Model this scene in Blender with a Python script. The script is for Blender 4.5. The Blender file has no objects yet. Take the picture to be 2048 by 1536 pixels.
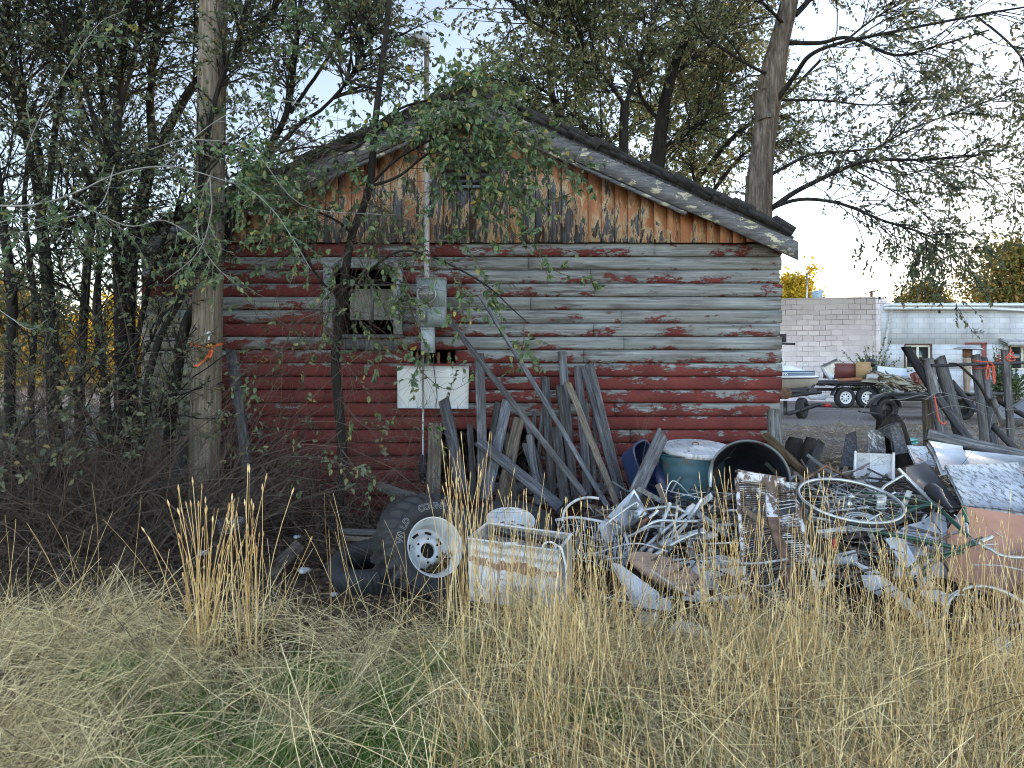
import bpy, math, random
import numpy as np
from mathutils import Vector, Matrix
from math import radians, sin, cos, pi

# ------------------------------------------------------------------ camera, sky, sun, exposure
S = bpy.context.scene
COL = S.collection
F = 1480.0
CAMZ = 1.6
cam_d = bpy.data.cameras.new("camera"); cam = bpy.data.objects.new("camera", cam_d); COL.objects.link(cam)
cam.location = (0, 0, CAMZ); cam.rotation_euler = (radians(90), 0, 0)
cam_d.sensor_width = 36; cam_d.lens = 36 * F / 2048; cam_d.shift_y = -48 / 2048.0
cam_d.clip_start = 0.05; cam_d.clip_end = 2000
S.camera = cam
SUN_AZ = 40.0      # degrees from +X towards +Y
SUN_EL = 7.0
w = bpy.data.worlds.new("World"); S.world = w; w.use_nodes = True
wn = w.node_tree; wn.nodes.clear()
sky = wn.nodes.new('ShaderNodeTexSky'); sky.sky_type = 'NISHITA'; sky.sun_disc = False
sky.sun_elevation = radians(SUN_EL); sky.sun_rotation = radians(90 - SUN_AZ)
sky.altitude = 1300; sky.air_density = 1.0; sky.dust_density = 0.6; sky.ozone_density = 1.5
hs = wn.nodes.new('ShaderNodeHueSaturation'); hs.inputs['Saturation'].default_value = 0.82
bg = wn.nodes.new('ShaderNodeBackground'); bg.inputs['Strength'].default_value = 0.15
wo = wn.nodes.new('ShaderNodeOutputWorld')
tint = wn.nodes.new('ShaderNodeMixRGB'); tint.blend_type = 'MULTIPLY'; tint.inputs[0].default_value = 1; tint.inputs[2].default_value = (1.13, .985, .93, 1)
wn.links.new(sky.outputs[0], hs.inputs['Color']); wn.links.new(hs.outputs[0], tint.inputs[1]); # added sky gain: brighter behind the viewer, dimmer ahead, to lift the barn front
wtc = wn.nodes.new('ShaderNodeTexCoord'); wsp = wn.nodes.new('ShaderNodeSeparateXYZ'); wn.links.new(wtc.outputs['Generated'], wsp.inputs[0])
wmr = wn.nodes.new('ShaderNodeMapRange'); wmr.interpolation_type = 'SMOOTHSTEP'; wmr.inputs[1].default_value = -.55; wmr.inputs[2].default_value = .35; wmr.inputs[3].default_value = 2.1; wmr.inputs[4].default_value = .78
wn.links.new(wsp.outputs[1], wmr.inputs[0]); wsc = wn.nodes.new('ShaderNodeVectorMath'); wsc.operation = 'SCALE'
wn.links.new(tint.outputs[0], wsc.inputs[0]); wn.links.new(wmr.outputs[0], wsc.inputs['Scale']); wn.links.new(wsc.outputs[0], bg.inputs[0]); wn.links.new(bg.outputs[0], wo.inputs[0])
sd = bpy.data.lights.new("sun", 'SUN'); sun = bpy.data.objects.new("sun", sd); COL.objects.link(sun)
sd.energy = 2.0; sd.angle = radians(0.5); sd.color = (1.0, 0.72, 0.42)
_dir = Vector((cos(radians(SUN_EL)) * cos(radians(SUN_AZ)), cos(radians(SUN_EL)) * sin(radians(SUN_AZ)), sin(radians(SUN_EL))))
sun.rotation_euler = _dir.to_track_quat('Z', 'Y').to_euler(); sun.location = (10, 0, 20)
S.view_settings.view_transform = 'Standard'; S.view_settings.look = 'None'
S.view_settings.exposure = 2.12; S.view_settings.gamma = 1
S.render.engine = 'CYCLES'
S.cycles.max_bounces = 5; S.cycles.diffuse_bounces = 3; S.cycles.glossy_bounces = 2
S.cycles.transmission_bounces = 3; S.cycles.transparent_max_bounces = 6; S.cycles.caustics_reflective = False
S.cycles.caustics_refractive = False; S.cycles.use_denoising = True; S.cycles.sample_clamp_indirect = 6; S.cycles.filter_width = 1.1

rng = np.random.default_rng(7)
random.seed(7)
def at(px, py, Y): return Vector(((px - 1024) / F * Y, Y, CAMZ - (py - 720) / F * Y))
def A(v): return np.array(v, float)

# ------------------------------------------------------------------ material helpers
class G:
    def __init__(s, name):
        s.m = bpy.data.materials.new(name); s.m.use_nodes = True; s.t = s.m.node_tree
        s.b = s.t.nodes['Principled BSDF']; s.out = s.t.nodes['Material Output']
    def n(s, t, **k):
        x = s.t.nodes.new(t)
        for a, v in k.items(): setattr(x, a, v)
        return x
    def lk(s, a, b): s.t.links.new(a, b)
    def setin(s, sock, v):
        if isinstance(v, bpy.types.NodeSocket): s.lk(v, sock)
        else:
            try: sock.default_value = v
            except Exception: sock.default_value = tuple(v) + (1,)
    def pos(s): return s.n('ShaderNodeNewGeometry').outputs['Position']
    def obj(s): return s.n('ShaderNodeTexCoord').outputs['Object']
    def isl(s): return s.n('ShaderNodeNewGeometry').outputs['Random Per Island']
    def orand(s): return s.n('ShaderNodeObjectInfo').outputs['Random']
    def map(s, v, scale=(1, 1, 1), loc=(0, 0, 0), rot=(0, 0, 0)):
        m = s.n('ShaderNodeMapping'); s.lk(v, m.inputs[0]); m.inputs['Scale'].default_value = scale
        m.inputs['Location'].default_value = loc; m.inputs['Rotation'].default_value = rot; return m.outputs[0]
    def shift(s, v, f, amt):   # offset a vector by a scalar times amt
        c = s.n('ShaderNodeVectorMath', operation='SCALE'); c.inputs[0].default_value = amt; s.lk(f, c.inputs['Scale'])
        a = s.n('ShaderNodeVectorMath', operation='ADD'); s.lk(v, a.inputs[0]); s.lk(c.outputs[0], a.inputs[1]); return a.outputs[0]
    def noise(s, v, scale=5, detail=5, rough=.6, dist=0):
        x = s.n('ShaderNodeTexNoise'); s.lk(v, x.inputs['Vector']); x.inputs['Scale'].default_value = scale
        x.inputs['Detail'].default_value = detail; x.inputs['Roughness'].default_value = rough
        x.inputs['Distortion'].default_value = dist; return x.outputs['Fac']
    def ramp(s, f, stops, interp='LINEAR'):
        r = s.n('ShaderNodeValToRGB'); s.lk(f, r.inputs[0]); cr = r.color_ramp; cr.interpolation = interp
        while len(cr.elements) > 1: cr.elements.remove(cr.elements[-1])
        for i, (p, c) in enumerate(stops):
            e = cr.elements[0] if i == 0 else cr.elements.new(p)
            e.position = p
            if isinstance(c, (int, float)): c = (c, c, c)
            e.color = tuple(c)[:3] + (1,)
        return r.outputs[0]
    def math(s, op, a, b=0.0, c=None, clamp=False):
        x = s.n('ShaderNodeMath', operation=op); x.use_clamp = clamp
        s.setin(x.inputs[0], a); s.setin(x.inputs[1], b)
        if c is not None: s.setin(x.inputs[2], c)
        return x.outputs[0]
    def mix(s, f, a, b, blend='MIX'):
        x = s.n('ShaderNodeMixRGB', blend_type=blend); s.setin(x.inputs[0], f); s.setin(x.inputs[1], a); s.setin(x.inputs[2], b); return x.outputs[0]
    def xyz(s, v):
        x = s.n('ShaderNodeSeparateXYZ'); s.lk(v, x.inputs[0]); return x.outputs
    def bump(s, h, strength=.4, dist=.01):
        b = s.n('ShaderNodeBump'); s.setin(b.inputs['Height'], h); b.inputs['Strength'].default_value = strength
        b.inputs['Distance'].default_value = dist; s.lk(b.outputs[0], s.b.inputs['Normal'])
    def fin(s, col=None, rough=.8, metal=0.0, spec=None):
        if col is not None: s.setin(s.b.inputs['Base Color'], col)
        s.setin(s.b.inputs['Roughness'], rough); s.setin(s.b.inputs['Metallic'], metal)
        if spec is not None: s.b.inputs['Specular IOR Level'].default_value = spec
        return s.m

def worn(name, c1, c2, spot=None, thr=.58, scale=6, sscale=9, rough=.6, metal=0.0, bump=.2, stretch=(1, 1, 1), spec=None, edge=.04, sstretch=(1, 1, 1)):
    """mottled surface with optional patches of a second substance (rust, dirt, bare wood)"""
    g = G(name); v = g.shift(g.obj(), g.orand(), (31, 17, 23))
    f = g.noise(g.map(v, stretch), scale, 6, .65)
    col = g.ramp(f, [(.3, c1), (.7, c2)]); r = rough
    if spot is not None:
        n2 = g.noise(g.map(v, sstretch, (5, 3, 9)), sscale, 8, .7, .2)
        k = g.ramp(n2, [(thr, 0), (thr + edge, 1)]); col = g.mix(k, col, spot)
        r = g.math('MULTIPLY_ADD', k, .85 - rough, rough)
        if metal: metal = g.math('MULTIPLY_ADD', k, -metal, metal)
    if bump: g.bump(f, bump, .01)
    return g.fin(col, r, metal, spec)

def wood(name, dark, mid, light, axis='z', rough=.85, crack=.5, tint=None):
    g = G(name); r = g.orand(); v = g.shift(g.obj(), r, (13, 7, 19))
    st = {'z': (22, 22, 1.6), 'x': (1.6, 22, 22), 'y': (22, 1.6, 22)}[axis]
    f = g.noise(g.map(v, st), 2.2, 8, .68, .35)
    big = g.noise(v, 3.5, 4, .6)
    col = g.ramp(f, [(.28, dark), (.5, mid), (.72, light)])
    col = g.mix(g.ramp(big, [(.35, .55), (.7, 0)]), col, g.mix(.5, col, dark))
    if tint: col = g.mix(g.ramp(g.noise(v, 2.2, 5, .6), [(.5, 0), (.62, .8)]), col, tint)
    hv = g.n('ShaderNodeHueSaturation'); g.lk(col, hv.inputs['Color']); g.lk(g.math('MULTIPLY_ADD', r, .95, .5), hv.inputs['Value']); g.lk(g.math('MULTIPLY_ADD', g.math('FRACT', g.math('MULTIPLY', r, 7.3)), 1.4, .4), hv.inputs['Saturation'])
    cr = g.ramp(g.noise(g.map(v, tuple(a * 1.7 for a in st)), 2.0, 3, .5), [(.30, 0), (.36, 1)])
    col = g.mix(g.math('MULTIPLY', g.math('SUBTRACT', 1.0, cr), crack), hv.outputs[0], (.012, .012, .012))
    g.bump(g.math('ADD', f, cr), .6, .006)
    return g.fin(col, rough, 0, .2)

def leafmat(name, stops, trans=.35, gain=1.0, rough=.6):
    g = G(name); i = g.isl(); v = g.pos()
    c1 = g.ramp(i, stops)
    k = g.math('MULTIPLY_ADD', g.noise(v, .9, 3, .6), .9, .55)
    hv = g.n('ShaderNodeHueSaturation'); g.lk(c1, hv.inputs['Color']); g.lk(k, hv.inputs['Value'])
    g.setin(g.b.inputs['Base Color'], hv.outputs[0]); g.b.inputs['Roughness'].default_value = rough
    g.b.inputs['Specular IOR Level'].default_value = .35
    tr = g.n('ShaderNodeBsdfTranslucent'); g.lk(hv.outputs[0], tr.inputs[0])
    mx = g.n('ShaderNodeMixShader'); mx.inputs[0].default_value = trans
    g.lk(g.b.outputs[0], mx.inputs[1]); g.lk(tr.outputs[0], mx.inputs[2]); g.lk(mx.outputs[0], g.out.inputs[0])
    return g.m

# ------------------------------------------------------------------ mesh builder
WL = {}
class MB:
    def __init__(s): s.V = []; s.F = []; s.n = 0
    def add(s, v, faces):
        v = np.asarray(v, float).reshape(-1, 3); s.V.append(v)
        if isinstance(faces, np.ndarray): s.F.append(faces + s.n)
        else:
            d = {}
            for f in faces: d.setdefault(len(f), []).append(f)
            for f in d.values(): s.F.append(np.array(f, int) + s.n)
        s.n += len(v); return s
    def box(s, c, size, R=None):
        h = A(size) / 2; v = A([(x, y, z) for x in (-1, 1) for y in (-1, 1) for z in (-1, 1)]) * h
        if R is not None: v = v @ A(R).T
        return s.add(v + A(c), [(0, 1, 3, 2), (4, 6, 7, 5), (0, 4, 5, 1), (2, 3, 7, 6), (0, 2, 6, 4), (1, 5, 7, 3)])
    def bb(s, x0, x1, y0, y1, z0, z1): return s.box(((x0 + x1) / 2, (y0 + y1) / 2, (z0 + z1) / 2), (x1 - x0, y1 - y0, z1 - z0))
    def beam(s, p0, p1, wd, th, up=(0, -1, 0), seg=1, jit=0):
        """board from p0 to p1: wd across the view, th along up"""
        p0 = A(p0); p1 = A(p1); d = p1 - p0; L = np.linalg.norm(d); d /= L
        u = A(up) - d * np.dot(A(up), d); u /= np.linalg.norm(u); a = np.cross(d, u)
        V = []
        for i in range(seg + 1):
            p = p0 + d * L * i / seg; j = rng.normal(0, jit, 4) if jit else np.zeros(4)
            for k, (sa, su) in enumerate(((-1, -1), (1, -1), (1, 1), (-1, 1))):
                V.append(p + a * sa * (wd / 2 + j[k]) + u * su * (th / 2 + j[k] * .5))
        Fc = [(0, 1, 2, 3), tuple(seg * 4 + k for k in (3, 2, 1, 0))]
        for i in range(seg):
            for k in range(4): Fc.append((i * 4 + k, i * 4 + (k + 1) % 4, i * 4 + 4 + (k + 1) % 4, i * 4 + 4 + k))
        return s.add(V, Fc)
    def tubes(s, P, R, n=4, caps=False):
        """P (K,S,3), R (K,S)"""
        P = np.asarray(P, float); K, Sg = P.shape[:2]; R = np.broadcast_to(np.asarray(R, float), (K, Sg))
        D = np.gradient(P, axis=1); D /= np.linalg.norm(D, axis=2, keepdims=True) + 1e-9
        ref = np.zeros((K, 1, 3)); m = np.abs(D.mean(1)[:, None, :]); ax = m.argmin(2)
        ref[np.arange(K), 0, ax[:, 0]] = 1
        U = np.cross(D, np.broadcast_to(ref, P.shape)); U /= np.linalg.norm(U, axis=2, keepdims=True) + 1e-9
        W_ = np.cross(D, U); a = np.arange(n) * 2 * pi / n
        V = P[:, :, None, :] + R[:, :, None, None] * (np.cos(a)[None, None, :, None] * U[:, :, None, :] + np.sin(a)[None, None, :, None] * W_[:, :, None, :])
        base = (np.arange(K) * Sg * n)[:, None, None] + (np.arange(Sg - 1) * n)[None, :, None]
        k0 = np.arange(n)[None, None, :]; k1 = (np.arange(n) + 1) % n
        q = np.stack([base + k0, base + k1[None, None, :], base + n + k1[None, None, :], base + n + k0], -1).reshape(-1, 4)
        fs = s.n; s.add(V.reshape(-1, 3), q)
        if caps:
            for b in range(K):
                s.F.append(np.array([[fs + b * Sg * n + i for i in range(n)]])); s.F.append(np.array([[fs + b * Sg * n + (Sg - 1) * n + i for i in range(n)][::-1]]))
        return s
    def tube(s, pts, r, n=8, caps=True, smooth=0):
        P = A([tuple(p) for p in pts])
        if smooth: P = spl(P, smooth)
        R = np.interp(np.linspace(0, 1, len(P)), np.linspace(0, 1, len(r)), r) if hasattr(r, '__len__') else np.full(len(P), r)
        return s.tubes(P[None], R[None], n, caps)
    def ribbons(s, P, Wd, side=None):
        K, Sg = P.shape[:2]; D = np.gradient(P, axis=1)
        if side is None: side = rng.normal(size=(K, 1, 3)) * [1, 1, .3]
        U = np.cross(D, np.broadcast_to(side, P.shape)); U /= np.linalg.norm(U, axis=2, keepdims=True) + 1e-9
        V = np.stack([P - U * Wd[..., None] / 2, P + U * Wd[..., None] / 2], 2)
        b = (np.arange(K) * Sg * 2)[:, None] + (np.arange(Sg - 1) * 2)[None]
        q = np.stack([b, b + 1, b + 3, b + 2], -1).reshape(-1, 4)
        return s.add(V.reshape(-1, 3), q)
    def leaves(s, P, D, Nn, L, wr=.5, fold=.18):
        """leaf blades at P along D with normal Nn, length L"""
        D = D / (np.linalg.norm(D, axis=1, keepdims=True) + 1e-9)
        U = np.cross(D, Nn); U /= np.linalg.norm(U, axis=1, keepdims=True) + 1e-9
        N2 = np.cross(U, D); L = L[:, None]; W_ = L * wr * .5
        V = np.stack([P, P + D * L * .28 + U * W_ * .95 + N2 * L * fold * .5, P + D * L * .68 + U * W_ * .75 + N2 * L * fold * .4 - N2 * L * .05,
                      P + D * L - N2 * L * .12, P + D * L * .68 - U * W_ * .75 + N2 * L * fold * .4 - N2 * L * .05, P + D * L * .28 - U * W_ * .95 + N2 * L * fold * .5], 1)
        b = (np.arange(len(P)) * 6)[:, None]
        q = np.concatenate([b + [0, 1, 2, 3], b + [0, 3, 4, 5]], 0)
        return s.add(V.reshape(-1, 3), q)
    def lathe(s, prof, M=None, n=32, mod=None, closed=False):
        """profile [(r, z)], axis z, placed by matrix M"""
        pr = A(prof); a = np.arange(n) * 2 * pi / n
        r = np.repeat(pr[None, :, 0], n, 0); z = np.repeat(pr[None, :, 1], n, 0)
        if mod is not None: r = r + mod(a[:, None], pr)
        V = np.stack([r * np.cos(a)[:, None], r * np.sin(a)[:, None], z], -1)
        m = len(pr); q = []
        i = np.arange(n)[:, None]; j = np.arange(m if closed else m - 1)[None]; j2 = (j + 1) % m; i2 = (i + 1) % n
        q = np.stack([i * m + j, i2 * m + j, i2 * m + j2, i * m + j2], -1).reshape(-1, 4)
        V = V.reshape(-1, 3)
        if M is not None: V = V @ A(M.to_3x3()).T + A(M.translation)
        return s.add(V, q)
    def slab(s, pts, t, n=None, sub=0, warp=0):
        """thick polygon from corner points"""
        P = A([tuple(p) for p in pts]); c = P.mean(0)
        if n is None:
            n = np.cross(P[1] - P[0], P[2] - P[0]); n /= np.linalg.norm(n)
            if n[1] > 0: n = -n
        n = A(n)
        if sub and len(P) == 4:
            u = np.linspace(0, 1, sub + 1); uu, vv = np.meshgrid(u, u, indexing='ij')
            g = ((1 - uu) * (1 - vv))[..., None] * P[0] + (uu * (1 - vv))[..., None] * P[1] + (uu * vv)[..., None] * P[2] + ((1 - uu) * vv)[..., None] * P[3]
            ph = rng.uniform(0, 6, 4)
            wv = warp * (np.sin(uu * 5 + ph[0]) * np.cos(vv * 4 + ph[1]) + .5 * np.sin(uu * 11 + vv * 7 + ph[2]))
            g = g + wv[..., None] * n; m = sub + 1
            f = g.reshape(-1, 3); bk = f - n * t; V = np.concatenate([f, bk]); q = []
            N_ = m * m
            for i in range(sub):
                for j in range(sub):
                    a, b, c2, d = i * m + j, (i + 1) * m + j, (i + 1) * m + j + 1, i * m + j + 1
                    q.append((a, b, c2, d)); q.append((a + N_, d + N_, c2 + N_, b + N_))
            ring = [i * m for i in range(m)] + [sub * m + j for j in range(1, m)] + [i * m + sub for i in range(sub - 1, -1, -1)] + [j for j in range(sub - 1, 0, -1)]
            for k in range(len(ring)): a, b = ring[k], ring[(k + 1) % len(ring)]; q.append((a, b, b + N_, a + N_))
            return s.add(V, q)
        m = len(P); V = np.concatenate([P, P - n * t])
        return s.add(V, [tuple(range(m)), tuple(range(2 * m - 1, m - 1, -1))] + [(i, (i + 1) % m, m + (i + 1) % m, m + i) for i in range(m)])
    def build(s, name, mat, parent=None, smooth=False, origin=None):
        V = np.concatenate(s.V); me = bpy.data.meshes.new(name)
        if parent is not None: o0 = WL[parent.name]
        elif origin is not None: o0 = A(origin)
        else: o0 = A([(V[:, 0].min() + V[:, 0].max()) / 2, (V[:, 1].min() + V[:, 1].max()) / 2, V[:, 2].min()])
        V = V - o0
        me.vertices.add(len(V)); me.vertices.foreach_set('co', V.astype(np.float32).ravel())
        lt = np.concatenate([np.full(len(f), f.shape[1]) for f in s.F]); li = np.concatenate([f.ravel() for f in s.F])
        me.loops.add(len(li)); me.loops.foreach_set('vertex_index', li.astype(np.int32))
        me.polygons.add(len(lt)); ls = np.concatenate([[0], np.cumsum(lt)[:-1]])
        me.polygons.foreach_set('loop_start', ls.astype(np.int32)); me.polygons.foreach_set('loop_total', lt.astype(np.int32))
        me.update(calc_edges=True); me.validate()
        if smooth: me.polygons.foreach_set('use_smooth', np.ones(len(me.polygons), bool))
        me.materials.append(mat)
        o = bpy.data.objects.new(name, me); COL.objects.link(o)
        if parent is not None: o.parent = parent
        else: o.location = o0
        WL[o.name] = o0
        return o

def spl(P, n):
    """Catmull-Rom through P with n samples per span"""
    P = A(P); Q = np.concatenate([[2 * P[0] - P[1]], P, [2 * P[-1] - P[-2]]]); out = []
    for i in range(len(P) - 1):
        for t in np.linspace(0, 1, n, endpoint=False):
            a, b, c, d = Q[i:i + 4]
            out.append(.5 * ((2 * b) + (-a + c) * t + (2 * a - 5 * b + 4 * c - d) * t * t + (-a + 3 * b - 3 * c + d) * t ** 3))
    out.append(P[-1]); return np.array(out)
def resamp(P, n):
    P = A(P); d = np.concatenate([[0], np.cumsum(np.linalg.norm(np.diff(P, axis=0), axis=1))]); t = np.linspace(0, d[-1], n)
    return np.stack([np.interp(t, d, P[:, k]) for k in range(3)], 1)
def thing(name, label, cat, loc, group=None, kind=None):
    o = bpy.data.objects.new(name, None); COL.objects.link(o); o.location = tuple(loc); o.empty_display_size = .2
    WL[o.name] = A(tuple(loc)); return tag(o, label, cat, group, kind)
def tag(o, label=None, cat=None, group=None, kind=None):
    if label: o['label'] = label
    if cat: o['category'] = cat
    if group: o['group'] = group
    if kind: o['kind'] = kind
    return o
def frame_z(n, loc, roll=0):
    n = Vector(n).normalized(); q = n.to_track_quat('Z', 'Y'); return Matrix.Translation(Vector(loc)) @ q.to_matrix().to_4x4() @ Matrix.Rotation(roll, 4, 'Z')
def text_mesh(txt, size, ext=.001, outline=0):
    c = bpy.data.curves.new("lettering", 'FONT'); c.body = txt; c.size = size; c.extrude = ext; c.align_x = 'CENTER'
    if outline: c.fill_mode = 'NONE'; c.bevel_depth = outline; c.bevel_resolution = 0; c.extrude = 0; c.offset = .0015
    o = bpy.data.objects.new("lettering", c); me = bpy.data.meshes.new_from_object(o)
    v = np.zeros(len(me.vertices) * 3); me.vertices.foreach_get('co', v); fs = [tuple(p.vertices) for p in me.polygons]
    bpy.data.objects.remove(o); return v.reshape(-1, 3), fs

def ramp_ids(): pass
# ------------------------------------------------------------------ shared materials
M = {}
M['grey_wood'] = wood('grey_weathered_wood', (.028, .029, .033), (.105, .11, .12), (.27, .28, .30))
M['dark_wood'] = wood('dark_weathered_wood', (.018, .018, .02), (.055, .057, .063), (.14, .145, .155))
M['brown_wood'] = wood('brown_weathered_wood', (.03, .024, .018), (.10, .08, .06), (.24, .20, .16))
M['pole_wood'] = wood('utility_pole_wood', (.045, .04, .035), (.125, .115, .10), (.25, .235, .21), crack=.8)
M['rail_x'] = wood('weathered_rail_wood', (.02, .02, .02), (.09, .088, .085), (.22, .22, .215), axis='x')
M['bark_dark'] = worn('dark_bark', (.010, .010, .009), (.035, .032, .03), scale=14, bump=1.0, stretch=(1, 1, .25), rough=.95, spec=.1)
M['twig'] = worn('grey_twig', (.045, .034, .027), (.13, .105, .088), scale=4, bump=0, rough=.9, spec=.1)
M['twig_pale'] = worn('pale_twig', (.16, .16, .155), (.30, .30, .28), scale=4, bump=0, rough=.8, spec=.2)
M['steel'] = worn('galvanised_steel', (.30, .33, .36), (.52, .55, .58), (.22, .2, .18), .66, scale=8, rough=.45, metal=.7, bump=.1)
M['alu'] = worn('aluminium_tube', (.34, .37, .38), (.56, .60, .60), (.20, .17, .13), .60, scale=14, rough=.38, metal=.7, bump=.1, edge=.1)
M['white_enamel'] = worn('white_enamel', (.42, .44, .46), (.60, .62, .64), (.17, .09, .05), .60, scale=7, sscale=9, rough=.38, bump=.15, edge=.12, sstretch=(1, 1, .5))
M['white_dirty'] = worn('dirty_white_paint', (.30, .31, .32), (.55, .57, .59), (.12, .10, .08), .52, scale=6, sscale=16, rough=.6, bump=.25, edge=.2, sstretch=(1.4, 1, .6))
M['black_metal'] = worn('black_painted_metal', (.012, .013, .015), (.03, .032, .036), (.09, .06, .045), .68, rough=.45, bump=.1)
M['rubber'] = worn('old_rubber', (.009, .010, .011), (.022, .024, .026), (.07, .065, .058), .64, scale=8, sscale=20, rough=.75, bump=.2, edge=.2)
M['black_plastic'] = worn('black_plastic', (.014, .016, .02), (.028, .03, .035), (.08, .075, .07), .66, rough=.4, bump=.05, edge=.2)
M['rust'] = worn('rusty_metal', (.09, .045, .025), (.18, .09, .05), (.05, .03, .02), .55, rough=.85, bump=.3)
M['dark'] = worn('black_interior', (.006, .006, .006), (.012, .012, .012), rough=.95, bump=0)
M['green_frame'] = worn('dark_green_enamel', (.012, .045, .032), (.02, .07, .05), (.10, .09, .07), .68, rough=.3, bump=.03)
M['orange'] = worn('orange_ribbon', (.62, .10, .02), (.75, .15, .035), rough=.6, bump=.05)
M['twine'] = worn('orange_red_twine', (.42, .07, .045), (.58, .13, .08), scale=60, rough=.9, bump=.3)

# ------------------------------------------------------------------ ground
def gh(x, y):
    x = np.asarray(x, float); y = np.asarray(y, float)
    h = .03 * np.sin(x * 1.3 + y * .9) * np.cos(y * 1.1 - x * .4) + .012 * np.sin(x * 4.1) * np.sin(y * 3.7)
    h += .30 * np.exp(-(((x - 2.9) / 1.5) ** 2 + ((y - 6.1) / .85) ** 2))
    h += .10 * np.exp(-(((x - 1.6) / 1.0) ** 2 + ((y - 5.5) / .6) ** 2))
    h -= .05 * np.exp(-((x / 8) ** 2 + ((y - 9) / 1.4) ** 2))
    far = np.clip((np.abs(y) - 12) / 10, 0, 1); return h * (1 - far) * np.exp(-(x / 30) ** 2)
def build_ground():
    def axis(lim, fine, step):
        a = list(np.arange(0, fine, step)); s = step; 
        while a[-1] < lim: s *= 1.18; a.append(a[-1] + s)
        return np.array(a)
    ax = axis(420, 8, .09); xs = np.concatenate([-ax[::-1][:-1], ax]); ys = axis(420, 10, .09) - 0.0
    ys = np.concatenate([-axis(60, .5, .5)[::-1][:-1], ys])
    X, Yg = np.meshgrid(xs, ys, indexing='ij'); Z = gh(X, Yg); m = len(ys); n = len(xs)
    V = np.stack([X, Yg, Z], -1).reshape(-1, 3)
    i = np.arange(n - 1)[:, None]; j = np.arange(m - 1)[None]
    q = np.stack([i * m + j, (i + 1) * m + j, (i + 1) * m + j + 1, i * m + j + 1], -1).reshape(-1, 4)
    g = G('earth_and_gravel'); p = g.pos(); x, y, z = g.xyz(p)
    d = g.ramp(g.noise(p, 9, 9, .75), [(.3, (.025, .018, .013)), (.5, (.075, .056, .040)), (.72, (.16, .125, .09))])
    vor = g.n('ShaderNodeTexVoronoi'); g.lk(p, vor.inputs['Vector']); vor.inputs['Scale'].default_value = 26
    gr = g.ramp(vor.outputs['Distance'], [(0, (.40, .37, .35)), (.5, (.20, .18, .17))])
    gr = g.mix(.6, gr, g.ramp(g.noise(p, 11, 10, .8), [(.35, (.16, .145, .135)), (.65, (.46, .43, .41))]))
    gr = g.mix(g.ramp(g.noise(g.map(p, (.15, .6, 1)), 1.2, 6, .7), [(.48, 0), (.6, .85)]), gr, (.17, .14, .095))
    k = g.ramp(g.math('MULTIPLY_ADD', g.noise(p, .5, 4, .6), .25, g.math('MULTIPLY', y, .05)), [(.72, 0), (.86, 1)])
    col = g.mix(k, d, gr)
    far = g.ramp(g.math('MULTIPLY', y, .01), [(.36, 0), (.45, 1)])
    col = g.mix(far, col, g.ramp(g.noise(p, .3, 6, .6), [(.35, (.16, .13, .06)), (.65, (.30, .24, .11))]))
    g.bump(g.math('ADD', g.noise(p, 14, 9, .8), vor.outputs['Distance']), .9, .04); g.fin(col, .95, 0, .1)
    b = MB(); b.add(V, q); tag(b.build('ground', g.m, smooth=True, origin=(0, 0, 0)), kind='structure')
build_ground()

exec_parts = []
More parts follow.
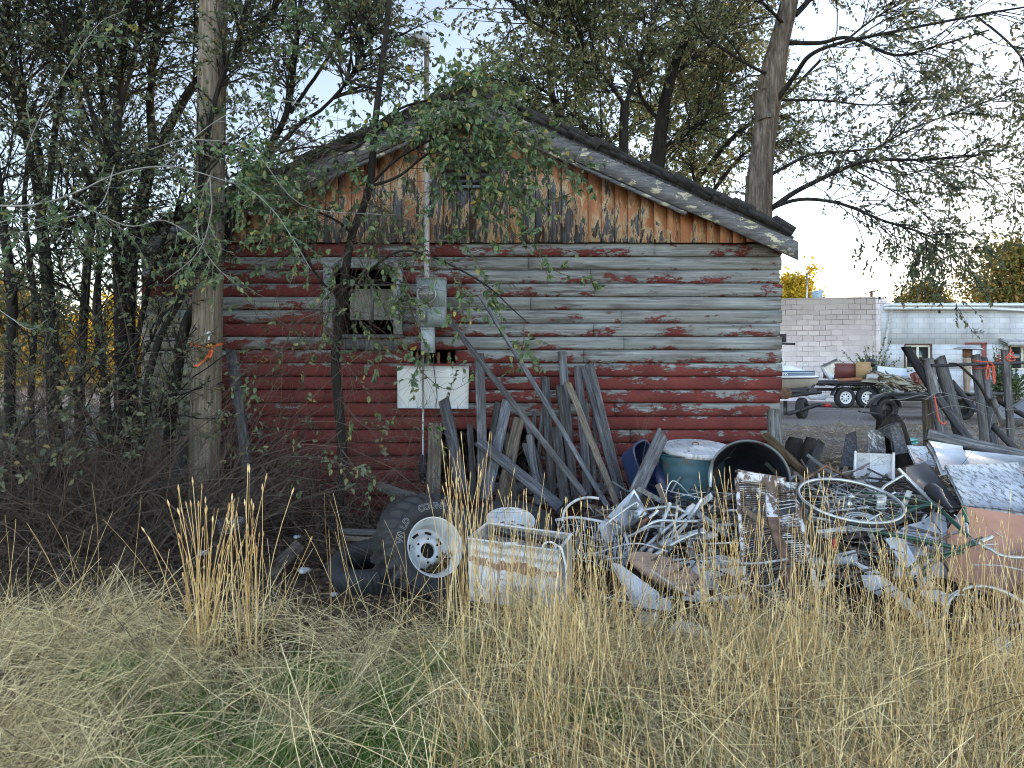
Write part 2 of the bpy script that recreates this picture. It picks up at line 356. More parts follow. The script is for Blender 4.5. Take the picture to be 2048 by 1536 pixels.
# ------------------------------------------------------------------ the old building
YB = 7.6; KB = F / YB
RH = 26.6 / KB; ZT = CAMZ + (720 - 487) / KB; BX0, BX1 = -3.80, (1562 - 1024) / KB
RX = -0.436; RZ = 4.19; SL = .442; YF = 7.25
def zroof(x): return RZ - SL * abs(x - RX)
def bpx(px): return (px - 1024) / KB
def bpz(py): return CAMZ - (py - 720) / KB
def mat_logs():
    g = G('peeling_red_log_siding'); p = g.pos(); x, y, z = g.xyz(p)
    zz = g.math('DIVIDE', g.math('SUBTRACT', ZT, z), RH); row = g.math('FLOOR', zz); fr = g.math('FRACT', zz)
    wn_ = g.n('ShaderNodeTexWhiteNoise', noise_dimensions='1D'); g.lk(row, wn_.inputs['W']); rr = wn_.outputs['Value']
    cv = g.n('ShaderNodeCombineXYZ'); g.lk(g.math('MULTIPLY_ADD', rr, 37.0, g.math('MULTIPLY', x, 1.0)), cv.inputs[0]); g.lk(rr, cv.inputs[1]); g.lk(g.math('MULTIPLY', z, 2.6), cv.inputs[2])
    n1 = g.noise(cv.outputs[0], 2.3, 9, .62, .25); n2 = g.noise(cv.outputs[0], 8, 8, .7, .1)
    n3 = g.noise(cv.outputs[0], 34, 5, .7); n = g.math('ADD', g.math('MULTIPLY_ADD', n2, .36, g.math('MULTIPLY', n1, .50)), g.math('MULTIPLY', n3, .14))
    bz = g.ramp(g.math('MULTIPLY', z, .3), [(.0, .585), (.30, .58), (.43, .575), (.475, .49), (.50, .455), (.66, .44), (.80, .45), (.835, .50), (.845, .62)])
    bx = g.ramp(g.math('MULTIPLY_ADD', x, .2, .8), [(.0, .60), (.45, .58), (.66, .56), (.76, .5), (1, .5)])
    bias = g.math('ADD', g.math('SUBTRACT', bz, .5), g.math('SUBTRACT', bx, .5))
    bias = g.math('ADD', bias, g.math('MULTIPLY', g.math('SUBTRACT', fr, .5), .10))
    bias = g.math('ADD', bias, g.math('MULTIPLY', g.math('SUBTRACT', rr, .5), .09))
    m = g.math('ADD', n, bias); k = g.ramp(m, [(.522, 0), (.532, 1)])
    gv = g.n('ShaderNodeCombineXYZ'); g.lk(g.math('MULTIPLY_ADD', rr, 11.0, g.math('MULTIPLY', x, .9)), gv.inputs[0]); g.lk(g.math('MULTIPLY', z, 26), gv.inputs[2])
    f = g.noise(gv.outputs[0], 1.6, 8, .7, .5)
    gw = g.ramp(f, [(.25, (.045, .05, .052)), (.45, (.155, .168, .172)), (.7, (.315, .34, .345))])
    st = g.noise(g.map(p, (1.2, 1, 9)), 1.8, 5, .6); gw = g.mix(g.ramp(st, [(.52, 0), (.68, .75)]), gw, (.055, .048, .045))
    hue = g.ramp(g.noise(p, 1.3, 4, .6), [(.45, 0), (.7, .5)]); gw = g.mix(hue, gw, (.14, .125, .11))
    red = g.ramp(g.noise(p, 3, 7, .65), [(.3, (.080, .021, .020)), (.7, (.155, .040, .036))])
    crk = g.ramp(g.noise(g.map(p, (5, 1, 30)), 3, 4, .6), [(.36, .7), (.42, 0)]); red = g.mix(crk, red, (.07, .02, .02))
    # the far left end was painted cream instead
    wk = g.ramp(g.math('MULTIPLY_ADD', g.noise(p, 2, 3, .5), .15, g.math('MULTIPLY_ADD', x, .5, 2.0)), [(.44, 1), (.48, 0)])
    wk = g.math('MULTIPLY', wk, g.ramp(g.math('MULTIPLY', z, .4), [(.86, 1), (.9, 0)]))
    red = g.mix(wk, red, (.27, .265, .225))
    col = g.mix(k, gw, red)
    rim = g.ramp(m, [(.500, 0), (.520, .55), (.524, 0)]); col = g.mix(rim, col, (.04, .035, .035))
    g.bump(g.math('MULTIPLY_ADD', k, .8, g.math('MULTIPLY', f, .6)), .5, .006)
    return g.fin(col, .82, 0, .15)
def mat_gable():
    g = G('peeling_orange_boards'); p = g.pos(); x, y, z = g.xyz(p)
    bd = g.math('FLOOR', g.math('DIVIDE', g.math('ADD', x, 5.0), .134)); wn_ = g.n('ShaderNodeTexWhiteNoise', noise_dimensions='1D'); g.lk(bd, wn_.inputs['W']); rr = wn_.outputs['Value']
    v = g.shift(p, rr, (3, 0, 9))
    dist = g.math('SUBTRACT', g.math('SUBTRACT', RZ - .1, z), g.math('MULTIPLY', g.math('ABSOLUTE', g.math('SUBTRACT', x, RX)), SL))
    f = g.noise(g.map(v, (30, 1, 1.6)), 1.8, 8, .7, .3)
    gw = g.ramp(f, [(.28, (.028, .030, .036)), (.5, (.095, .10, .115)), (.75, (.26, .28, .31))])
    brn = g.ramp(g.noise(g.map(v, (16, 1, 1.8)), 1.5, 6, .7), [(.52, 0), (.6, .9)]); gw = g.mix(brn, gw, (.075, .035, .018))
    n = g.noise(g.map(v, (9, 1, 2.4)), 1.6, 9, .68, .3)
    hgt = g.ramp(g.math('MULTIPLY', g.math('SUBTRACT', z, 2.75), .7), [(0, .30), (.12, .36), (.3, .45), (.55, .56), (1, .62)])
    sh = g.ramp(dist, [(.0, .50), (.2, .44), (.38, .385), (.6, .34), (1.0, .32)])
    m = g.math('ADD', n, g.math('ADD', sh, g.math('MULTIPLY', g.math('SUBTRACT', rr, .5), .12)))
    kc = g.ramp(m, [(.84, 0), (.85, 1)]); ko = g.ramp(g.math('ADD', m, g.math('MULTIPLY', g.noise(v, 9, 6, .7), .12)), [(.93, 0), (1.0, 1)])
    cream = g.ramp(g.noise(v, 5, 5, .6), [(.3, (.40, .30, .19)), (.7, (.58, .49, .33))])
    org = g.ramp(g.noise(g.map(v, (4, 1, 1)), 2.5, 6, .65), [(.3, (.29, .12, .06)), (.55, (.42, .20, .11)), (.75, (.54, .34, .21))])
    col = g.mix(kc, gw, cream); col = g.mix(ko, col, org)
    col = g.mix(g.ramp(g.noise(g.map(v, (11, 1, 2.2)), 2.2, 8, .72), [(.56, 0), (.64, .75)]), col, (.10, .045, .022))
    g.bump(g.math('MULTIPLY_ADD', kc, .8, g.math('MULTIPLY', f, .6)), .5, .005)
    return g.fin(col, .8, 0, .15)
OPEN = [(bpx(668), bpx(790), bpz(663), bpz(547)), (bpx(822), bpx(912), bpz(731), bpz(704)), (bpx(862), bpx(1078), bpz(965), bpz(850))]
def build_barn():
    root = thing('log_building', 'low gabled log building with peeling red paint and orange gable boards', 'building', (-.5, YB, 0))
    mb = MB(); n = 21; prof = []
    for k in range(9):
        t = k / 8; prof.append((-.024 * math.sin(pi * min(max(t, .0), 1)) ** .42 if 0 < t < 1 else 0.0, t))
    for r in range(n):
        z1 = ZT - r * RH; z0 = z1 - RH; mid = (z0 + z1) / 2
        cuts = [(a, b) for a, b, c, d in OPEN if c < mid < d]; segs = [(BX0, BX1 + rng.uniform(-.02, .012))]
        for a, b in cuts:
            ns = []
            for s0, s1 in segs:
                if b <= s0 or a >= s1: ns.append((s0, s1)); continue
                if a > s0: ns.append((s0, a + rng.uniform(-.01, .01)))
                if b < s1: ns.append((b + rng.uniform(-.01, .01), s1))
            segs = ns
        fin = []
        for s0, s1 in segs:
            if s1 - s0 > 2.4:
                j = rng.uniform(s0 + .8, s1 - .8); fin += [(s0, j - .002), (j + .002, s1)]
            else: fin.append((s0, s1))
        for s0, s1 in fin:
            dy = rng.uniform(-.006, .006); ns_ = max(2, int((s1 - s0) / .12)); xs = np.linspace(s0, s1, ns_ + 1); V = []
            wob = np.cumsum(rng.normal(0, .0012, ns_ + 1))
            for i, x in enumerate(xs):
                endt = 1.0
                if i == 0 or i == ns_: endt = .80
                for (yy, t) in prof: V.append((x, YB + (yy * endt) + dy * (t > 0) * (t < 1) + wob[i] * .8, z0 + .0025 + t * (RH - .005)))
                V.append((x, YB + .06, z1 - .0025)); V.append((x, YB + .06, z0 + .0025))
            m = 11; q = []
            for i in range(ns_):
                for k in range(m): q.append((i * m + k, (i + 1) * m + k, (i + 1) * m + (k + 1) % m, i * m + (k + 1) % m))
            q.append(tuple(range(m))); q.append(tuple(ns_ * m + k for k in range(m))[::-1]); mb.add(V, q)
    wall = mb.build('wall', mat_logs(), root)
    # the other three walls and a dark room behind
    b = MB()
    b.bb(BX0, BX0 + .1, YB + .07, 12.5, -.1, 2.8); b.bb(BX1 - .1, BX1 - .02, YB + .07, 12.5, -.1, 2.78); b.bb(BX0, BX1 - .02, 12.5, 12.6, -.1, 2.8)
    b.bb(BX0 + .1, BX1 - .1, YB + .07, 12.5, 2.74, 2.79)
    b.add([(BX0, 12.5, 2.8), (BX1, 12.5, 2.8), (RX, 12.5, RZ - .05), (BX0, 12.6, 2.8), (BX1, 12.6, 2.8), (RX, 12.6, RZ - .05)], [(0, 1, 2), (5, 4, 3)])
    b.build('side_wall', M['dark_wood'], root)
    g = MB(); x = BX0 + .02; i = 0
    while x < BX1 - .2:
        w_ = .134 - .004; xa, xb = x + .002, x + w_; i += 1
        za = min(zroof(xa), 9) - .06; zb = zroof(xb) - .06; zbt = ZT - .0 + rng.uniform(-.004, .006); y = 7.535 + rng.uniform(-.004, .004)
        if min(za, zb) > zbt + .02 and not (-.66 < xa < -.2 and False):
            V = [(xa, y, zbt), (xb, y, zbt), (xb, y, zb), (xa, y, za), (xa, y + .02, zbt), (xb, y + .02, zbt), (xb, y + .02, zb), (xa, y + .02, za)]
            g.add(V, [(0, 1, 2, 3), (7, 6, 5, 4), (0, 4, 5, 1), (1, 5, 6, 2), (2, 6, 7, 3), (3, 7, 4, 0)])
        x += .134
    g.build('gable_siding', mat_gable(), root)
    # gable vent
    v = thing  # keep name short
    fr = MB(); vx0, vx1, vz0, vz1 = bpx(893) , bpx(985), bpz(375), bpz(300)
    for (a, b_, c, d) in ((vx0 - .03, vx0, vz0, vz1), (vx1, vx1 + .03, vz0, vz1), (vx0 - .03, vx1 + .03, vz1, vz1 + .03), (vx0 - .03, vx1 + .03, vz0 - .03, vz0)): fr.bb(a, b_, 7.49, 7.53, c, d)
    vo = fr.build('gable_vent', M['grey_wood'], root)
    lv = MB()
    for k in range(6):
        z = vz0 + (k + .5) * (vz1 - vz0) / 6; lv.box(((vx0 + vx1) / 2, 7.505, z), (vx1 - vx0, .05, .008), Matrix.Rotation(radians(-40), 3, 'X'))
    lv.build('louvre', M['dark_wood'], vo); bk = MB(); bk.bb(vx0, vx1, 7.528, 7.533, vz0, vz1); bk.build('vent_backing', M['dark'], vo)
    # roof: two decks with shingles
    RT = .03
    deck = MB()
    for sgn in (-1, 1):
        xe = RX + sgn * 3.25; ze = zroof(xe)
        xe = RX + sgn * 3.2; ze = zroof(xe); P = [(RX, YF + .03, RZ + .005), (xe, YF + .03, ze + .005), (xe, 13, ze + .005), (RX, 13, RZ + .005)]
        up = A((sgn * SL, 0, 1)); up /= np.linalg.norm(up)
        deck.add(np.concatenate([A(P), A(P) + up * .035]), [(0, 1, 2, 3), (4, 7, 6, 5), (0, 4, 5, 1), (1, 5, 6, 2), (2, 6, 7, 3), (3, 7, 4, 0)])
    roof = deck.build('roof', M['dark_wood'], root)
    shm = worn('curled_dark_shingle', (.007, .007, .007), (.028, .027, .026), (.12, .115, .10), .62, scale=10, sscale=16, rough=.95, bump=.5, edge=.1)
    sh = MB()
    for sgn in (-1, 1):
        up = A((sgn * SL, 0, 1)); up /= np.linalg.norm(up); al = A((sgn, 0, -SL)); al /= np.linalg.norm(al)
        R = np.stack([al, A((0, 1, 0)), up], 1)
        d = .02
        while d < 3.36:
            ln = rng.uniform(.12, .2)
            for yy in np.arange(YF - .02, 13, .42 if True else 1):
                jit = rng.uniform(-.05, .02) if yy < YF + .1 else 0
                c = A((RX, 0, RZ)) + al * (d + ln / 2) + up * (.048 + rng.uniform(0, .016)) + A((0, yy + .21 + jit, 0))
                tl = Matrix.Rotation(radians(rng.uniform(3, 8)), 3, 'Y'); sh.box(c, (ln * 1.4, .42, .034), R @ A(tl) if sgn > 0 else R @ A(tl))
            c = A((RX, YF + .11 + rng.uniform(-.03, .03), RZ)) + al * (d + ln / 2) + up * (.085 + rng.uniform(-.01, .02)); sh.box(c, (ln * 1.5, .30, rng.uniform(.03, .06)), R @ A(Matrix.Rotation(radians(rng.uniform(1, 9)), 3, 'Y')))
            d += ln
    for k in range(14):   # ridge shakes
        sh.box((RX + rng.uniform(-.02, .02), YF + .1 + k * .42, RZ + .075), (.26, .45, .014), Matrix.Rotation(radians(rng.uniform(-8, 8)), 3, 'Y'))
    sh.build('shingles', shm, roof)
    bm_ = worn('peeling_barge_paint', (.035, .037, .042), (.16, .162, .17), (.40, .38, .28), .56, scale=5, sscale=4.5, rough=.85, bump=.4, stretch=(1.5, 8, 12), edge=.02, sstretch=(1, 2, 2.4))
    for sgn in (-1, 1):
        bg_ = MB(); xe = RX + sgn * 3.24; seg = 14; V = []
        for k in range(seg + 1):
            x = RX + (xe - RX) * k / seg; z = zroof(x); j = rng.normal(0, .003)
            hgt = .175
            for (yy, zz) in ((YF - .005, z - .0), (YF - .005, z - hgt + j), (YF + .025, z - hgt + j), (YF + .025, z)): V.append((x + (0.002 * sgn), yy, zz))
        q = [(0, 1, 2, 3), (seg * 4 + 3, seg * 4 + 2, seg * 4 + 1, seg * 4)]
        for k in range(seg):
            for i_ in range(4): q.append((k * 4 + i_, k * 4 + (i_ + 1) % 4, k * 4 + 4 + (i_ + 1) % 4, k * 4 + 4 + i_))
        bg_.add(V, q); bb_ = bg_.build('barge_board', bm_, root)
        tr = MB(); xt = RX + sgn * 2.15
        tr.beam((RX + sgn * .02, YF + .035, RZ - .205), (xt, YF + .035, zroof(xt) - .20), .05, .03, up=(0, 0, 1)); tr.build('barge_trim', bm_, bb_)
    so = MB()
    for sgn in (-1, 1):
        xe = RX + sgn * 3.2
        P = [(RX, YF + .06, RZ - .09), (xe, YF + .06, zroof(xe) - .09), (xe, 7.6, zroof(xe) - .09), (RX, 7.6, RZ - .09)]
        so.add(np.concatenate([A(P), A(P) + A((0, 0, .05))]), [(0, 1, 2, 3), (4, 7, 6, 5), (0, 4, 5, 1), (1, 5, 6, 2), (2, 6, 7, 3), (3, 7, 4, 0)])
    so.build('soffit', worn('orange_soffit_paint', (.28, .11, .05), (.38, .17, .09), scale=5, rough=.8), root)
    # window
    wx0, wx1, wz0, wz1 = OPEN[0]
    wf = MB(); fw = .085
    wf.bb(wx0 - fw, wx0, 7.50, 7.60, wz0 - .03, wz1 + .045); wf.bb(wx1, wx1 + fw, 7.50, 7.60, wz0 - .03, wz1 + .045)
    wf.bb(wx0 - fw, wx1 + fw, 7.495, 7.60, wz1 + .047, wz1 + .10)
    wo_ = wf.build('window', worn('blue_grey_frame_paint', (.15, .18, .20), (.27, .31, .34), (.10, .09, .085), .56, rough=.8, scale=5), root)
    ms = MB(); ms.bb(wx0, wx1, 7.66, 7.68, wz1 - .12, wz1 - .10); ms.bb((wx0 + wx1) / 2 + .05, (wx0 + wx1) / 2 + .08, 7.66, 7.68, wz0 + .1, wz1 - .1)
    ms.build('muntin', M['grey_wood'], wo_)
    sl_ = MB(); sl_.bb(wx0 - .02, wx1 + .1, 7.47, 7.60, wz0 - .07, wz0 - .035); sl_.box((bpx(745), 7.5, wz0 - .14), (.55, .03, .10), Matrix.Rotation(radians(2), 3, 'Y'))
    sl_.build('sill', M['dark_wood'], wo_)
    cu = MB(); u = np.linspace(0, 1, 24); V = []
    for a in u: V += [(wx0 + .12 + a * .48, 7.80 + .015 * math.sin(a * 40), wz0 + .13), (wx0 + .12 + a * .48, 7.80 + .01 * math.sin(a * 40), wz1 - .14)]
    cu.add(V, [(2 * i, 2 * i + 2, 2 * i + 3, 2 * i + 1) for i in range(23)]); cu.build('curtain', worn('dusty_curtain', (.15, .16, .15), (.26, .27, .25), scale=6, rough=.9), wo_)
    # framed hole under the meter, with old wiring
    hx0, hx1, hz0, hz1 = OPEN[1]
    for k in range(4):
        hm = MB(); hm.box((hx0 + .06 + k * .11, 7.63, (hz0 + hz1) / 2), (.03, .03, .13)); hm.build('wire_stub', M['rust'], root)
build_barn()

# ------------------------------------------------------------------ things fixed to the front wall
def build_meter():
    gm = worn('grey_green_box_paint', (.17, .215, .225), (.24, .29, .30), (.09, .08, .07), .70, rough=.5, scale=4, bump=.05)
    x0, x1, z0, z1 = bpx(838), bpx(895), bpz(655), bpz(562)
    t = thing('electric_meter_box', 'blue grey steel electric meter box with round glass meter on log wall', 'meter box', ((x0 + x1) / 2, 7.48, z0))
    b = MB(); b.bb(x0, x1, 7.40, 7.55, z0, z1); b.bb(x0 - .004, x1 + .004, 7.39, 7.55, z1, z1 + .012)
    b.build('housing', gm, t)
    c = MB(); c.bb(x0 + .11, x1 - .006, 7.388, 7.398, z0 + .01, z0 + .19); c.bb(x0 + .11, x1 - .006, 7.392, 7.398, z0 + .20, z1 - .01); c.build('cover', gm, t)
    l = MB(); l.bb(x0 + .03, x0 + .09, 7.375, 7.40, z0 + .05, z0 + .16); l.build('latch', M['steel'], t)
    cx, cz = bpx(858), bpz(592)
    Mx = frame_z((0, -1, 0), (cx, 7.40, cz))
    r = MB(); r.lathe([(.095, 0), (.097, .02), (.088, .03), (.083, .02), (.083, 0)], Mx, 40); rg = r.build('meter_ring', M['steel'], t, smooth=True)
    gl = G('meter_glass'); gl.b.inputs['Transmission Weight'].default_value = .85; gl.fin((.9, .95, .93), .08)
    d = MB(); d.lathe([(.0001, .006), (.08, .006)], Mx, 32); d.lathe([(.0001, .028), (.045, .028), (.045, .02), (.0001, .02)], Mx, 24)
    di = d.build('dial', worn('pale_dial', (.50, .52, .47), (.72, .74, .66), (.15, .15, .13), .55, scale=30, sscale=40), t)
    g_ = MB(); g_.lathe([(.082, .02), (.081, .06), (.07, .085), (.04, .098), (.0001, .102)], Mx, 32); g_.build('glass_cover', gl.m, t, smooth=True)
    x0, x1, z0, z1 = bpx(846), bpx(872), bpz(706), bpz(657)
    t2 = thing('switch_box', 'narrow grey steel switch box directly under the round glass meter', 'switch box', ((x0 + x1) / 2, 7.48, z0))
    b = MB(); b.bb(x0, x1, 7.42, 7.55, z0, z1); b.build('housing', worn('light_blue_grey_box', (.27, .32, .36), (.33, .38, .42), rough=.5), t2)
    c = MB(); c.bb(x0 + .006, x1 - .006, 7.412, 7.42, z0 + .006, z1 - .02); c.bb(x0 - .003, x1 + .003, 7.408, 7.43, z1 - .014, z1 + .002); c.build('door', worn('light_blue_grey_door', (.29, .34, .38), (.35, .40, .44), rough=.5), t2)
    # service mast through the eave
    x = bpx(858)
    t = thing('service_mast', 'off white metal service mast rising from the meter through the roof', 'conduit', (x, 7.44, bpz(562)))
    p = MB(); p.tube([(x, 7.40, bpz(560)), (x, 7.40, 2.9), (x, 7.12, 4.0) if False else (x, 7.40, 4.72)], .026, 16); p.build('pipe', worn('off_white_pipe', (.34, .33, .31), (.44, .43, .41), (.2, .2, .2), .62, rough=.6), t, smooth=True)
    for z in (bpz(420), bpz(520), 3.4):
        cl = MB(); cl.bb(x - .045, x + .045, 7.425, 7.45, z - .012, z + .012); cl.build('strap', M['steel'], t)
    hd = MB(); z = 4.70; hd.tube([(x, 7.40, z - .03), (x, 7.40, z + .03), (x - .02, 7.39, z + .085), (x - .07, 7.37, z + .10), (x - .115, 7.35, z + .06), (x - .13, 7.34, z + .02)], [.035, .035, .05, .062, .06, .045], 16, True, 4)
    hd.build('weatherhead', worn('grey_weatherhead', (.26, .27, .28), (.4, .41, .42), rough=.5), t, smooth=True)
    fl = MB(); fl.lathe([(.027, .1), (.05, .02), (.14, -.03)], frame_z((-SL, 0, 1), (x, 7.40, zroof(x) + .09)), 20); fl.build('flashing', M['steel'], t, smooth=True)
    # thin conduit going down
    x = bpx(850); p = MB(); p.tube([(x, 7.43, bpz(706)), (x, 7.43, bpz(960))], .011, 10)
    c = thing('wall_conduit', 'thin grey conduit running down from the switch box to the ground', 'conduit', (x, 7.43, bpz(960)))
    p.build('pipe', M['steel'], c, smooth=True); q = MB(); q.bb(x - .04, x + .03, 7.40, 7.53, bpz(955), bpz(905)); q.build('junction_box', M['dark_wood'], c)
    x = bpx(872); p = MB(); p.tube([(x - .01, 7.44, bpz(706)), (x, 7.42, bpz(740)), (x + .03, 7.41, bpz(790)), (x + .02, 7.40, bpz(812)), (x + .06, 7.4, bpz(860))], .005, 6, True, 6)
    tag(p.build('loose_cable', M['rubber']), 'loose black cable hanging in front of the white metal sheet', 'cable')
    s = MB(); s.slab([(bpx(797), 7.505, bpz(731)), (bpx(797) + .005, 7.50, bpz(815)), (bpx(938), 7.49, bpz(816)), (bpx(939), 7.495, bpz(732))], .004, sub=10, warp=.004)
    tag(s.build('metal_sheet', worn('scuffed_white_sheet', (.38, .41, .43), (.54, .58, .60), (.2, .2, .2), .60, scale=3, sscale=8, rough=.4, bump=.1, edge=.1), smooth=True), 'white painted metal sheet nailed over the logs below the meter', 'metal sheet')
build_meter()

def cut_plank(name, mat, label, cat, px0, py0, Y0, px1, py1, Y1, wpx, th=.04, slant=0.0, group=None, up=None):
    """sawn board between two picture points; ends sawn at a slant, worn edges"""
    a = A(at(px0, py0, Y0)); b = A(at(px1, py1, Y1)); d = a - b; L = np.linalg.norm(d); d /= L
    wd = wpx * (Y0 + Y1) / 2 / F
    u = A(up) if up is not None else A((rng.uniform(-.25, .25), -1, .25)); u = u - d * np.dot(u, d); u /= np.linalg.norm(u); s_ = np.cross(u, d)
    seg = max(4, int(L / .09)); V = []; wob = np.cumsum(rng.normal(0, .0012, (seg + 1, 2)), axis=0); tw = rng.uniform(-.12, .12)
    ch = min(th, wd) * .12
    prof = [(-1, -1, 1, 0), (-1, -1, 0, 1), (-1, 1, 0, -1), (-1, 1, 1, 0), (1, 1, -1, 0), (1, 1, 0, -1), (1, -1, 0, 1), (1, -1, -1, 0)]
    for i in range(seg + 1):
        t = i / seg; an = tw * (t - .5); 
        for (sx, sy, cx, cy) in prof:
            x = sx * wd / 2 + cx * ch; y = sy * th / 2 + cy * ch
            x, y = x * cos(an) - y * sin(an), x * sin(an) + y * cos(an)
            z = L * t + (slant * x * (1 if i == seg else 0)) + (rng.normal(0, .004) if i in (0, seg) else 0)
            j = rng.normal(0, .0007, 2)
            V.append((x + wob[i, 0] + j[0], y + wob[i, 1] + j[1], z))
    q = [tuple(range(8)), tuple(seg * 8 + k for k in range(8))[::-1]]
    for i in range(seg):
        for k in range(8): q.append((i * 8 + k, i * 8 + (k + 1) % 8, i * 8 + 8 + (k + 1) % 8, i * 8 + 8 + k))
    m = MB(); m.add(V, q); o = m.build(name, mat, origin=(0, 0, 0))
    R = Matrix(((s_[0], -u[0], d[0]), (s_[1], -u[1], d[1]), (s_[2], -u[2], d[2]))).to_4x4(); R.translation = Vector(b)
    o.matrix_world = R; WL[o.name] = b
    return tag(o, label, cat, group)

GP = 'old boards leaning on the log wall'
gw, dw, bw = M['grey_wood'], M['dark_wood'], M['brown_wood']
PL = [  # px0 py0 Y0, px1 py1 Y1, width px, thickness, slant, mat, label
 (904, 646, 7.40, 1172, 992, 6.30, 12, .04, 0, dw, 'long grey board slanting from beside the meter box down to the right'),
 (961, 590, 7.45, 1216, 1015, 6.35, 9, .03, .2, gw, 'thin dark lath slanting highest across the bare logs'),
 (958, 708, 7.40, 966, 985, 6.8, 19, .05, 0, gw, 'upright grey board just right of the white sheet'),
 (888, 802, 7.0, 926, 985, 6.5, 23, .06, -.3, dw, 'dark round topped board overlapping the lower edge of the white sheet'),
 (1015, 802, 7.2, 972, 1000, 6.6, 21, .04, .3, gw, 'wide grey board leaning to the right with a sawn slanted top'),
 (997, 806, 7.3, 962, 990, 6.9, 12, .03, .5, gw, 'narrow grey board behind the wide right leaning board'),
 (1037, 838, 7.2, 1000, 1010, 6.7, 24, .05, .0, bw, 'brownish cracked board half hidden behind the long slanting board'),
 (1092, 754, 7.35, 1106, 1010, 6.7, 17, .04, 0, gw, 'straight grey board with nail holes between the two slanting ones'),
 (1123, 704, 7.42, 1146, 1000, 7.0, 17, .03, 0, gw, 'tallest pale board standing against the logs'),
 (1119, 772, 7.2, 1152, 1000, 6.7, 17, .04, -.2, dw, 'dark board just left of the rough splintered one'),
 (1136, 766, 7.1, 1236, 1015, 6.4, 13, .04, .6, bw, 'rough splintered board leaning left with a ragged edge'),
 (1154, 733, 7.4, 1176, 1005, 6.8, 17, .04, 0, gw, 'grey board behind the pale pair at the right'),
 (1166, 734, 7.25, 1238, 1000, 6.5, 10, .05, 0, gw, 'pale square edged stick in front of the rightmost board'),
 (1178, 728, 7.35, 1246, 1005, 6.6, 19, .04, -.3, gw, 'rightmost wide grey board of the leaning boards'),
 (1059, 872, 6.9, 1077, 1010, 6.5, 14, .04, .0, gw, 'short pale board low in the middle of the leaning boards'),
 (1050, 888, 7.0, 1090, 1010, 6.6, 14, .03, 0, gw, 'short grey board crossing behind the short pale one'),
 (1071, 826, 7.3, 1060, 990, 6.9, 8, .02, .4, gw, 'narrow slat standing behind the short boards'),
 (1084, 830, 7.3, 1070, 990, 6.9, 8, .02, -.4, gw, 'second narrow slat beside the nail holed board'),
 (1113, 856, 7.0, 1130, 1005, 6.6, 20, .05, 0, dw, 'wide dark board low behind the thin lath'),
 (958, 884, 6.8, 1122, 1016, 6.1, 22, .05, 0, dw, 'dark heavy board lying low and sloping down to the right'),
 (1170, 800, 7.3, 1192, 980, 6.9, 8, .02, 0, gw, 'thin grey slat between the pale stick and the splintered board'),
 (1186, 838, 7.2, 1206, 990, 6.8, 7, .02, 0, dw, 'dark short slat leaning behind the rightmost board'),
 (870, 848, 7.3, 866, 1000, 6.9, 28, .06, 0, bw, 'broad brown board standing in front of the dark gap'),
 (1043, 820, 7.25, 1100, 1000, 6.8, 9, .03, 0, gw, 'thin board angled behind the brownish cracked board'),
 (1010, 868, 7.1, 1030, 1000, 6.7, 12, .03, 0, bw, 'short brown board next to the dark gap under the wall'),
 (940, 850, 7.2, 948, 1000, 6.9, 12, .03, 0, dw, 'dark narrow board left of the upright grey board'),
 (1325, 868, 6.3, 1268, 992, 5.9, 27, .04, .5, gw, 'short wide grey board propped in front of the teal drum'),
 (760, 972, 6.9, 905, 1022, 5.9, 20, .05, 0, dw, 'dark plank sloping behind the big tyre'),
 (1300, 990, 6.0, 1180, 1060, 5.7, 16, .04, 0, dw, 'dark plank under the aluminium tubes'),
]
for (a, b, c, d, e, f_, wp, th, sl, mt, lab) in PL:
    cut_plank('board', mt, lab, 'board', a, b, c, d, e, f_, wp, th, sl, GP)
cut_plank('board', dw, 'short dark beam lying on the ground left of the tyres', 'board', 682, 1062, 5.8, 770, 1066, 5.75, 12, .06)
cut_plank('board', bw, 'brown plank under the short dark beam by the tyres', 'board', 690, 1076, 5.75, 775, 1080, 5.7, 10, .05)
cut_plank('stub_log', bw, 'grey brown short log lying in the leaf litter left of the tyres', 'log', 592, 1098, 5.75, 545, 1142, 5.4, 26, .12)
cut_plank('fence_post', dw, 'crooked dark old post leaning on the wall right of the utility pole', 'post', 462, 700, 7.35, 505, 1010, 6.9, 20, .08, .4)
cut_plank('board', gw, 'pale grey board standing at the foot of the utility pole in the brush', 'board', 372, 870, 7.2, 345, 985, 7.0, 26, .05)
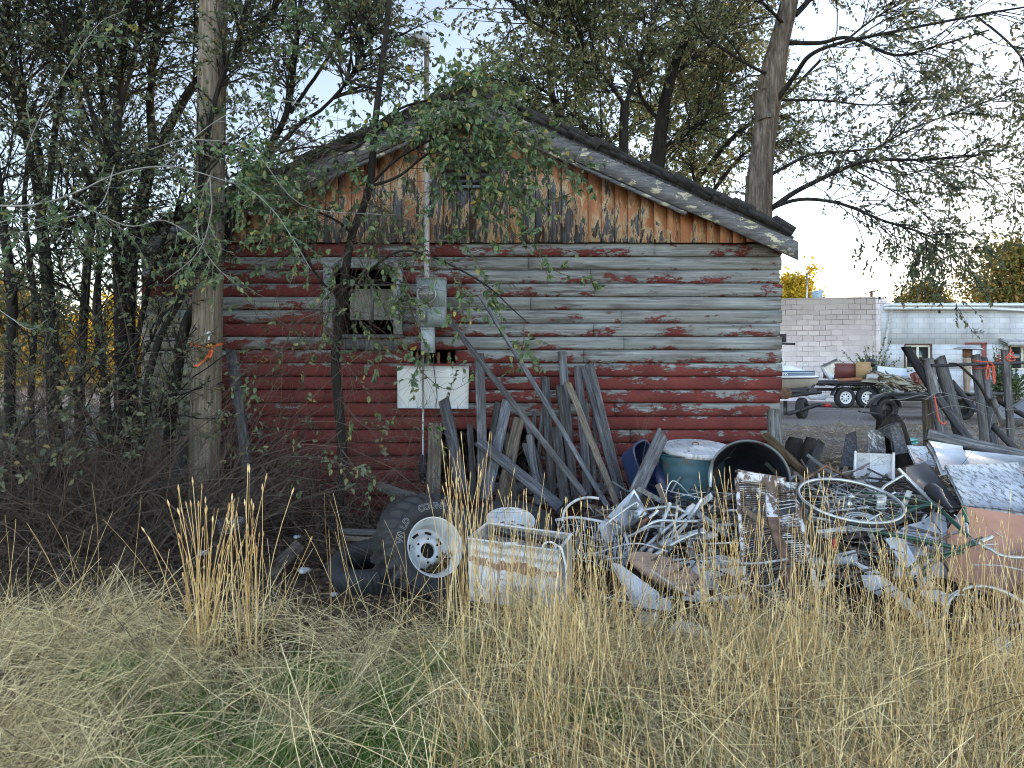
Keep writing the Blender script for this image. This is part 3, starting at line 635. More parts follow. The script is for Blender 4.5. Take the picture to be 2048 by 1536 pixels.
# ------------------------------------------------------------------ utility pole
def build_pole():
    Y = 6.9; b = at(406, 1062, Y); t0 = at(428, 0, Y); d = (t0 - b); top = b + d * 2.0
    r = MB(); P = resamp([b - d * .05, top], 60); P[:, 0] += np.cumsum(rng.normal(0, .0006, 60))
    root = thing('utility_pole', 'thick weathered wooden utility pole tied with an orange ribbon', 'pole', b)
    r.tube(P, [.142, .125, .10], 28); r.build('shaft', M['pole_wood'], root, smooth=True)
    rb = MB(); c = A(at(414, 690, Y)); rr = .143
    a = np.linspace(0, 2 * pi, 41)
    V = []
    for th in a:
        dz = .012 * sin(th * 2 + 1) + rng.normal(0, .001)
        V += [(c[0] + rr * cos(th), c[1] + rr * sin(th), c[2] + dz - .012), (c[0] + rr * cos(th), c[1] + rr * sin(th), c[2] + dz + .012)]
    rb.add(V, [(2 * i, 2 * i + 2, 2 * i + 3, 2 * i + 1) for i in range(40)])
    def tail(pts, wd=.026):
        P = spl(pts, 6)[None]; rb.ribbons(P, np.full(P.shape[:2], wd), side=A([[[0, 1, 0]]]))
    f = lambda px, py: tuple(at(px, py, 6.735))
    tail([f(420, 690), f(424, 700), f(420, 712), f(414, 722)]); tail([f(420, 692), f(419, 705), f(412, 717), f(404, 724)], .02)
    tail([f(404, 724), f(398, 730), f(387, 732)], .015)
    rbo = rb.build('ribbon', M['orange'], root)
    tg = MB(); tc = at(419, 690, 6.73); tg.box(tc, (.035, .006, .03), Matrix.Rotation(.2, 3, 'Y')); tg.build('tag', worn('yellow_tag', (.55, .42, .05), (.65, .5, .08), (.1, .1, .05), .6, sscale=60), root)
    bo = MB(); bc = at(419, 668, 6.76); bo.lathe([(.0001, .02), (.022, .018), (.022, .008), (.009, .004), (.009, -.03)], frame_z((0, -1, .1), bc), 12)
    bo.tube([bc + Vector((0, -.01, 0)), bc + Vector((0, -.015, -.055))], .010, 8); bo.build('bolt', M['white_enamel'], root, smooth=True)
build_pole()

# ------------------------------------------------------------------ trees
LEAF = {}
LEAF['near'] = leafmat('elm_leaf_near', [(0, (.06, .10, .05)), (.45, (.095, .155, .075)), (.8, (.145, .21, .10)), (.93, (.21, .24, .09)), (1, (.34, .28, .07))], .30)
LEAF['dark'] = leafmat('dull_green_leaf', [(0, (.06, .078, .052)), (.5, (.11, .135, .085)), (.85, (.17, .18, .10)), (1, (.25, .20, .08))], .4)  # muted dark greens with a few tan leaves
LEAF['olive'] = leafmat('olive_leaf', [(0, (.09, .105, .06)), (.5, (.15, .175, .09)), (.85, (.22, .23, .11)), (1, (.30, .25, .10))], .45)
LEAF['yellow'] = leafmat('yellow_leaf', [(0, (.45, .30, .02)), (.5, (.62, .44, .04)), (1, (.35, .33, .05))], .5)
LEAF['mixed'] = leafmat('autumn_leaf', [(0, (.08, .11, .03)), (.5, (.18, .17, .045)), (.8, (.30, .19, .05)), (1, (.40, .22, .06))], .4)
def unit(v): return v / (np.linalg.norm(v, axis=-1, keepdims=True) + 1e-9)
def shoots(P, n, L, ang, tr=(.25, 1), up=0., droop=0., jit=.12, Sg=6, bias=None):
    """n shoots from each polyline of P (K,S,3): list of new polylines (K*n,Sg,3)"""
    K, Sp = P.shape[:2]; k = rng.integers(0, K, K * n); t = rng.uniform(*tr, K * n) * (Sp - 1); i = np.clip(t.astype(int), 0, Sp - 2); f = (t - i)[:, None]
    p = P[k, i] * (1 - f) + P[k, i + 1] * f; d = unit(P[k, i + 1] - P[k, i])
    r = rng.normal(size=d.shape); r = unit(r - d * (r * d).sum(1, keepdims=True)); a = np.radians(rng.uniform(*ang, K * n))[:, None]
    d = unit(d * np.cos(a) + r * np.sin(a) + A((0, 0, up)))
    if bias is not None: d = unit(d + A(bias))
    ln = (rng.uniform(*L, K * n) * (1 - .35 * t / (Sp - 1)))[:, None] / (Sg - 1); out = [p]
    for s in range(Sg - 1):
        p = p + d * ln; out.append(p); d = unit(d + rng.normal(0, jit, d.shape) + A((0, 0, -droop)))
    return np.stack(out, 1)
def leafy(mb, P, n, L=(.04, .06), tr=(.15, 1), wr=.55, down=.35, spread=.9):
    K, Sp = P.shape[:2]; N_ = K * n; k = rng.integers(0, K, N_); t = rng.uniform(*tr, N_) * (Sp - 1); i = np.clip(t.astype(int), 0, Sp - 2); f = (t - i)[:, None]
    p = P[k, i] * (1 - f) + P[k, i + 1] * f; d = unit(P[k, i + 1] - P[k, i])
    d = unit(d + rng.normal(0, spread, d.shape) + A((0, 0, -down))); nn = unit(rng.normal(0, .7, d.shape) + A((0, 0, 1)))
    mb.leaves(p, d, nn, rng.uniform(*L, N_), wr)
def taper(P, r0, r1): return np.linspace(r0, r1, P.shape[1])[None].repeat(len(P), 0)
def pxl(pts, Y, dY=0.0):
    n = len(pts); return A([tuple(at(x, y, Y + dY * i / max(1, n - 1))) for i, (x, y) in enumerate(pts)])
def limb(mb, pts, Y, r, n=9, dY=0, wob=.004):
    P = spl(pxl(pts, Y, dY), 5); P = P + np.cumsum(rng.normal(0, wob, P.shape), 0) * .5
    mb.tube(P, r, n, True); return resamp(P, 14)[None]

def make_tree(name, label, loc, limbs, leaf, lv1=(10, (.5, 1.4)), lv2=(6, (.25, .6)), nleaf=9, lsize=(.04, .06), up=.1, droop=.03, group=None, bark='bark_dark', leaf_on1=0, tr=(.3, 1), lv3=None, ang=(25, 65), twigr=.003):
    root = thing(name, label, 'tree', loc, group)
    tk = MB(); LP = []
    for L_ in limbs:
        pts, Y, r = L_[0], L_[1], L_[2]; dY = L_[3] if len(L_) > 3 else 0; bear = L_[4] if len(L_) > 4 else 1
        P = limb(tk, pts, Y, r, 10, dY); 
        if bear: LP.append((P, bear))
    tk.build('trunk', M[bark], root, smooth=True)
    br = MB(); lf = MB()
    for P, bear in LP:
        a = shoots(P, int(lv1[0] * bear), lv1[1], ang, tr, up, droop * .5); br.tubes(a, taper(a, twigr * 3.2, twigr * 1.2), 4)
        b = shoots(a, lv2[0], lv2[1], (25, 70), (.2, 1), up * .5, droop); br.tubes(b, taper(b, twigr, twigr * .5), 3)
        if leaf_on1: leafy(lf, a, leaf_on1, lsize)
        if lv3:
            c = shoots(b, lv3[0], lv3[1], (25, 70), (.2, 1), 0, droop, Sg=4); br.tubes(c, taper(c, twigr * .6, twigr * .35), 3); leafy(lf, c, nleaf, lsize)
        else: leafy(lf, b, nleaf, lsize)
    br.build('branches', M[bark], root); lf.build('crown', LEAF[leaf], root)
    return root
def base(px, Y): 
    x = (px - 1024) / F * Y; return (x, Y, float(gh(x, Y)))

# left clump: dark multi stemmed trees
GT = 'dark slender trees in the clump left of the building'
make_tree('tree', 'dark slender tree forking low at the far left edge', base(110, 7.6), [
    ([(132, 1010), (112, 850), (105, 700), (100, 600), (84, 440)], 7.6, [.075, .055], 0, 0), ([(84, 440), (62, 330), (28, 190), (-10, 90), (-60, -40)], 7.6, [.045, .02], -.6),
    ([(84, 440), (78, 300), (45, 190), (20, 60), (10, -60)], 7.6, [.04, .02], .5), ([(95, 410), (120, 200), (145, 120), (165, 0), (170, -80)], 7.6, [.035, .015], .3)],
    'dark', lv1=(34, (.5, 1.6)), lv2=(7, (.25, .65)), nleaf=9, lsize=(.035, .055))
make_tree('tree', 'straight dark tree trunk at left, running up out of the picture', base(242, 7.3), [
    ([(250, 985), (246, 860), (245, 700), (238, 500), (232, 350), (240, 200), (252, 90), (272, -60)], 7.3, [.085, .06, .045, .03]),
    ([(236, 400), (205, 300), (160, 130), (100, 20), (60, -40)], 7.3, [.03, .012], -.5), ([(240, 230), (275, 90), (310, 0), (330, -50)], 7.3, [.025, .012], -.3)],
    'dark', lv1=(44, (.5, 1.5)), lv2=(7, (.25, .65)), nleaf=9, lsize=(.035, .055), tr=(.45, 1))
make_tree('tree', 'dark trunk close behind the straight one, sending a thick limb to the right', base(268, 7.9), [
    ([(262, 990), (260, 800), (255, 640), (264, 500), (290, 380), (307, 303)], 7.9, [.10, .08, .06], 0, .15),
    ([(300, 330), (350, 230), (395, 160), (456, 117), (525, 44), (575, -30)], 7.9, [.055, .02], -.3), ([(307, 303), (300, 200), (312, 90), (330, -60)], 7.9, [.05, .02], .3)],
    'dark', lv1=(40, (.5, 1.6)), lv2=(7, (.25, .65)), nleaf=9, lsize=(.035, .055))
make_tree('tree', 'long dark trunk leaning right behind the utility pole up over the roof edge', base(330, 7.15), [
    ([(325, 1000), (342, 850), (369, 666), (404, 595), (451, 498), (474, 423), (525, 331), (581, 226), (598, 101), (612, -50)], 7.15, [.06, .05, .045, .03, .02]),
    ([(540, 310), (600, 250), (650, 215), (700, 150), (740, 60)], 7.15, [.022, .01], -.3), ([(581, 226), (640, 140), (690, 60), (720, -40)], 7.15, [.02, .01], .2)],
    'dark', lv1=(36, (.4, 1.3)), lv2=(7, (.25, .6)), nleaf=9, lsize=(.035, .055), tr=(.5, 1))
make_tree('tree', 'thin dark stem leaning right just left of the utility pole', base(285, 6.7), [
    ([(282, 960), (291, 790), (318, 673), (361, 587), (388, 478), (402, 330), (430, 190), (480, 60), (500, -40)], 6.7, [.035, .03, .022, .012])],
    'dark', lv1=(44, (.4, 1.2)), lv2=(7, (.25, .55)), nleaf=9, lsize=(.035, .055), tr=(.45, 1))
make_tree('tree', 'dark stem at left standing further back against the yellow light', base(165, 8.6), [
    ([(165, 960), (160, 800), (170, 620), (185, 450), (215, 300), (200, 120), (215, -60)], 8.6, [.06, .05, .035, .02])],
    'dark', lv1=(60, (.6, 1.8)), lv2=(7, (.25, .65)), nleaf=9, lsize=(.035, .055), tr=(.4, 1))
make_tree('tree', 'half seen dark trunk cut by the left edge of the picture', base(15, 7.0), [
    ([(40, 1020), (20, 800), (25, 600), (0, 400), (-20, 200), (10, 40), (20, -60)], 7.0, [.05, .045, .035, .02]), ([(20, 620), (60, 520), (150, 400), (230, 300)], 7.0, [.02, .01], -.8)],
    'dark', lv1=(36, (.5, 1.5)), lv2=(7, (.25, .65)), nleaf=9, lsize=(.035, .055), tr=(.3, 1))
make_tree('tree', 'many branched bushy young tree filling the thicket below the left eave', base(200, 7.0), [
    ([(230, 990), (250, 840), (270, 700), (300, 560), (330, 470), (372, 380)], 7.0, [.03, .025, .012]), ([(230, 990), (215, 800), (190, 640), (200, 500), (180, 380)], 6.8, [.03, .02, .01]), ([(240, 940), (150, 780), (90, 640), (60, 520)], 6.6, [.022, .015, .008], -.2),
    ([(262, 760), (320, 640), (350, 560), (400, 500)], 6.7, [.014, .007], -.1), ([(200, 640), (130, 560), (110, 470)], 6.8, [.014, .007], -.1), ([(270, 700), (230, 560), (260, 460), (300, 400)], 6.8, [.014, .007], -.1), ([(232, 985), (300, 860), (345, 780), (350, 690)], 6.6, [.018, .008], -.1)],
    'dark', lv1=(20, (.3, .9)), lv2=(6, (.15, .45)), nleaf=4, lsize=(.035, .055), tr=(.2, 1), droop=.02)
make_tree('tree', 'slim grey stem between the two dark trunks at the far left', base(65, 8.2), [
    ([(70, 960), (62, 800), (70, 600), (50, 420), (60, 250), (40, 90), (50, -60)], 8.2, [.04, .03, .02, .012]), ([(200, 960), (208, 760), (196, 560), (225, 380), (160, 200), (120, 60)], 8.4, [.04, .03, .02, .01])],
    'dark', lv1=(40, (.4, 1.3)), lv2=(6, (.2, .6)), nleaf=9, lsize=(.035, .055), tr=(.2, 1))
# sapling in front of the wall, with leafy drooping sprays over the gable
def sapling():
    Y = 6.55; root = thing('sapling', 'young elm growing in front of the log wall, its leafy sprays covering the gable', 'tree', base(676, Y))
    tk = MB(); LP = []
    LP.append(limb(tk, [(668, 1060), (684, 960), (684, 880), (673, 720), (682, 640), (692, 560), (706, 470), (740, 380), (752, 250), (765, 130), (776, 40), (782, -60)], Y, [.048, .044, .038, .03, .018], 10))
    L2 = []
    for pts, dY in (([(706, 470), (680, 445), (650, 430), (600, 412), (560, 408)], -.3), ([(742, 370), (790, 320), (850, 285), (900, 265), (960, 262)], -.5), ([(742, 372), (800, 350), (870, 300), (950, 300), (1050, 330)], -.6),
                    ([(752, 250), (800, 215), (870, 195), (960, 200), (1060, 240)], -.6), ([(690, 600), (640, 560), (590, 470), (570, 400)], -.3),
                    ([(752, 260), (700, 300), (640, 290), (560, 300)], -.4), ([(760, 180), (700, 160), (640, 90), (600, 70)], -.2), ([(772, 70), (720, 30), (670, -20)], .3),
                    ([(690, 610), (740, 540), (820, 500), (960, 560), (1050, 640)], -.6)):
        L2.append(limb(tk, pts, Y, [.014, .005], 7, dY))
    tk.build('trunk', M['bark_dark'], root, smooth=True)
    br = MB(); lf = MB()
    P = np.concatenate(L2); 
    a = shoots(P, 12, (.35, 1.0), (20, 70), (.15, 1), .0, .06); br.tubes(a, taper(a, .004, .0016), 4)
    b = shoots(a, 5, (.15, .40), (25, 65), (.15, 1), 0, .07); br.tubes(b, taper(b, .0018, .001), 3); leafy(lf, b, 8, (.04, .068), wr=.62, down=.5)
    # dense spray over the gable peak
    pk = np.concatenate(L2[1:4]); a = shoots(pk, 17, (.35, 1.15), (20, 85), (.2, 1), .0, .09); br.tubes(a, taper(a, .0035, .0014), 4)
    b = shoots(a, 5, (.15, .4), (25, 65), (.15, 1), 0, .08); br.tubes(b, taper(b, .0016, .001), 3); leafy(lf, b, 9, (.036, .068), wr=.62, down=.5)
    # long arching shoots hanging down in front of the wall
    hang = []
    for pts, dY in (([(905, 270), (955, 350), (985, 430), (1060, 500), (1100, 560)], -.2), ([(940, 262), (1010, 380), (1090, 400), (1160, 380)], .0), ([(960, 270), (1060, 300), (1130, 330), (1150, 370)], -.3),
                    ([(1000, 300), (1060, 470), (1110, 540), (1190, 556)], 0), ([(870, 300), (908, 380), (912, 450), (960, 530), (975, 560), (1010, 640)], -.2),
                    ([(700, 480), (740, 560), (780, 640), (840, 740), (900, 780), (960, 750)], -.2), ([(690, 560), (640, 620), (690, 720), (740, 790), (760, 850)], -.2), ([(800, 560), (830, 640), (850, 700), (820, 760)], -.3),
                    ([(684, 620), (600, 640), (560, 700), (470, 760)], -.2), ([(682, 800), (740, 860), (820, 840), (905, 880)], -.2), ([(684, 860), (640, 900), (620, 930), (600, 990)], -.2), ([(684, 900), (720, 950), (740, 960), (830, 1010)], -.4),
                    ([(673, 720), (620, 690), (560, 640), (480, 600)], -.2), ([(900, 265), (860, 400), (840, 470), (890, 560)], -.5), ([(1000, 270), (1080, 290), (1160, 330), (1210, 330)], 0), ([(700, 300), (640, 330), (590, 400), (520, 470)], -.2), ([(745, 300), (690, 330), (640, 400), (600, 480), (590, 560)], -.3), ([(620, 250), (560, 320), (500, 350), (450, 420)], 0), ([(740, 380), (760, 440), (740, 520), (700, 600)], -.3), ([(705, 480), (740, 500), (790, 560), (800, 660)], -.2), ([(700, 500), (670, 540), (660, 620), (640, 700)], -.2), ([(725, 400), (800, 440), (830, 520), (770, 620)], -.3), ([(690, 600), (720, 640), (760, 700), (750, 760)], -.2), ([(742, 372), (770, 420), (760, 480), (720, 520)], -.3)):
        hang.append(limb(br, pts, Y - .1, [.006, .002], 5, dY, .003))
    h = np.concatenate(hang); a = shoots(h, 11, (.12, .45), (20, 70), (.1, 1), 0, .1); br.tubes(a, taper(a, .0018, .0009), 3); leafy(lf, a[::3], 8, (.038, .062), wr=.62, down=.5); leafy(lf, h[:8], 24, (.04, .065), wr=.62, down=.5); leafy(lf, h[16:], 30, (.04, .065), wr=.62, down=.5); leafy(lf, a[1::3], 5, (.036, .06), wr=.62, down=.5)
    a = shoots(np.concatenate([LP[0]] * 1 + L2[5:6] + hang[6:]), 34, (.25, .9), (20, 90), (.0, .9), 0, .08); br.tubes(a, taper(a, .0022, .0009), 3)
    br.build('branches', M['twig'], root); lf.build('crown', LEAF['near'], root)
sapling()
# low sprays with pale bowed shoots hanging in front of the pole
def sprays():
    Y = 5.2; root = thing('overhanging_bough', 'leafy bough with pale arching shoots hanging in front of the utility pole', 'branch', at(-40, 300, Y))
    br = MB(); lf = MB(); H = []
    H.append(limb(br, [(-120, 400), (40, 410), (130, 390), (230, 345), (330, 330), (420, 352)], Y, [.007, .004], 7, .2))
    for pts in ([(420, 352), (400, 400), (394, 440)], [(420, 352), (425, 420), (400, 500), (330, 560)], [(300, 300), (380, 280), (500, 300), (600, 410), (760, 430)], [(230, 330), (200, 410), (120, 440), (40, 470)],
                [(394, 440), (400, 480), (430, 530), (470, 570)], [(330, 330), (420, 250), (520, 200), (620, 210)], [(130, 390), (250, 450), (330, 440), (400, 480)], [(420, 352), (500, 380), (560, 440), (620, 540)],
                [(40, 330), (100, 200), (190, 60), (260, 20)], [(-100, 500), (20, 440), (100, 450), (190, 480)], [(-100, 560), (0, 620), (60, 660), (100, 640)]):
        H.append(limb(br, pts, Y + rng.uniform(-.2, .3), [.004, .002], 6, rng.uniform(-.3, .3), .003))
    h = np.concatenate(H); a = shoots(h, 11, (.15, .55), (20, 70), (.05, 1), 0, .07); br.tubes(a, taper(a, .002, .001), 3); leafy(lf, a, 11, (.032, .052), wr=.62, down=.4)
    br.build('branches', M['twig_pale'], root); lf.build('leaves', LEAF['near'], root)
sprays()
# trees behind the building
make_tree('tree', 'forked tree with thin black limbs rising behind the roof ridge', base(1248, 14.5), [
    ([(1250, 720), (1250, 420), (1247, 320), (1248, 225), (1250, 205)], 14.5, [.11, .10, .075], 0, 0), ([(1250, 215), (1222, 170), (1165, 115), (1125, 60), (1100, -20)], 14.5, [.05, .02], -.8, 1.5),
    ([(1250, 215), (1282, 120), (1302, 60), (1320, 0), (1325, -60)], 14.5, [.05, .025], .5, 1.3), ([(1170, 115), (1158, 40), (1150, -40)], 14.3, [.03, .012], -.5), ([(1130, 75), (1060, 40), (1020, 0), (1000, -40)], 13.6, [.03, .012], -.5, .5),
    ([(1248, 330), (1180, 260), (1100, 190), (1040, 160)], 14.0, [.03, .012], -.8, 1.6)],
    'olive', lv1=(42, (.9, 2.6)), lv2=(8, (.4, .9)), nleaf=16, lsize=(.055, .085), droop=.08, tr=(.1, 1), twigr=.004)
make_tree('tree', 'rougher forked trunk behind the roof, second from the big tree', base(1310, 16), [
    ([(1300, 760), (1310, 420), (1318, 300), (1330, 210), (1350, 130), (1385, 40), (1400, -60)], 16, [.20, .16, .10, .05]), ([(1325, 250), (1285, 200), (1270, 150), (1230, 60), (1220, -30)], 16, [.05, .02], .6, 1.2), ([(1345, 150), (1420, 90), (1480, 20), (1500, -60)], 16, [.05, .02], .6, 1.3),
    ([(1318, 300), (1400, 250), (1450, 180), (1500, 150)], 16, [.04, .015], .6, 1.2)],
    'olive', lv1=(42, (1.0, 2.8)), lv2=(8, (.4, 1.0)), nleaf=16, lsize=(.06, .09), droop=.06, tr=(.1, 1), twigr=.004)
make_tree('tree', 'slanting thin tree behind the roof just left of the big tree', base(1370, 17), [
    ([(1340, 760), (1385, 400), (1420, 330), (1470, 270), (1560, 200), (1640, 120)], 17, [.08, .06, .03]), ([(1400, 420), (1450, 350), (1500, 300), (1580, 280)], 18, [.06, .02], 0, 1.2), ([(1395, 390), (1380, 300), (1400, 200), (1420, 120)], 17.5, [.04, .02])],
    'olive', lv1=(40, (.8, 2.3)), lv2=(7, (.4, .9)), nleaf=13, lsize=(.055, .085), droop=.05, tr=(.1, 1), twigr=.004)
make_tree('tree', 'pale green tree far behind the roof ridge', base(1120, 24), [
    ([(1120, 740), (1110, 500), (1130, 300), (1100, 160), (1120, 0)], 24, [.2, .15, .05]), ([(1120, 400), (1200, 300), (1300, 220), (1380, 120)], 24, [.06, .03], 1, 1.5), ([(1130, 420), (1280, 380), (1380, 340), (1450, 280)], 25, [.05, .02], 1, 1.2)],
    'olive', lv1=(40, (1.5, 3.5)), lv2=(7, (.7, 1.4)), nleaf=14, lsize=(.12, .18), droop=.05, tr=(.1, 1), twigr=.006)
def big_tree():
    bk = G('furrowed_bark'); v = bk.obj(); f = bk.noise(bk.map(v, (9, 9, 1.3)), 2.2, 8, .7, .6)
    bk.bump(f, 1.0, .05); bk.fin(bk.ramp(f, [(.3, (.03, .024, .02)), (.5, (.10, .085, .07)), (.7, (.22, .19, .165))]), .95, 0, .1)
    Y = 12.6; root = thing('big_tree', 'big furrowed tree trunk with a cut stub rising behind the right eave', 'tree', base(1515, Y))
    tk = MB(); P = spl(pxl([(1505, 800), (1512, 620), (1517, 430), (1520, 350), (1528, 280), (1538, 200), (1550, 120), (1572, 30), (1590, -60)], Y), 6)
    n = len(P); rr = np.interp(np.linspace(0, 1, n), [0, .25, .42, .55, .72, .8, 1], [.235, .225, .20, .185, .20, .165, .13])
    th = np.arange(24) * 2 * pi / 24; V = []
    for i in range(n):
        for t_ in th: V.append(P[i] + A((cos(t_), sin(t_), 0)) * rr[i] * (1 + .06 * sin(t_ * 7 + i * .1) + .04 * sin(t_ * 13 - i * .25) + rng.normal(0, .012)))
    q = [(i * 24 + k, i * 24 + (k + 1) % 24, i * 24 + 24 + (k + 1) % 24, i * 24 + 24 + k) for i in range(n - 1) for k in range(24)]; tk.add(V, q)
    tk.tube(pxl([(1530, 240), (1524, 200), (1520, 182)], Y - .08), [.14, .15, .12], 14); tk.tube(pxl([(1508, 440), (1500, 400), (1494, 352)], Y), [.10, .07, .03], 10)
    tk.build('trunk', bk.m, root, smooth=True)
    br = MB(); lf = MB(); L = []; B2 = []
    for pts, r, dY in (([(1532, 425), (1590, 385), (1660, 350), (1740, 322), (1850, 320), (1960, 310)], [.05, .015], -1.5), ([(1535, 420), (1600, 400), (1680, 408), (1760, 440), (1850, 470), (1900, 500)], [.035, .01], -2.0),
                       ([(1540, 350), (1620, 310), (1690, 305), (1800, 290)], [.03, .01], 1), ([(1545, 215), (1590, 150), (1620, 110), (1680, 85), (1800, 60), (1950, 30), (2060, 10)], [.045, .012], -2.5),
                       ([(1572, 85), (1640, 85), (1700, 75), (1790, 110), (1880, 90), (1980, 60)], [.04, .012], -2), ([(1590, 30), (1640, -20), (1700, -60)], [.05, .03], 0), ([(1555, 200), (1640, 200), (1760, 210), (1900, 190)], [.025, .008], 1.2),
                       ([(1700, 335), (1780, 380), (1850, 430), (1890, 520)], [.015, .006], 0), ([(1700, 330), (1800, 270), (1900, 230), (2010, 190)], [.02, .008], .5), ([(1560, 160), (1480, 120), (1400, 60), (1350, -20)], [.03, .01], -.8), ([(1580, 60), (1520, 0), (1460, -50)], [.03, .015], -1),
                       ([(1690, 320), (1800, 350), (1900, 330), (2040, 380)], [.015, .006], 0), ([(1680, 90), (1760, 30), (1860, -20)], [.02, .01], -1), ([(1950, 30), (2030, 100), (2090, 200), (2120, 300)], [.02, .01], -2)):
        L.append(limb(br, pts, Y, r, 8, dY))
    h = np.concatenate(L)
    a = shoots(h, 24, (.5, 2.0), (20, 60), (.2, 1), .02, .05); br.tubes(a, taper(a, .009, .004), 4)
    b = shoots(a, 6, (.3, .8), (20, 60), (.2, 1), 0, .06); br.tubes(b, taper(b, .004, .002), 3); leafy(lf, b, 13, (.042, .075), wr=.5, down=.5, spread=.7)
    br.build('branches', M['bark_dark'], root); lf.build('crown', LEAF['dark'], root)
big_tree()
def far_tree(name, label, loc, R, leaf, ncl, nleaf, ls, zr, seed, group=None, trunk_r=.15):
    r_ = np.random.default_rng(seed); root = thing(name, label, 'tree', loc, group); L = A(loc)
    tk = MB(); top = L + A((0, 0, zr * 1.3)); tk.tube([L - A((0, 0, .3)), L + A((.1, 0, zr * .6)), top], [trunk_r, trunk_r * .6, .04], 8, True, 4)
    c = unit(r_.normal(size=(ncl, 3))) * (r_.uniform(.25, 1, (ncl, 1)) ** .6) * A(R) * (1 + .25 * np.sin(r_.uniform(0, 6, (ncl, 1)))); c[:, 2] += zr * 1.15
    st = L + np.stack([c[:, 0] * .05, c[:, 1] * .05, c[:, 2] * .45], 1); P = np.stack([st, st * .5 + (L + c) * .5 + A((0, 0, .15)), L + c], 1); tk.tubes(P, taper(P, trunk_r * .22, .02), 4)
    tk.build('trunk', M['bark_dark'], root)
    k = r_.integers(0, ncl, nleaf); p = L + c[k] + r_.normal(size=(nleaf, 3)) * A(R) * .14
    lf = MB(); lf.leaves(p, unit(r_.normal(size=(nleaf, 3)) + A((0, 0, -.3))), unit(r_.normal(0, .7, (nleaf, 3)) + A((0, 0, 1))), r_.uniform(ls * .7, ls * 1.3, nleaf), .6); lf.build('crown', LEAF[leaf], root)
    return root
def fb(px, Y): return ((px - 1024) / F * Y, Y, 0)
far_tree('yellow_tree', 'bright yellow sunlit tree behind the left end of the block building', fb(1592, 52), (1.9, 2, 1.9), 'yellow', 60, 9000, .22, 5.2, 1)
far_tree('yellow_tree', 'small yellow tree beside the thin pole above the block wall', fb(1632, 50), (.9, 1, .9), 'yellow', 30, 3000, .2, 4.4, 2)
far_tree('round_tree', 'low rounded olive tree showing above the metal roof', fb(1855, 60), (2.3, 2.3, 2.0), 'mixed', 60, 9000, .25, 4.9, 3)
far_tree('autumn_tree', 'green and orange tree at the right edge above the metal roof', fb(2045, 40), (2.7, 2.7, 2.6), 'mixed', 90, 16000, .2, 4.9, 4, trunk_r=.2)
far_tree('golden_tree', 'golden tree glowing low behind the left clump', fb(120, 45), (4.2, 3, 2.3), 'yellow', 70, 9000, .3, 2.2, 5)
far_tree('golden_tree', 'orange golden tree at the far left edge of the picture', fb(-20, 38), (2.6, 3, 2.2), 'mixed', 80, 8000, .28, 3.2, 6)
far_tree('golden_tree', 'golden bush like tree seen between the trunks next to the building', fb(260, 50), (3.5, 3, 3.0), 'yellow', 70, 9000, .3, 2.2, 9)

# ------------------------------------------------------------------ the yard and block building at the right
def mat_block():
    g = G('painted_concrete_block'); p = g.pos(); x, y, z = g.xyz(p)
    cv = g.n('ShaderNodeCombineXYZ'); g.lk(x, cv.inputs[0]); g.lk(z, cv.inputs[1])
    br = g.n('ShaderNodeTexBrick'); g.lk(cv.outputs[0], br.inputs['Vector']); br.inputs['Scale'].default_value = 1
    br.inputs['Brick Width'].default_value = .41; br.inputs['Row Height'].default_value = .2; br.inputs['Mortar Size'].default_value = .008; br.inputs['Mortar Smooth'].default_value = .4
    br.inputs['Color1'].default_value = (.46, .50, .55, 1); br.inputs['Color2'].default_value = (.56, .60, .65, 1); br.inputs['Mortar'].default_value = (.30, .32, .35, 1)
    col = g.mix(g.ramp(g.noise(g.map(p, (.5, .5, 2)), 2, 7, .7), [(.4, 0), (.62, .35)]), br.outputs['Color'], (.36, .40, .46))
    col = g.mix(g.ramp(z, [(.0, .75), (.9, 0)]), col, (.30, .29, .28))
    g.bump(g.math('SUBTRACT', 1.0, br.outputs['Fac']), .5, .01); return g.fin(col, .85, 0, .15)
def mat_block_old():
    g = G('old_whitewashed_block_light_tint'); p = g.pos(); x, y, z = g.xyz(p)
    w1 = g.math('MULTIPLY_ADD', g.noise(p, .8, 3, .5), .12, z)
    cv = g.n('ShaderNodeCombineXYZ'); g.lk(g.math('MULTIPLY', x, 1.06), cv.inputs[0]); g.lk(w1, cv.inputs[1])
    br = g.n('ShaderNodeTexBrick'); g.lk(cv.outputs[0], br.inputs['Vector']); br.inputs['Scale'].default_value = 1
    br.inputs['Brick Width'].default_value = .42; br.inputs['Row Height'].default_value = .2; br.inputs['Mortar Size'].default_value = .013; br.inputs['Mortar Smooth'].default_value = .5
    br.inputs['Color1'].default_value = (.52, .48, .49, 1); br.inputs['Color2'].default_value = (.63, .59, .60, 1)  # pinkish cast of the light on this end is put into the block colour
    mc = g.ramp(g.noise(p, 1.2, 4, .6), [(.42, (.58, .55, .56)), (.58, (.24, .21, .20))]); g.lk(mc, br.inputs['Mortar'])
    col = g.mix(g.ramp(g.noise(g.map(p, (1.6, 1, .8)), 1.6, 6, .6), [(.56, 0), (.66, .45)]), br.outputs['Color'], (.42, .38, .37))
    sx = g.math('ABSOLUTE', g.math('SUBTRACT', x, g.math('MULTIPLY_ADD', g.noise(p, 1.5, 2, .5), .25, 8.62)))
    col = g.mix(g.ramp(sx, [(.035, .9), (.06, 0)]), col, (.33, .29, .27))
    col = g.mix(g.ramp(z, [(3.80, 0), (3.9, .7)]), col, (.33, .31, .29))
    g.bump(g.math('SUBTRACT', 1.0, br.outputs['Fac']), .6, .015); return g.fin(col, .9, 0, .1)
YW = 28.0
def wx(px): return (px - 1024) / F * YW
def wz(py): return CAMZ - (py - 720) / F * YW
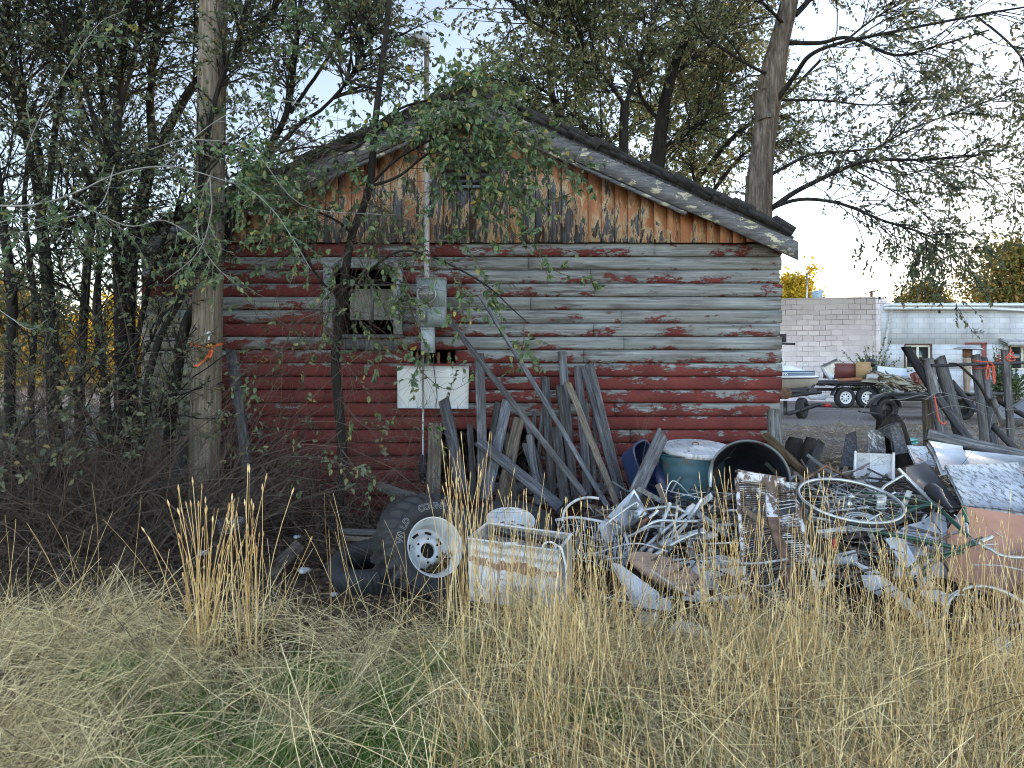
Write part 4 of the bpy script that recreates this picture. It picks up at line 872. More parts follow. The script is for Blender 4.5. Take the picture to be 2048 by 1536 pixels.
def build_block():
    root = thing('block_building', 'long light blue grey concrete block building with white gutter and taller whitewashed left end tinted for warmer light', 'building', (wx(1900), YW, 0))
    holes = [(wx(1811), wx(1862), wz(738), wz(690)), (wx(1934), wx(1974), -.1, wz(688)), (wx(2020), wx(2072), wz(740), wz(690))]
    xs = sorted({wx(1762), 42.0} | {h[0] for h in holes} | {h[1] for h in holes}); zs = sorted({-.1, wz(609)} | {h[2] for h in holes} | {h[3] for h in holes})
    b = MB()
    for i in range(len(xs) - 1):
        for j in range(len(zs) - 1):
            cx, cz = (xs[i] + xs[i + 1]) / 2, (zs[j] + zs[j + 1]) / 2
            if any(h[0] < cx < h[1] and h[2] < cz < h[3] for h in holes): continue
            b.bb(xs[i], xs[i + 1], YW, YW + .2, zs[j], zs[j + 1])
    b.bb(wx(1762), 42, YW + 9, YW + 9.2, -.1, 3.6); b.bb(41.8, 42, YW + .2, YW + 9, -.1, 3.6)
    b.build('wall', mat_block(), root)
    e = MB(); x1 = wx(1762); x0 = 5.0; y0 = YW + 2.6
    P = [(x1 - .003, YW - .004, -.1), (x1 - .003, YW - .004, 4.0), (x0, y0, 4.02), (x0, y0, -.1)]
    e.slab(P, .2, n=(-.2, -.98, 0)); e.bb(x0, x1, YW + 9, YW + 9.2, -.1, 4.0); e.slab([(x1 - .01, YW, -.1), (x1 - .01, YW, 4.0), (x1 - .01, YW + 9, 4.0), (x1 - .01, YW + 9, -.1)], .2, n=(1, 0, 0))
    for k in range(5): e.bb(x1 - .1 - k * .0, x1 + .12 + .12 * k, YW + .003 * k - .0, YW + .197, 4.0 - .11 * (k + 1), 4.0 - .11 * k)
    e.build('end_wall', mat_block_old(), root)
    r = MB(); wm = worn('white_metal_roof', (.52, .58, .62), (.64, .70, .74), rough=.4, metal=.2, bump=.05)
    r.add([(wx(1768), YW - .35, 3.70), (43, YW - .35, 3.70), (43, YW + 9.4, 4.05), (wx(1768), YW + 9.4, 4.05), (wx(1768), YW - .35, 3.62), (43, YW - .35, 3.62), (43, YW + 9.4, 3.97), (wx(1768), YW + 9.4, 3.97)], [(0, 1, 2, 3), (7, 6, 5, 4), (0, 4, 5, 1), (1, 5, 6, 2), (2, 6, 7, 3), (3, 7, 4, 0)])
    ro = r.build('roof', wm, root)
    rr = MB()
    for k in range(70):
        x = wx(1772) + k * .4; rr.box((x, YW + 4.5, 3.905), (.03, 9.6, .03), Matrix.Rotation(math.atan2(.35, 9.75), 3, 'X'))
    rr.build('roof_ribs', wm, ro)
    gt = MB(); gt.bb(wx(1765), wx(1975), YW - .30, YW - .02, 3.50, 3.60); gt.slab([(wx(1975), YW - .3, 3.6), (wx(1975), YW - .3, 3.5), (wx(2120), YW - .3, 3.36), (wx(2120), YW - .3, 3.46)], .25)
    gt.build('gutter', worn('white_gutter', (.55, .60, .64), (.68, .72, .75), rough=.5), root)
    dp = MB(); dp.tube([(wx(1779), YW - .15, 3.5), (wx(1778), YW - .12, 3.3), (wx(1770), YW - .08, 2.3), (wx(1762), YW - .08, 1.2), (wx(1760), YW - .08, .1)], .055, 10); dp.build('downpipe', M['white_dirty'], root)
    gm = G('dark_window_glass'); gm.fin((.02, .025, .03), .06, 0, .8)
    for k, h in enumerate((holes[0], holes[2])):
        f = MB(); w_ = .05
        f.bb(h[0] - .03, h[1] + .03, YW - .01, YW + .1, h[3], h[3] + .05); f.bb(h[0] - .05, h[0], YW - .01, YW + .1, h[2], h[3]); f.bb(h[1], h[1] + .04, YW - .01, YW + .1, h[2], h[3])
        wo_ = f.build('window', worn('dark_red_brown_trim', (.05, .025, .02), (.12, .05, .04), rough=.8), root)
        g_ = MB(); xa, xb = h[0] + .01, h[1] - .01; mid = (xa + xb) / 2
        for (a, b_, c, d) in ((xa, xb, h[3] - .08, h[3]), (xa, xb, h[2], h[2] + .07), (xa, xa + .06, h[2] + .07, h[3] - .08), (xb - .06, xb, h[2] + .07, h[3] - .08), (mid - .04, mid + .04, h[2] + .07, h[3] - .08)): g_.bb(a, b_, YW + .03, YW + .09, c, d)
        g_.build('frame', worn('cream_frame', (.50, .50, .42), (.60, .60, .52)), wo_)
        p = MB(); p.bb(xa, xb, YW + .09, YW + .10, h[2], h[3]); p.build('pane', gm.m, wo_)
    h = holes[1]; d = MB(); d.bb(h[0] - .08, h[0], YW - .02, YW + .15, 0, h[3] + .06); d.bb(h[0], h[1], YW - .02, YW + .15, h[3] + .0, h[3] + .06); d.bb(h[1] - .16, h[1] - .02, YW + .0, YW + .15, 0, h[3])
    do = d.build('door_frame', worn('brick_red_frame', (.17, .05, .04), (.26, .09, .07), rough=.7), root)
    d = MB(); d.bb(h[0] + .02, h[1] - .17, YW + .06, YW + .10, .02, h[3] - .02)
    for k in range(5): d.bb(h[0] + .10, h[1] - .25, YW + .045, YW + .06, .12 + k * .38, .40 + k * .38)
    dr = d.build('door', worn('white_door', (.50, .56, .62), (.60, .66, .72), rough=.5), root)
    hn = MB(); hn.tube([(h[1] - .25, YW + .02, 1.0), (h[1] - .25, YW + .045, 1.0)], .03, 10); hn.build('handle', M['steel'], dr)
    aw = MB(); aw.slab([(wx(2000), YW - .45, wz(684)), (wx(2000), YW, wz(676)), (wx(2100), YW, wz(676)), (wx(2100), YW - .45, wz(684))], .06); aw.bb(wx(2000), wx(2100), YW - .46, YW - .42, wz(684) - .14, wz(684)); aw.build('awning', M['white_dirty'], root)
    fl = MB()
    for s in (-1, 1):
        fl.lathe([(.0001, .0), (.05, 0), (.085, -.10), (.08, -.11), (.0001, -.1)], frame_z((.3 * -s, .6, .5), (wx(1951) + s * .11, YW - .14, wz(661))), 14)
    fl.bb(wx(1951) - .1, wx(1951) + .1, YW - .08, YW, wz(658) , wz(656)); fl.build('floodlight', M['steel'], root)
    # a vent and a pole on the roof
    v = MB(); cx, cz = wx(1693), wz(596); v.add([(cx - .14, 30.5, cz), (cx + .13, 30.5, cz), (cx + .13, 30.8, cz), (cx - .14, 30.8, cz), (cx - .18, 30.4, cz + .5), (cx + .12, 30.4, cz + .54), (cx + .12, 30.85, cz + .54), (cx - .18, 30.85, cz + .5)],
          [(0, 1, 2, 3), (7, 6, 5, 4), (0, 4, 5, 1), (1, 5, 6, 2), (2, 6, 7, 3), (3, 7, 4, 0)]); v.bb(cx - .05, cx + .05, 30.55, 30.7, 3.9, cz)
    vv = v.build('roof_vent', worn('pale_blue_vent', (.22, .33, .42), (.33, .43, .52), rough=.5), root)
    # flat roof of the tall end
    fr = MB(); fr.bb(6.5, x1 - .25, YW + 2.8, YW + 8.9, 3.75, 3.82); fr.build('flat_roof', M['dark_wood'], root)
build_block()
def misc_far():
    m = MB(); p = at(1614, 597, 31); q = at(1614, 545, 31); m.tube([(p.x, 31, 3.6), q], .035, 8); m.lathe([(.05, 0), (.12, 0), (.12, .3), (.04, .35)], Matrix.Translation((p.x, 31, 3.8)), 10)
    tag(m.build('vent_pole', M['steel']), 'thin dark pole standing on the roof among the yellow leaves', 'pole')
    m = MB(); m.tube([(at(1743, 585, 29).x, 29, 3.8), at(1743, 582, 29)], .05, 6); m.tube([at(1727, 588, 29), at(1757, 581, 29)], .02, 6); m.tube([at(1738, 590, 29), at(1750, 588, 29)], .012, 5)
    for k in range(5): c = at(1730 + k * 6, 587 - k * 1.6, 29); m.tube([c + Vector((0, -.2, 0)), c + Vector((0, .2, 0))], .008, 4)
    tag(m.build('antenna', M['rust']), 'small rusty cross shaped antenna on the corner of the block wall', 'antenna')
    # patio heater
    Y = 22; b = at(1935, 797, Y); z0 = 0; x = b.x; t = thing('patio_heater', 'tall steel patio heater with round flat hood in front of the white door', 'patio heater', (x, Y, 0))
    k = Y / F
    h = MB(); zt = CAMZ + (720 - 694) * k; h.lathe([(.0001, .12), (.12, .10), (.30, .05), (.40, 0), (.39, -.012), (.2, .02), (.0001, .03)], Matrix.Translation((at(1937, 0, Y).x, Y, zt - .06)) @ Matrix.Rotation(radians(2), 4, 'Y'), 32); h.build('hood', M['steel'], t, smooth=True)
    h = MB(); h.lathe([(.11, 0), (.13, .02), (.13, .26), (.09, .27)], Matrix.Translation((x, Y, zt - .32)), 24); h.build('burner', M['rust'], t)
    h = MB(); h.lathe([(.06, 0), (.105, .9), (.11, 1.30)], Matrix.Translation((x - .02, Y, .35)), 20); h.lathe([(.24, 0), (.24, .05), (.06, .36)], Matrix.Translation((x - .02, Y, 0)), 20); h.build('body', worn('brown_steel', (.14, .11, .09), (.3, .27, .24), rough=.4, metal=.5), t, smooth=True)
misc_far()
def bush(name, label, loc, R, n, ls, leaf, cat='shrub', nst=14):
    root = thing(name, label, cat, loc); L = A(loc); r_ = rng
    tip = L + unit(r_.normal(size=(nst * 3, 3)) * [1, .6, .5] + [0, 0, .9]) * r_.uniform(.5, 1, (nst * 3, 1)) * A(R); P = np.stack([np.repeat(L[None], nst * 3, 0) + r_.normal(0, .05, (nst * 3, 3)) * [1, 1, 0], (L + tip) / 2 + [0, 0, .1 * R[2]], tip], 1)
    P = np.stack([spl(p, 3) for p in P]); st = MB(); st.tubes(P, taper(P, .012, .004), 3); st.build('stems', M['twig'], root)
    lf = MB(); leafy(lf, P, n // (nst * 3), (ls * .7, ls * 1.3), (.3, 1), .55, .2); lf.build('leaves', LEAF[leaf], root); return root
bush('shrub', 'airy green shrub growing against the corner of the block building', (at(1745, 0, 27.2).x, 27.2, .2), (1.9, .6, 2.3), 2600, .075, 'near', nst=22)
bush('vine', 'leafy vine climbing the block wall beside the right hand window', (at(2000, 0, 27.4).x, 27.4, 0), (.6, .4, 2.6), 1700, .075, 'near', nst=18)
bush('shrub', 'dense green bush under the right hand window of the block building', (at(2022, 0, 27).x, 27.0, 0), (.8, .5, 1.7), 3000, .075, 'near', nst=20)

# trailers
def wheel(parent, c, R, W_, ax, rim, hub_n=8, name='wheel'):
    """tyre + rim; ax = outward axis"""
    Mx = frame_z(ax, c); t = MB(); h = W_ / 2; r0 = R * .58
    t.lathe([(r0, h * .8), (R * .75, h), (R * .93, h * .9), (R, h * .6), (R, -h * .6), (R * .93, -h * .9), (R * .75, -h), (r0, -h * .8)], Mx, 36, closed=True); ty = t.build(name, M['rubber'], parent, smooth=True)
    r = MB(); r.lathe([(r0 + .005, h * .85), (r0 - .005, h * .9), (r0 * .9, h * .5), (r0 * .85, h * .35)], Mx, 28)
    n = 32; a = np.arange(n) * 2 * pi / n; rad = [r0 * .85, r0 * .70, r0 * .42, r0 * .18]; zz = [h * .35, h * .42, h * .5, h * .62]
    V = A([(rr * cos(x), rr * sin(x), z) for x in a for rr, z in zip(rad, zz)]); q = []
    for i in range(n):
        for j in range(3):
            if j == 1 and (i % 4) in (1, 2) and hub_n: continue
            q.append((i * 4 + j, ((i + 1) % n) * 4 + j, ((i + 1) % n) * 4 + j + 1, i * 4 + j + 1))
    V = V @ A(Mx.to_3x3()).T + A(Mx.translation); r.add(V, q)
    r.lathe([(r0 * .18, h * .62), (r0 * .16, h * .8), (.0001, h * .82)], Mx, 16); r.build('rim', rim, ty)
    d = MB(); d.lathe([(r0 * .84, 0), (.0001, 0)], Mx, 20); d.build('brake_drum', M['dark'], ty)
    return ty
def fender(parent, c, R, width, d, n=14, a0=10, a1=170, flat=0):
    m = MB(); c = A(c); d = A(d); V = []
    for s_ in (-1, 1):
        for k in range(n + 1):
            a = radians(a0 + (a1 - a0) * k / n); off = 0 if flat == 0 else (flat / 2 if cos(a) > 0 else -flat / 2)
            for rr in (R, R + .012): V.append(c + d * (rr * cos(a) + off) + A((0, 0, rr * sin(a))) + np.cross(d, (0, 0, 1)) * s_ * width / 2)
    m_ = (n + 1) * 2; q = []
    for k in range(n):
        a = k * 2; q += [(a, a + 2, a + 3, a + 1), (m_ + a, m_ + a + 1, m_ + a + 3, m_ + a + 2), (a + 1, a + 3, m_ + a + 3, m_ + a + 1), (a, m_ + a, m_ + a + 2, a + 2)]
    m.add(V, q); return m.build('fender', M['black_metal'], parent, smooth=True)
def build_trailers():
    Y = 24.6; k = Y / F
    X = lambda px: (px - 1024) * k; Z = lambda py: CAMZ - (py - 720) * k
    t = thing('flatbed_trailer', 'black tandem axle trailer loaded with demolition junk beyond the barn corner', 'trailer', (X(1710), Y, 0), 'black trailers parked in the yard')
    white = worn('white_rim', (.6, .62, .64), (.75, .76, .78), (.2, .15, .12), .64, rough=.4)
    for px in (1689, 1732): wheel(t, (X(px), Y, .35), .35, .2, (.12, -1, 0), white)
    fender(t, (X(1710.5), Y, .36), .42, .26, (1, 0, 0), 20, 8, 172, X(1732) - X(1689))
    b = MB(); z = Z(763); b.box((X(1735), Y + .7, z - .05), (X(1858) - X(1640), .08, .09)); b.box((X(1735), Y + .1, z - .05), (X(1858) - X(1640), .07, .09)); b.box((X(1735), Y + 1.7, z - .05), (X(1858) - X(1640), .07, .09))
    for px in range(1650, 1855, 24): b.box((X(px), Y + .9, z - .12), (.06, 1.7, .07))
    b.box((X(1690), Y + .9, z - .30), (X(1790) - X(1600), .07, .1)); b.build('frame', M['black_metal'], t)
    d = MB(); d.bb(X(1642), X(1857), Y + .14, Y + 1.66, z - .07, z - .02); d.build('deck', M['dark_wood'], t)
    r = MB(); r.beam((X(1762), Y + .05, Z(766)), (X(1846), Y - .3, Z(772)), .06, .05, up=(0, -1, 0)); r.beam((X(1846), Y - .3, Z(770)), (X(1846), Y - .3, Z(796)), .07, .06)
    r.beam((X(1808), Y - .12, Z(770)), (X(1808), Y - .12, Z(796)), .09, .06); r.beam((X(1770), Y, Z(792)), (X(1850), Y - .32, Z(792)), .06, .05); r.build('side_rail', M['black_metal'], t)
    # load: each lifts away
    def box4(name, mat, label, cat, px0, px1, py0, py1, dy0, dep, rot=0, th=None):
        m = MB(); x0, x1, z0, z1 = X(px0), X(px1), Z(py1), Z(py0); c = ((x0 + x1) / 2, Y + dy0 + dep / 2, (z0 + z1) / 2); R = Matrix.Rotation(rot, 3, 'Z')
        if th: 
            for (cc, ss) in (((0, -dep / 2, 0), (x1 - x0, th, z1 - z0)), ((0, dep / 2, 0), (x1 - x0, th, z1 - z0)), ((-(x1 - x0) / 2, 0, 0), (th, dep - th, z1 - z0)), (((x1 - x0) / 2, 0, 0), (th, dep - th, z1 - z0)), ((0, 0, -(z1 - z0) / 2 - th / 2), (x1 - x0 + th, dep + th, th))):
                m.box(A(c) + A(R) @ A(cc), ss, R)
        else: m.box(c, (x1 - x0, dep, z1 - z0), R)
        return tag(m.build(name, mat), label, cat)
    box4('drawer_box', worn('maroon_panel', (.10, .025, .022), (.14, .04, .035), rough=.6), 'open maroon wooden box sitting on the loaded trailer', 'box', 1678, 1727, 727, 757, .5, .7, .1, .025)
    box4('plywood_sheet', worn('orange_osb', (.24, .15, .07), (.40, .27, .14), scale=22, rough=.8), 'square of orange chipboard standing beside the maroon box', 'panel', 1725, 1754, 724, 760, .45, .03, -.1)
    m = MB(); m.slab([at(1677, 757, Y - .1), at(1722, 754, Y - .1), at(1726, 760, Y - .15), at(1677, 762, Y - .15)], .05); tag(m.build('drawer', worn('brown_drawer', (.20, .08, .04), (.28, .12, .06))), 'flat reddish brown drawer under the maroon box', 'drawer')
    m = MB(); m.slab([at(1640, 732, Y + .2), at(1675, 717, Y + .5), at(1678, 750, Y + .6), at(1658, 760, Y + .3)], .03, sub=5, warp=.02); tag(m.build('bent_sheet', M['steel']), 'bent dull grey metal sheet rising behind the boat bow', 'metal sheet')
    m = MB(); m.lathe([(.0001, .1), (.1, .09), (.17, 0), (.14, -.1), (.0001, -.14)], Matrix.Translation(at(1744, 724, Y + .9)) @ Matrix.Rotation(.5, 4, 'X'), 16, mod=lambda a, pr: .02 * np.sin(a * 3)); tag(m.build('black_bag', M['black_plastic'], smooth=True), 'round black bag showing above the chipboard', 'bag')
    m = MB(); m.slab([at(1755, 731, Y + .8), at(1812, 738, Y + .8), at(1815, 752, Y + .3), at(1755, 752, Y + .3)], .03, sub=4, warp=.02); tag(m.build('wall_panel', worn('pale_blue_panel', (.45, .52, .62), (.6, .66, .74), (.28, .2, .12), .62, scale=3)), 'large pale blue wall panel lying on the trailer load', 'panel')
    m = MB(); m.slab([at(1722, 762, Y - .2), at(1750, 752, Y), at(1800, 755, Y), at(1826, 770, Y - .3)], .03); tag(m.build('cream_panel', worn('cream_board', (.42, .42, .32), (.56, .56, .45))), 'cream coloured board lying flat across the trailer', 'panel')
    m = MB(); m.slab([at(1735, 748, Y - .25), at(1758, 746, Y - .2), at(1756, 756, Y - .3), at(1733, 757, Y - .3)], .05, sub=3, warp=.03); tag(m.build('plastic_bundle', M['white_dirty']), 'crumpled white plastic bundle beside the cream board', 'plastic')
    m = MB()
    for j in range(260):
        u = rng.uniform(0, 1); px = 1755 + 105 * u; top = 742 + 26 * u; c = A(at(px, rng.uniform(top, top + 24 + 6 * u), Y + rng.uniform(-.35, .5)))
        m.box(c, (rng.uniform(.1, .7) * .6, rng.uniform(.04, .2), rng.uniform(.008, .03)), Matrix.Rotation(rng.uniform(-.2, .8), 3, 'Y') @ Matrix.Rotation(rng.uniform(-1, 1), 3, 'Z'))
    g = G('splintered_lath_and_plaster'); g.fin(g.ramp(g.isl(), [(0, (.10, .08, .065)), (.4, (.32, .28, .22)), (.7, (.50, .48, .42)), (1, (.16, .10, .07))]), .9)
    tag(m.build('demolition_debris', g.m), 'heap of splintered lath and pale plaster on the trailer', 'debris', kind='stuff')
    m = MB(); m.slab([at(1828, 744, Y - .2), at(1843, 742, Y - .1), at(1852, 762, Y - .2), at(1836, 768, Y - .4)], .2); m.slab([at(1838, 756, Y - .5), at(1846, 752, Y - .4), at(1846, 766, Y - .5), at(1838, 768, Y - .5)], .05); tag(m.build('red_box', worn('dark_red_paint', (.12, .03, .02), (.2, .06, .04), rough=.6)), 'dark red broken box near the right end of the trailer load', 'box')
    # second trailer, nearer
    Y2 = 19.6; k2 = Y2 / F; X2 = lambda px: (px - 1024) * k2; Z2 = lambda py: CAMZ - (py - 720) * k2
    t = thing('utility_trailer', 'empty low black single axle trailer with rounded fenders, nearer the fence', 'trailer', (X2(1850), Y2, 0), 'black trailers parked in the yard')
    wheel(t, (X2(1768), Y2, .30), .31, .42, (.1, -1, 0), M['black_metal'], 0); wheel(t, (X2(1937), Y2 + .3, .30), .31, .3, (.1, -1, 0), M['black_metal'], 0)
    fender(t, (X2(1768), Y2, .33), .34, .5, (1, 0, 0), 14, 5, 165); fender(t, (X2(1932), Y2 + .3, .36), .36, .45, (1, 0, 0), 14, 20, 172)
    f = MB(); z = Z2(800)
    f.bb(X2(1785), X2(1990), Y2 - .1, Y2 - .02, z - .02, z + .10); f.bb(X2(1785), X2(1990), Y2 + 1.2, Y2 + 1.28, z - .02, z + .10); f.bb(X2(1788), X2(2050), Y2 + .4, Y2 + .5, z + .1, z + .18)
    f.beam((X2(1745), Y2 - .3, Z2(826)), (X2(1700), Y2 - .5, Z2(820)), .05, .05); f.beam((X2(1784), Y2 - .1, Z2(800)), (X2(1846), Y2 - .1, Z2(790)), .08, .06)
    for px in range(1795, 1990, 26): f.bb(X2(px), X2(px) + .06, Y2 - .02, Y2 + 1.2, z, z + .06)
    f.build('frame', M['black_metal'], t); d = MB(); d.bb(X2(1790), X2(1985), Y2 - .01, Y2 + 1.19, z + .062, z + .085); d.build('deck', M['dark_wood'], t)
    r = MB(); 
    for px in (1905, 1927): r.bb(X2(px), X2(px) + .06, Y2 + 1.15, Y2 + 1.21, z + .1, Z2(761))
    r.bb(X2(1903), X2(1931), Y2 + 1.15, Y2 + 1.21, Z2(763), Z2(760)); r.build('end_rail', M['black_metal'], t)
build_trailers()
def build_boat():
    Y = 20.6; k = Y / F; X = lambda px: (px - 1024) * k; Z = lambda py: CAMZ - (py - 720) * k
    root = thing('motor_boat', 'white motor boat with navy stripes, bow poking out behind the barn corner', 'boat', (X(1600), Y, Z(790)), )
    xb = X(1663); L = 4.4; n = 26; zg = Z(756); zk = Z(774); zt = Z(731)
    def sect(u):   # u 0 bow .. 1 stern
        hw = .95 * min(1, (u * 2.1 + .001)) ** .55; return hw
    hull = MB(); V = []
    for i in range(n + 1):
        u = i / n; x = xb - L * u; hw = sect(u); kz = zk - .10 * min(1, u * 3) + (.0 if u > 0 else .1)
        prof = [(-hw, zg), (-hw * .96, zg - .03), (-hw * .80, kz + .04), (0, kz - .22 * min(1, u * 3)), (hw * .80, kz + .04), (hw * .96, zg - .03), (hw, zg)]
        for (yy, zz) in prof: V.append((x - .0, Y + .9 + yy, zz))
    q = [(i * 7 + j, (i + 1) * 7 + j, (i + 1) * 7 + j + 1, i * 7 + j + 1) for i in range(n) for j in range(6)]; q.append(tuple(n * 7 + j for j in range(7)))
    hull.add(V, q); hull.build('hull', worn('tan_hull', (.36, .33, .30), (.46, .43, .39), rough=.35, bump=0), root, smooth=True)
    deck = MB(); V = []
    for i in range(n + 1):
        u = i / n; x = xb - L * u; hw = sect(u); hgt = (zt - zg) * min(1, max(.02, (u - .0) * 4.6)) ** .8
        for (f, zz) in ((-1.02, .0), (-1.0, .04), (-.93, hgt * .55), (-.86, hgt * .93), (-.6, hgt), (0, hgt * 1.04), (.6, hgt), (.86, hgt * .93), (1, .04)): V.append((x, Y + .9 + hw * f, zg + max(zz, .02 if f > -1.01 else 0)))
    q = [(i * 9 + j, (i + 1) * 9 + j, (i + 1) * 9 + j + 1, i * 9 + j + 1) for i in range(n) for j in range(8)]; deck.add(V, q)
    dk = deck.build('deck', worn('glossy_white_gelcoat', (.62, .68, .74), (.70, .76, .82), rough=.2, bump=0), root, smooth=True)
    rb = MB(); P = A([(xb - L * i / n, Y + .9 - sect(i / n) * 1.025, zg - .01) for i in range(n + 1)]); rb.tube(P, .018, 6); rb.build('rub_rail', worn('navy_rail', (.015, .03, .07), (.02, .04, .1)), root)
    stm = worn('navy_stripe', (.012, .06, .13), (.02, .08, .17), rough=.3, bump=0)
    st = MB(); yf = Y + .9 - .95 * .93 - .045
    for (za, zb) in ((Z(744), Z(741.5)), (Z(747.5), Z(745)), (Z(751), Z(748.5))): st.bb(X(1520), X(1629), yf - .004, yf + .02, za, zb)
    st.build('stripe', stm, root)
    v, f = text_mesh("NNS", .105, .003); R = Matrix.Rotation(radians(90), 3, 'X'); v = v @ A(R).T + A((X(1567), yf - .012, Z(750.5))); lt = MB(); lt.add(v, f)
    lt.build('lettering', worn('white_lettering', (.7, .75, .8), (.75, .8, .85), bump=0), root)
    ra = MB(); ra.tube([at(1605, 731, Y + .5), at(1607, 726, Y + .5), at(1613, 726, Y + .5), at(1615, 731, Y + .5)], .012, 6, smooth=3); ra.tube([at(1550, 700, Y + .4), at(1562, 712, Y + .4), at(1569, 730, Y + .4)], .03, 8, smooth=3); ra.build('grab_rail', M['alu'], root)
    t = thing('boat_trailer', 'black boat trailer with angled tongue and red light under the white boat', 'trailer', (X(1590), Y, 0))
    f = MB(); f.beam((X(1500), Y - .35, Z(800)), (X(1632), Y - .35, Z(783)), .09, .07); f.beam((X(1560), Y - .55, Z(825)), (X(1622), Y - .6, Z(806)), .10, .07); f.bb(X(1500), X(1640), Y + .2, Y + 1.3, Z(790), Z(778)); f.beam((X(1622), Y - .6, Z(808)), (X(1629), Y - .6, Z(808)), .09, .07)
    f.beam((X(1560), Y - .4, Z(800)), (X(1560), Y - .4, Z(828)), .08, .08); f.beam((X(1604), Y - .3, Z(790)), (X(1640), Y + .4, Z(771)), .05, .05); f.build('frame', M['black_metal'], t)
    l = MB(); l.bb(X(1629), X(1643), Y - .62, Y - .5, Z(811), Z(805)); l.build('tail_light', worn('red_lens', (.30, .01, .015), (.4, .02, .02), rough=.2, bump=0), t)
    wheel(t, (X(1594), Y - .35, .28), .29, .2, (.75, -.66, 0), M['black_metal'], 0)
    wn_ = MB(); wn_.lathe([(.0001, .05), (.16, .05), (.17, 0), (.16, -.05), (.0001, -.05)], frame_z((0, -1, 0), (X(1560), Y - .4, Z(785))), 18); wn_.build('winch', M['rust'], t)
    s = MB(); s.tube([at(1563, 687, 19), at(1590, 688, 19)], .03, 6); s.bb(at(1562, 0, 19).x, at(1570, 0, 19).x, 18.9, 19.1, at(0, 684, 19).z, at(0, 668, 19).z); tag(s.build('outboard_bracket', M['dark_wood']), 'dark bracket poking out past the log ends above the boat', 'bracket')
    m = MB(); m.slab([at(1616, 793, 22), at(1660, 788, 23), at(1650, 799, 22), at(1622, 798, 21.6)], .03); tag(m.build('shutter_panel', M['white_dirty']), 'white slatted panel lying on the gravel behind the boat trailer', 'panel')
build_boat()
# tarpaulin
m = MB(); m.slab([at(1990, 806, 19), at(2080, 800, 19.5), at(2090, 842, 17), at(1994, 838, 17.3)], .02, sub=14, warp=.09); tag(m.build('tarpaulin', worn('dark_blue_tarp', (.05, .06, .08), (.12, .14, .18), rough=.5, bump=.4, scale=10), smooth=True), 'crumpled dark blue grey tarpaulin on the gravel at the right', 'tarpaulin')

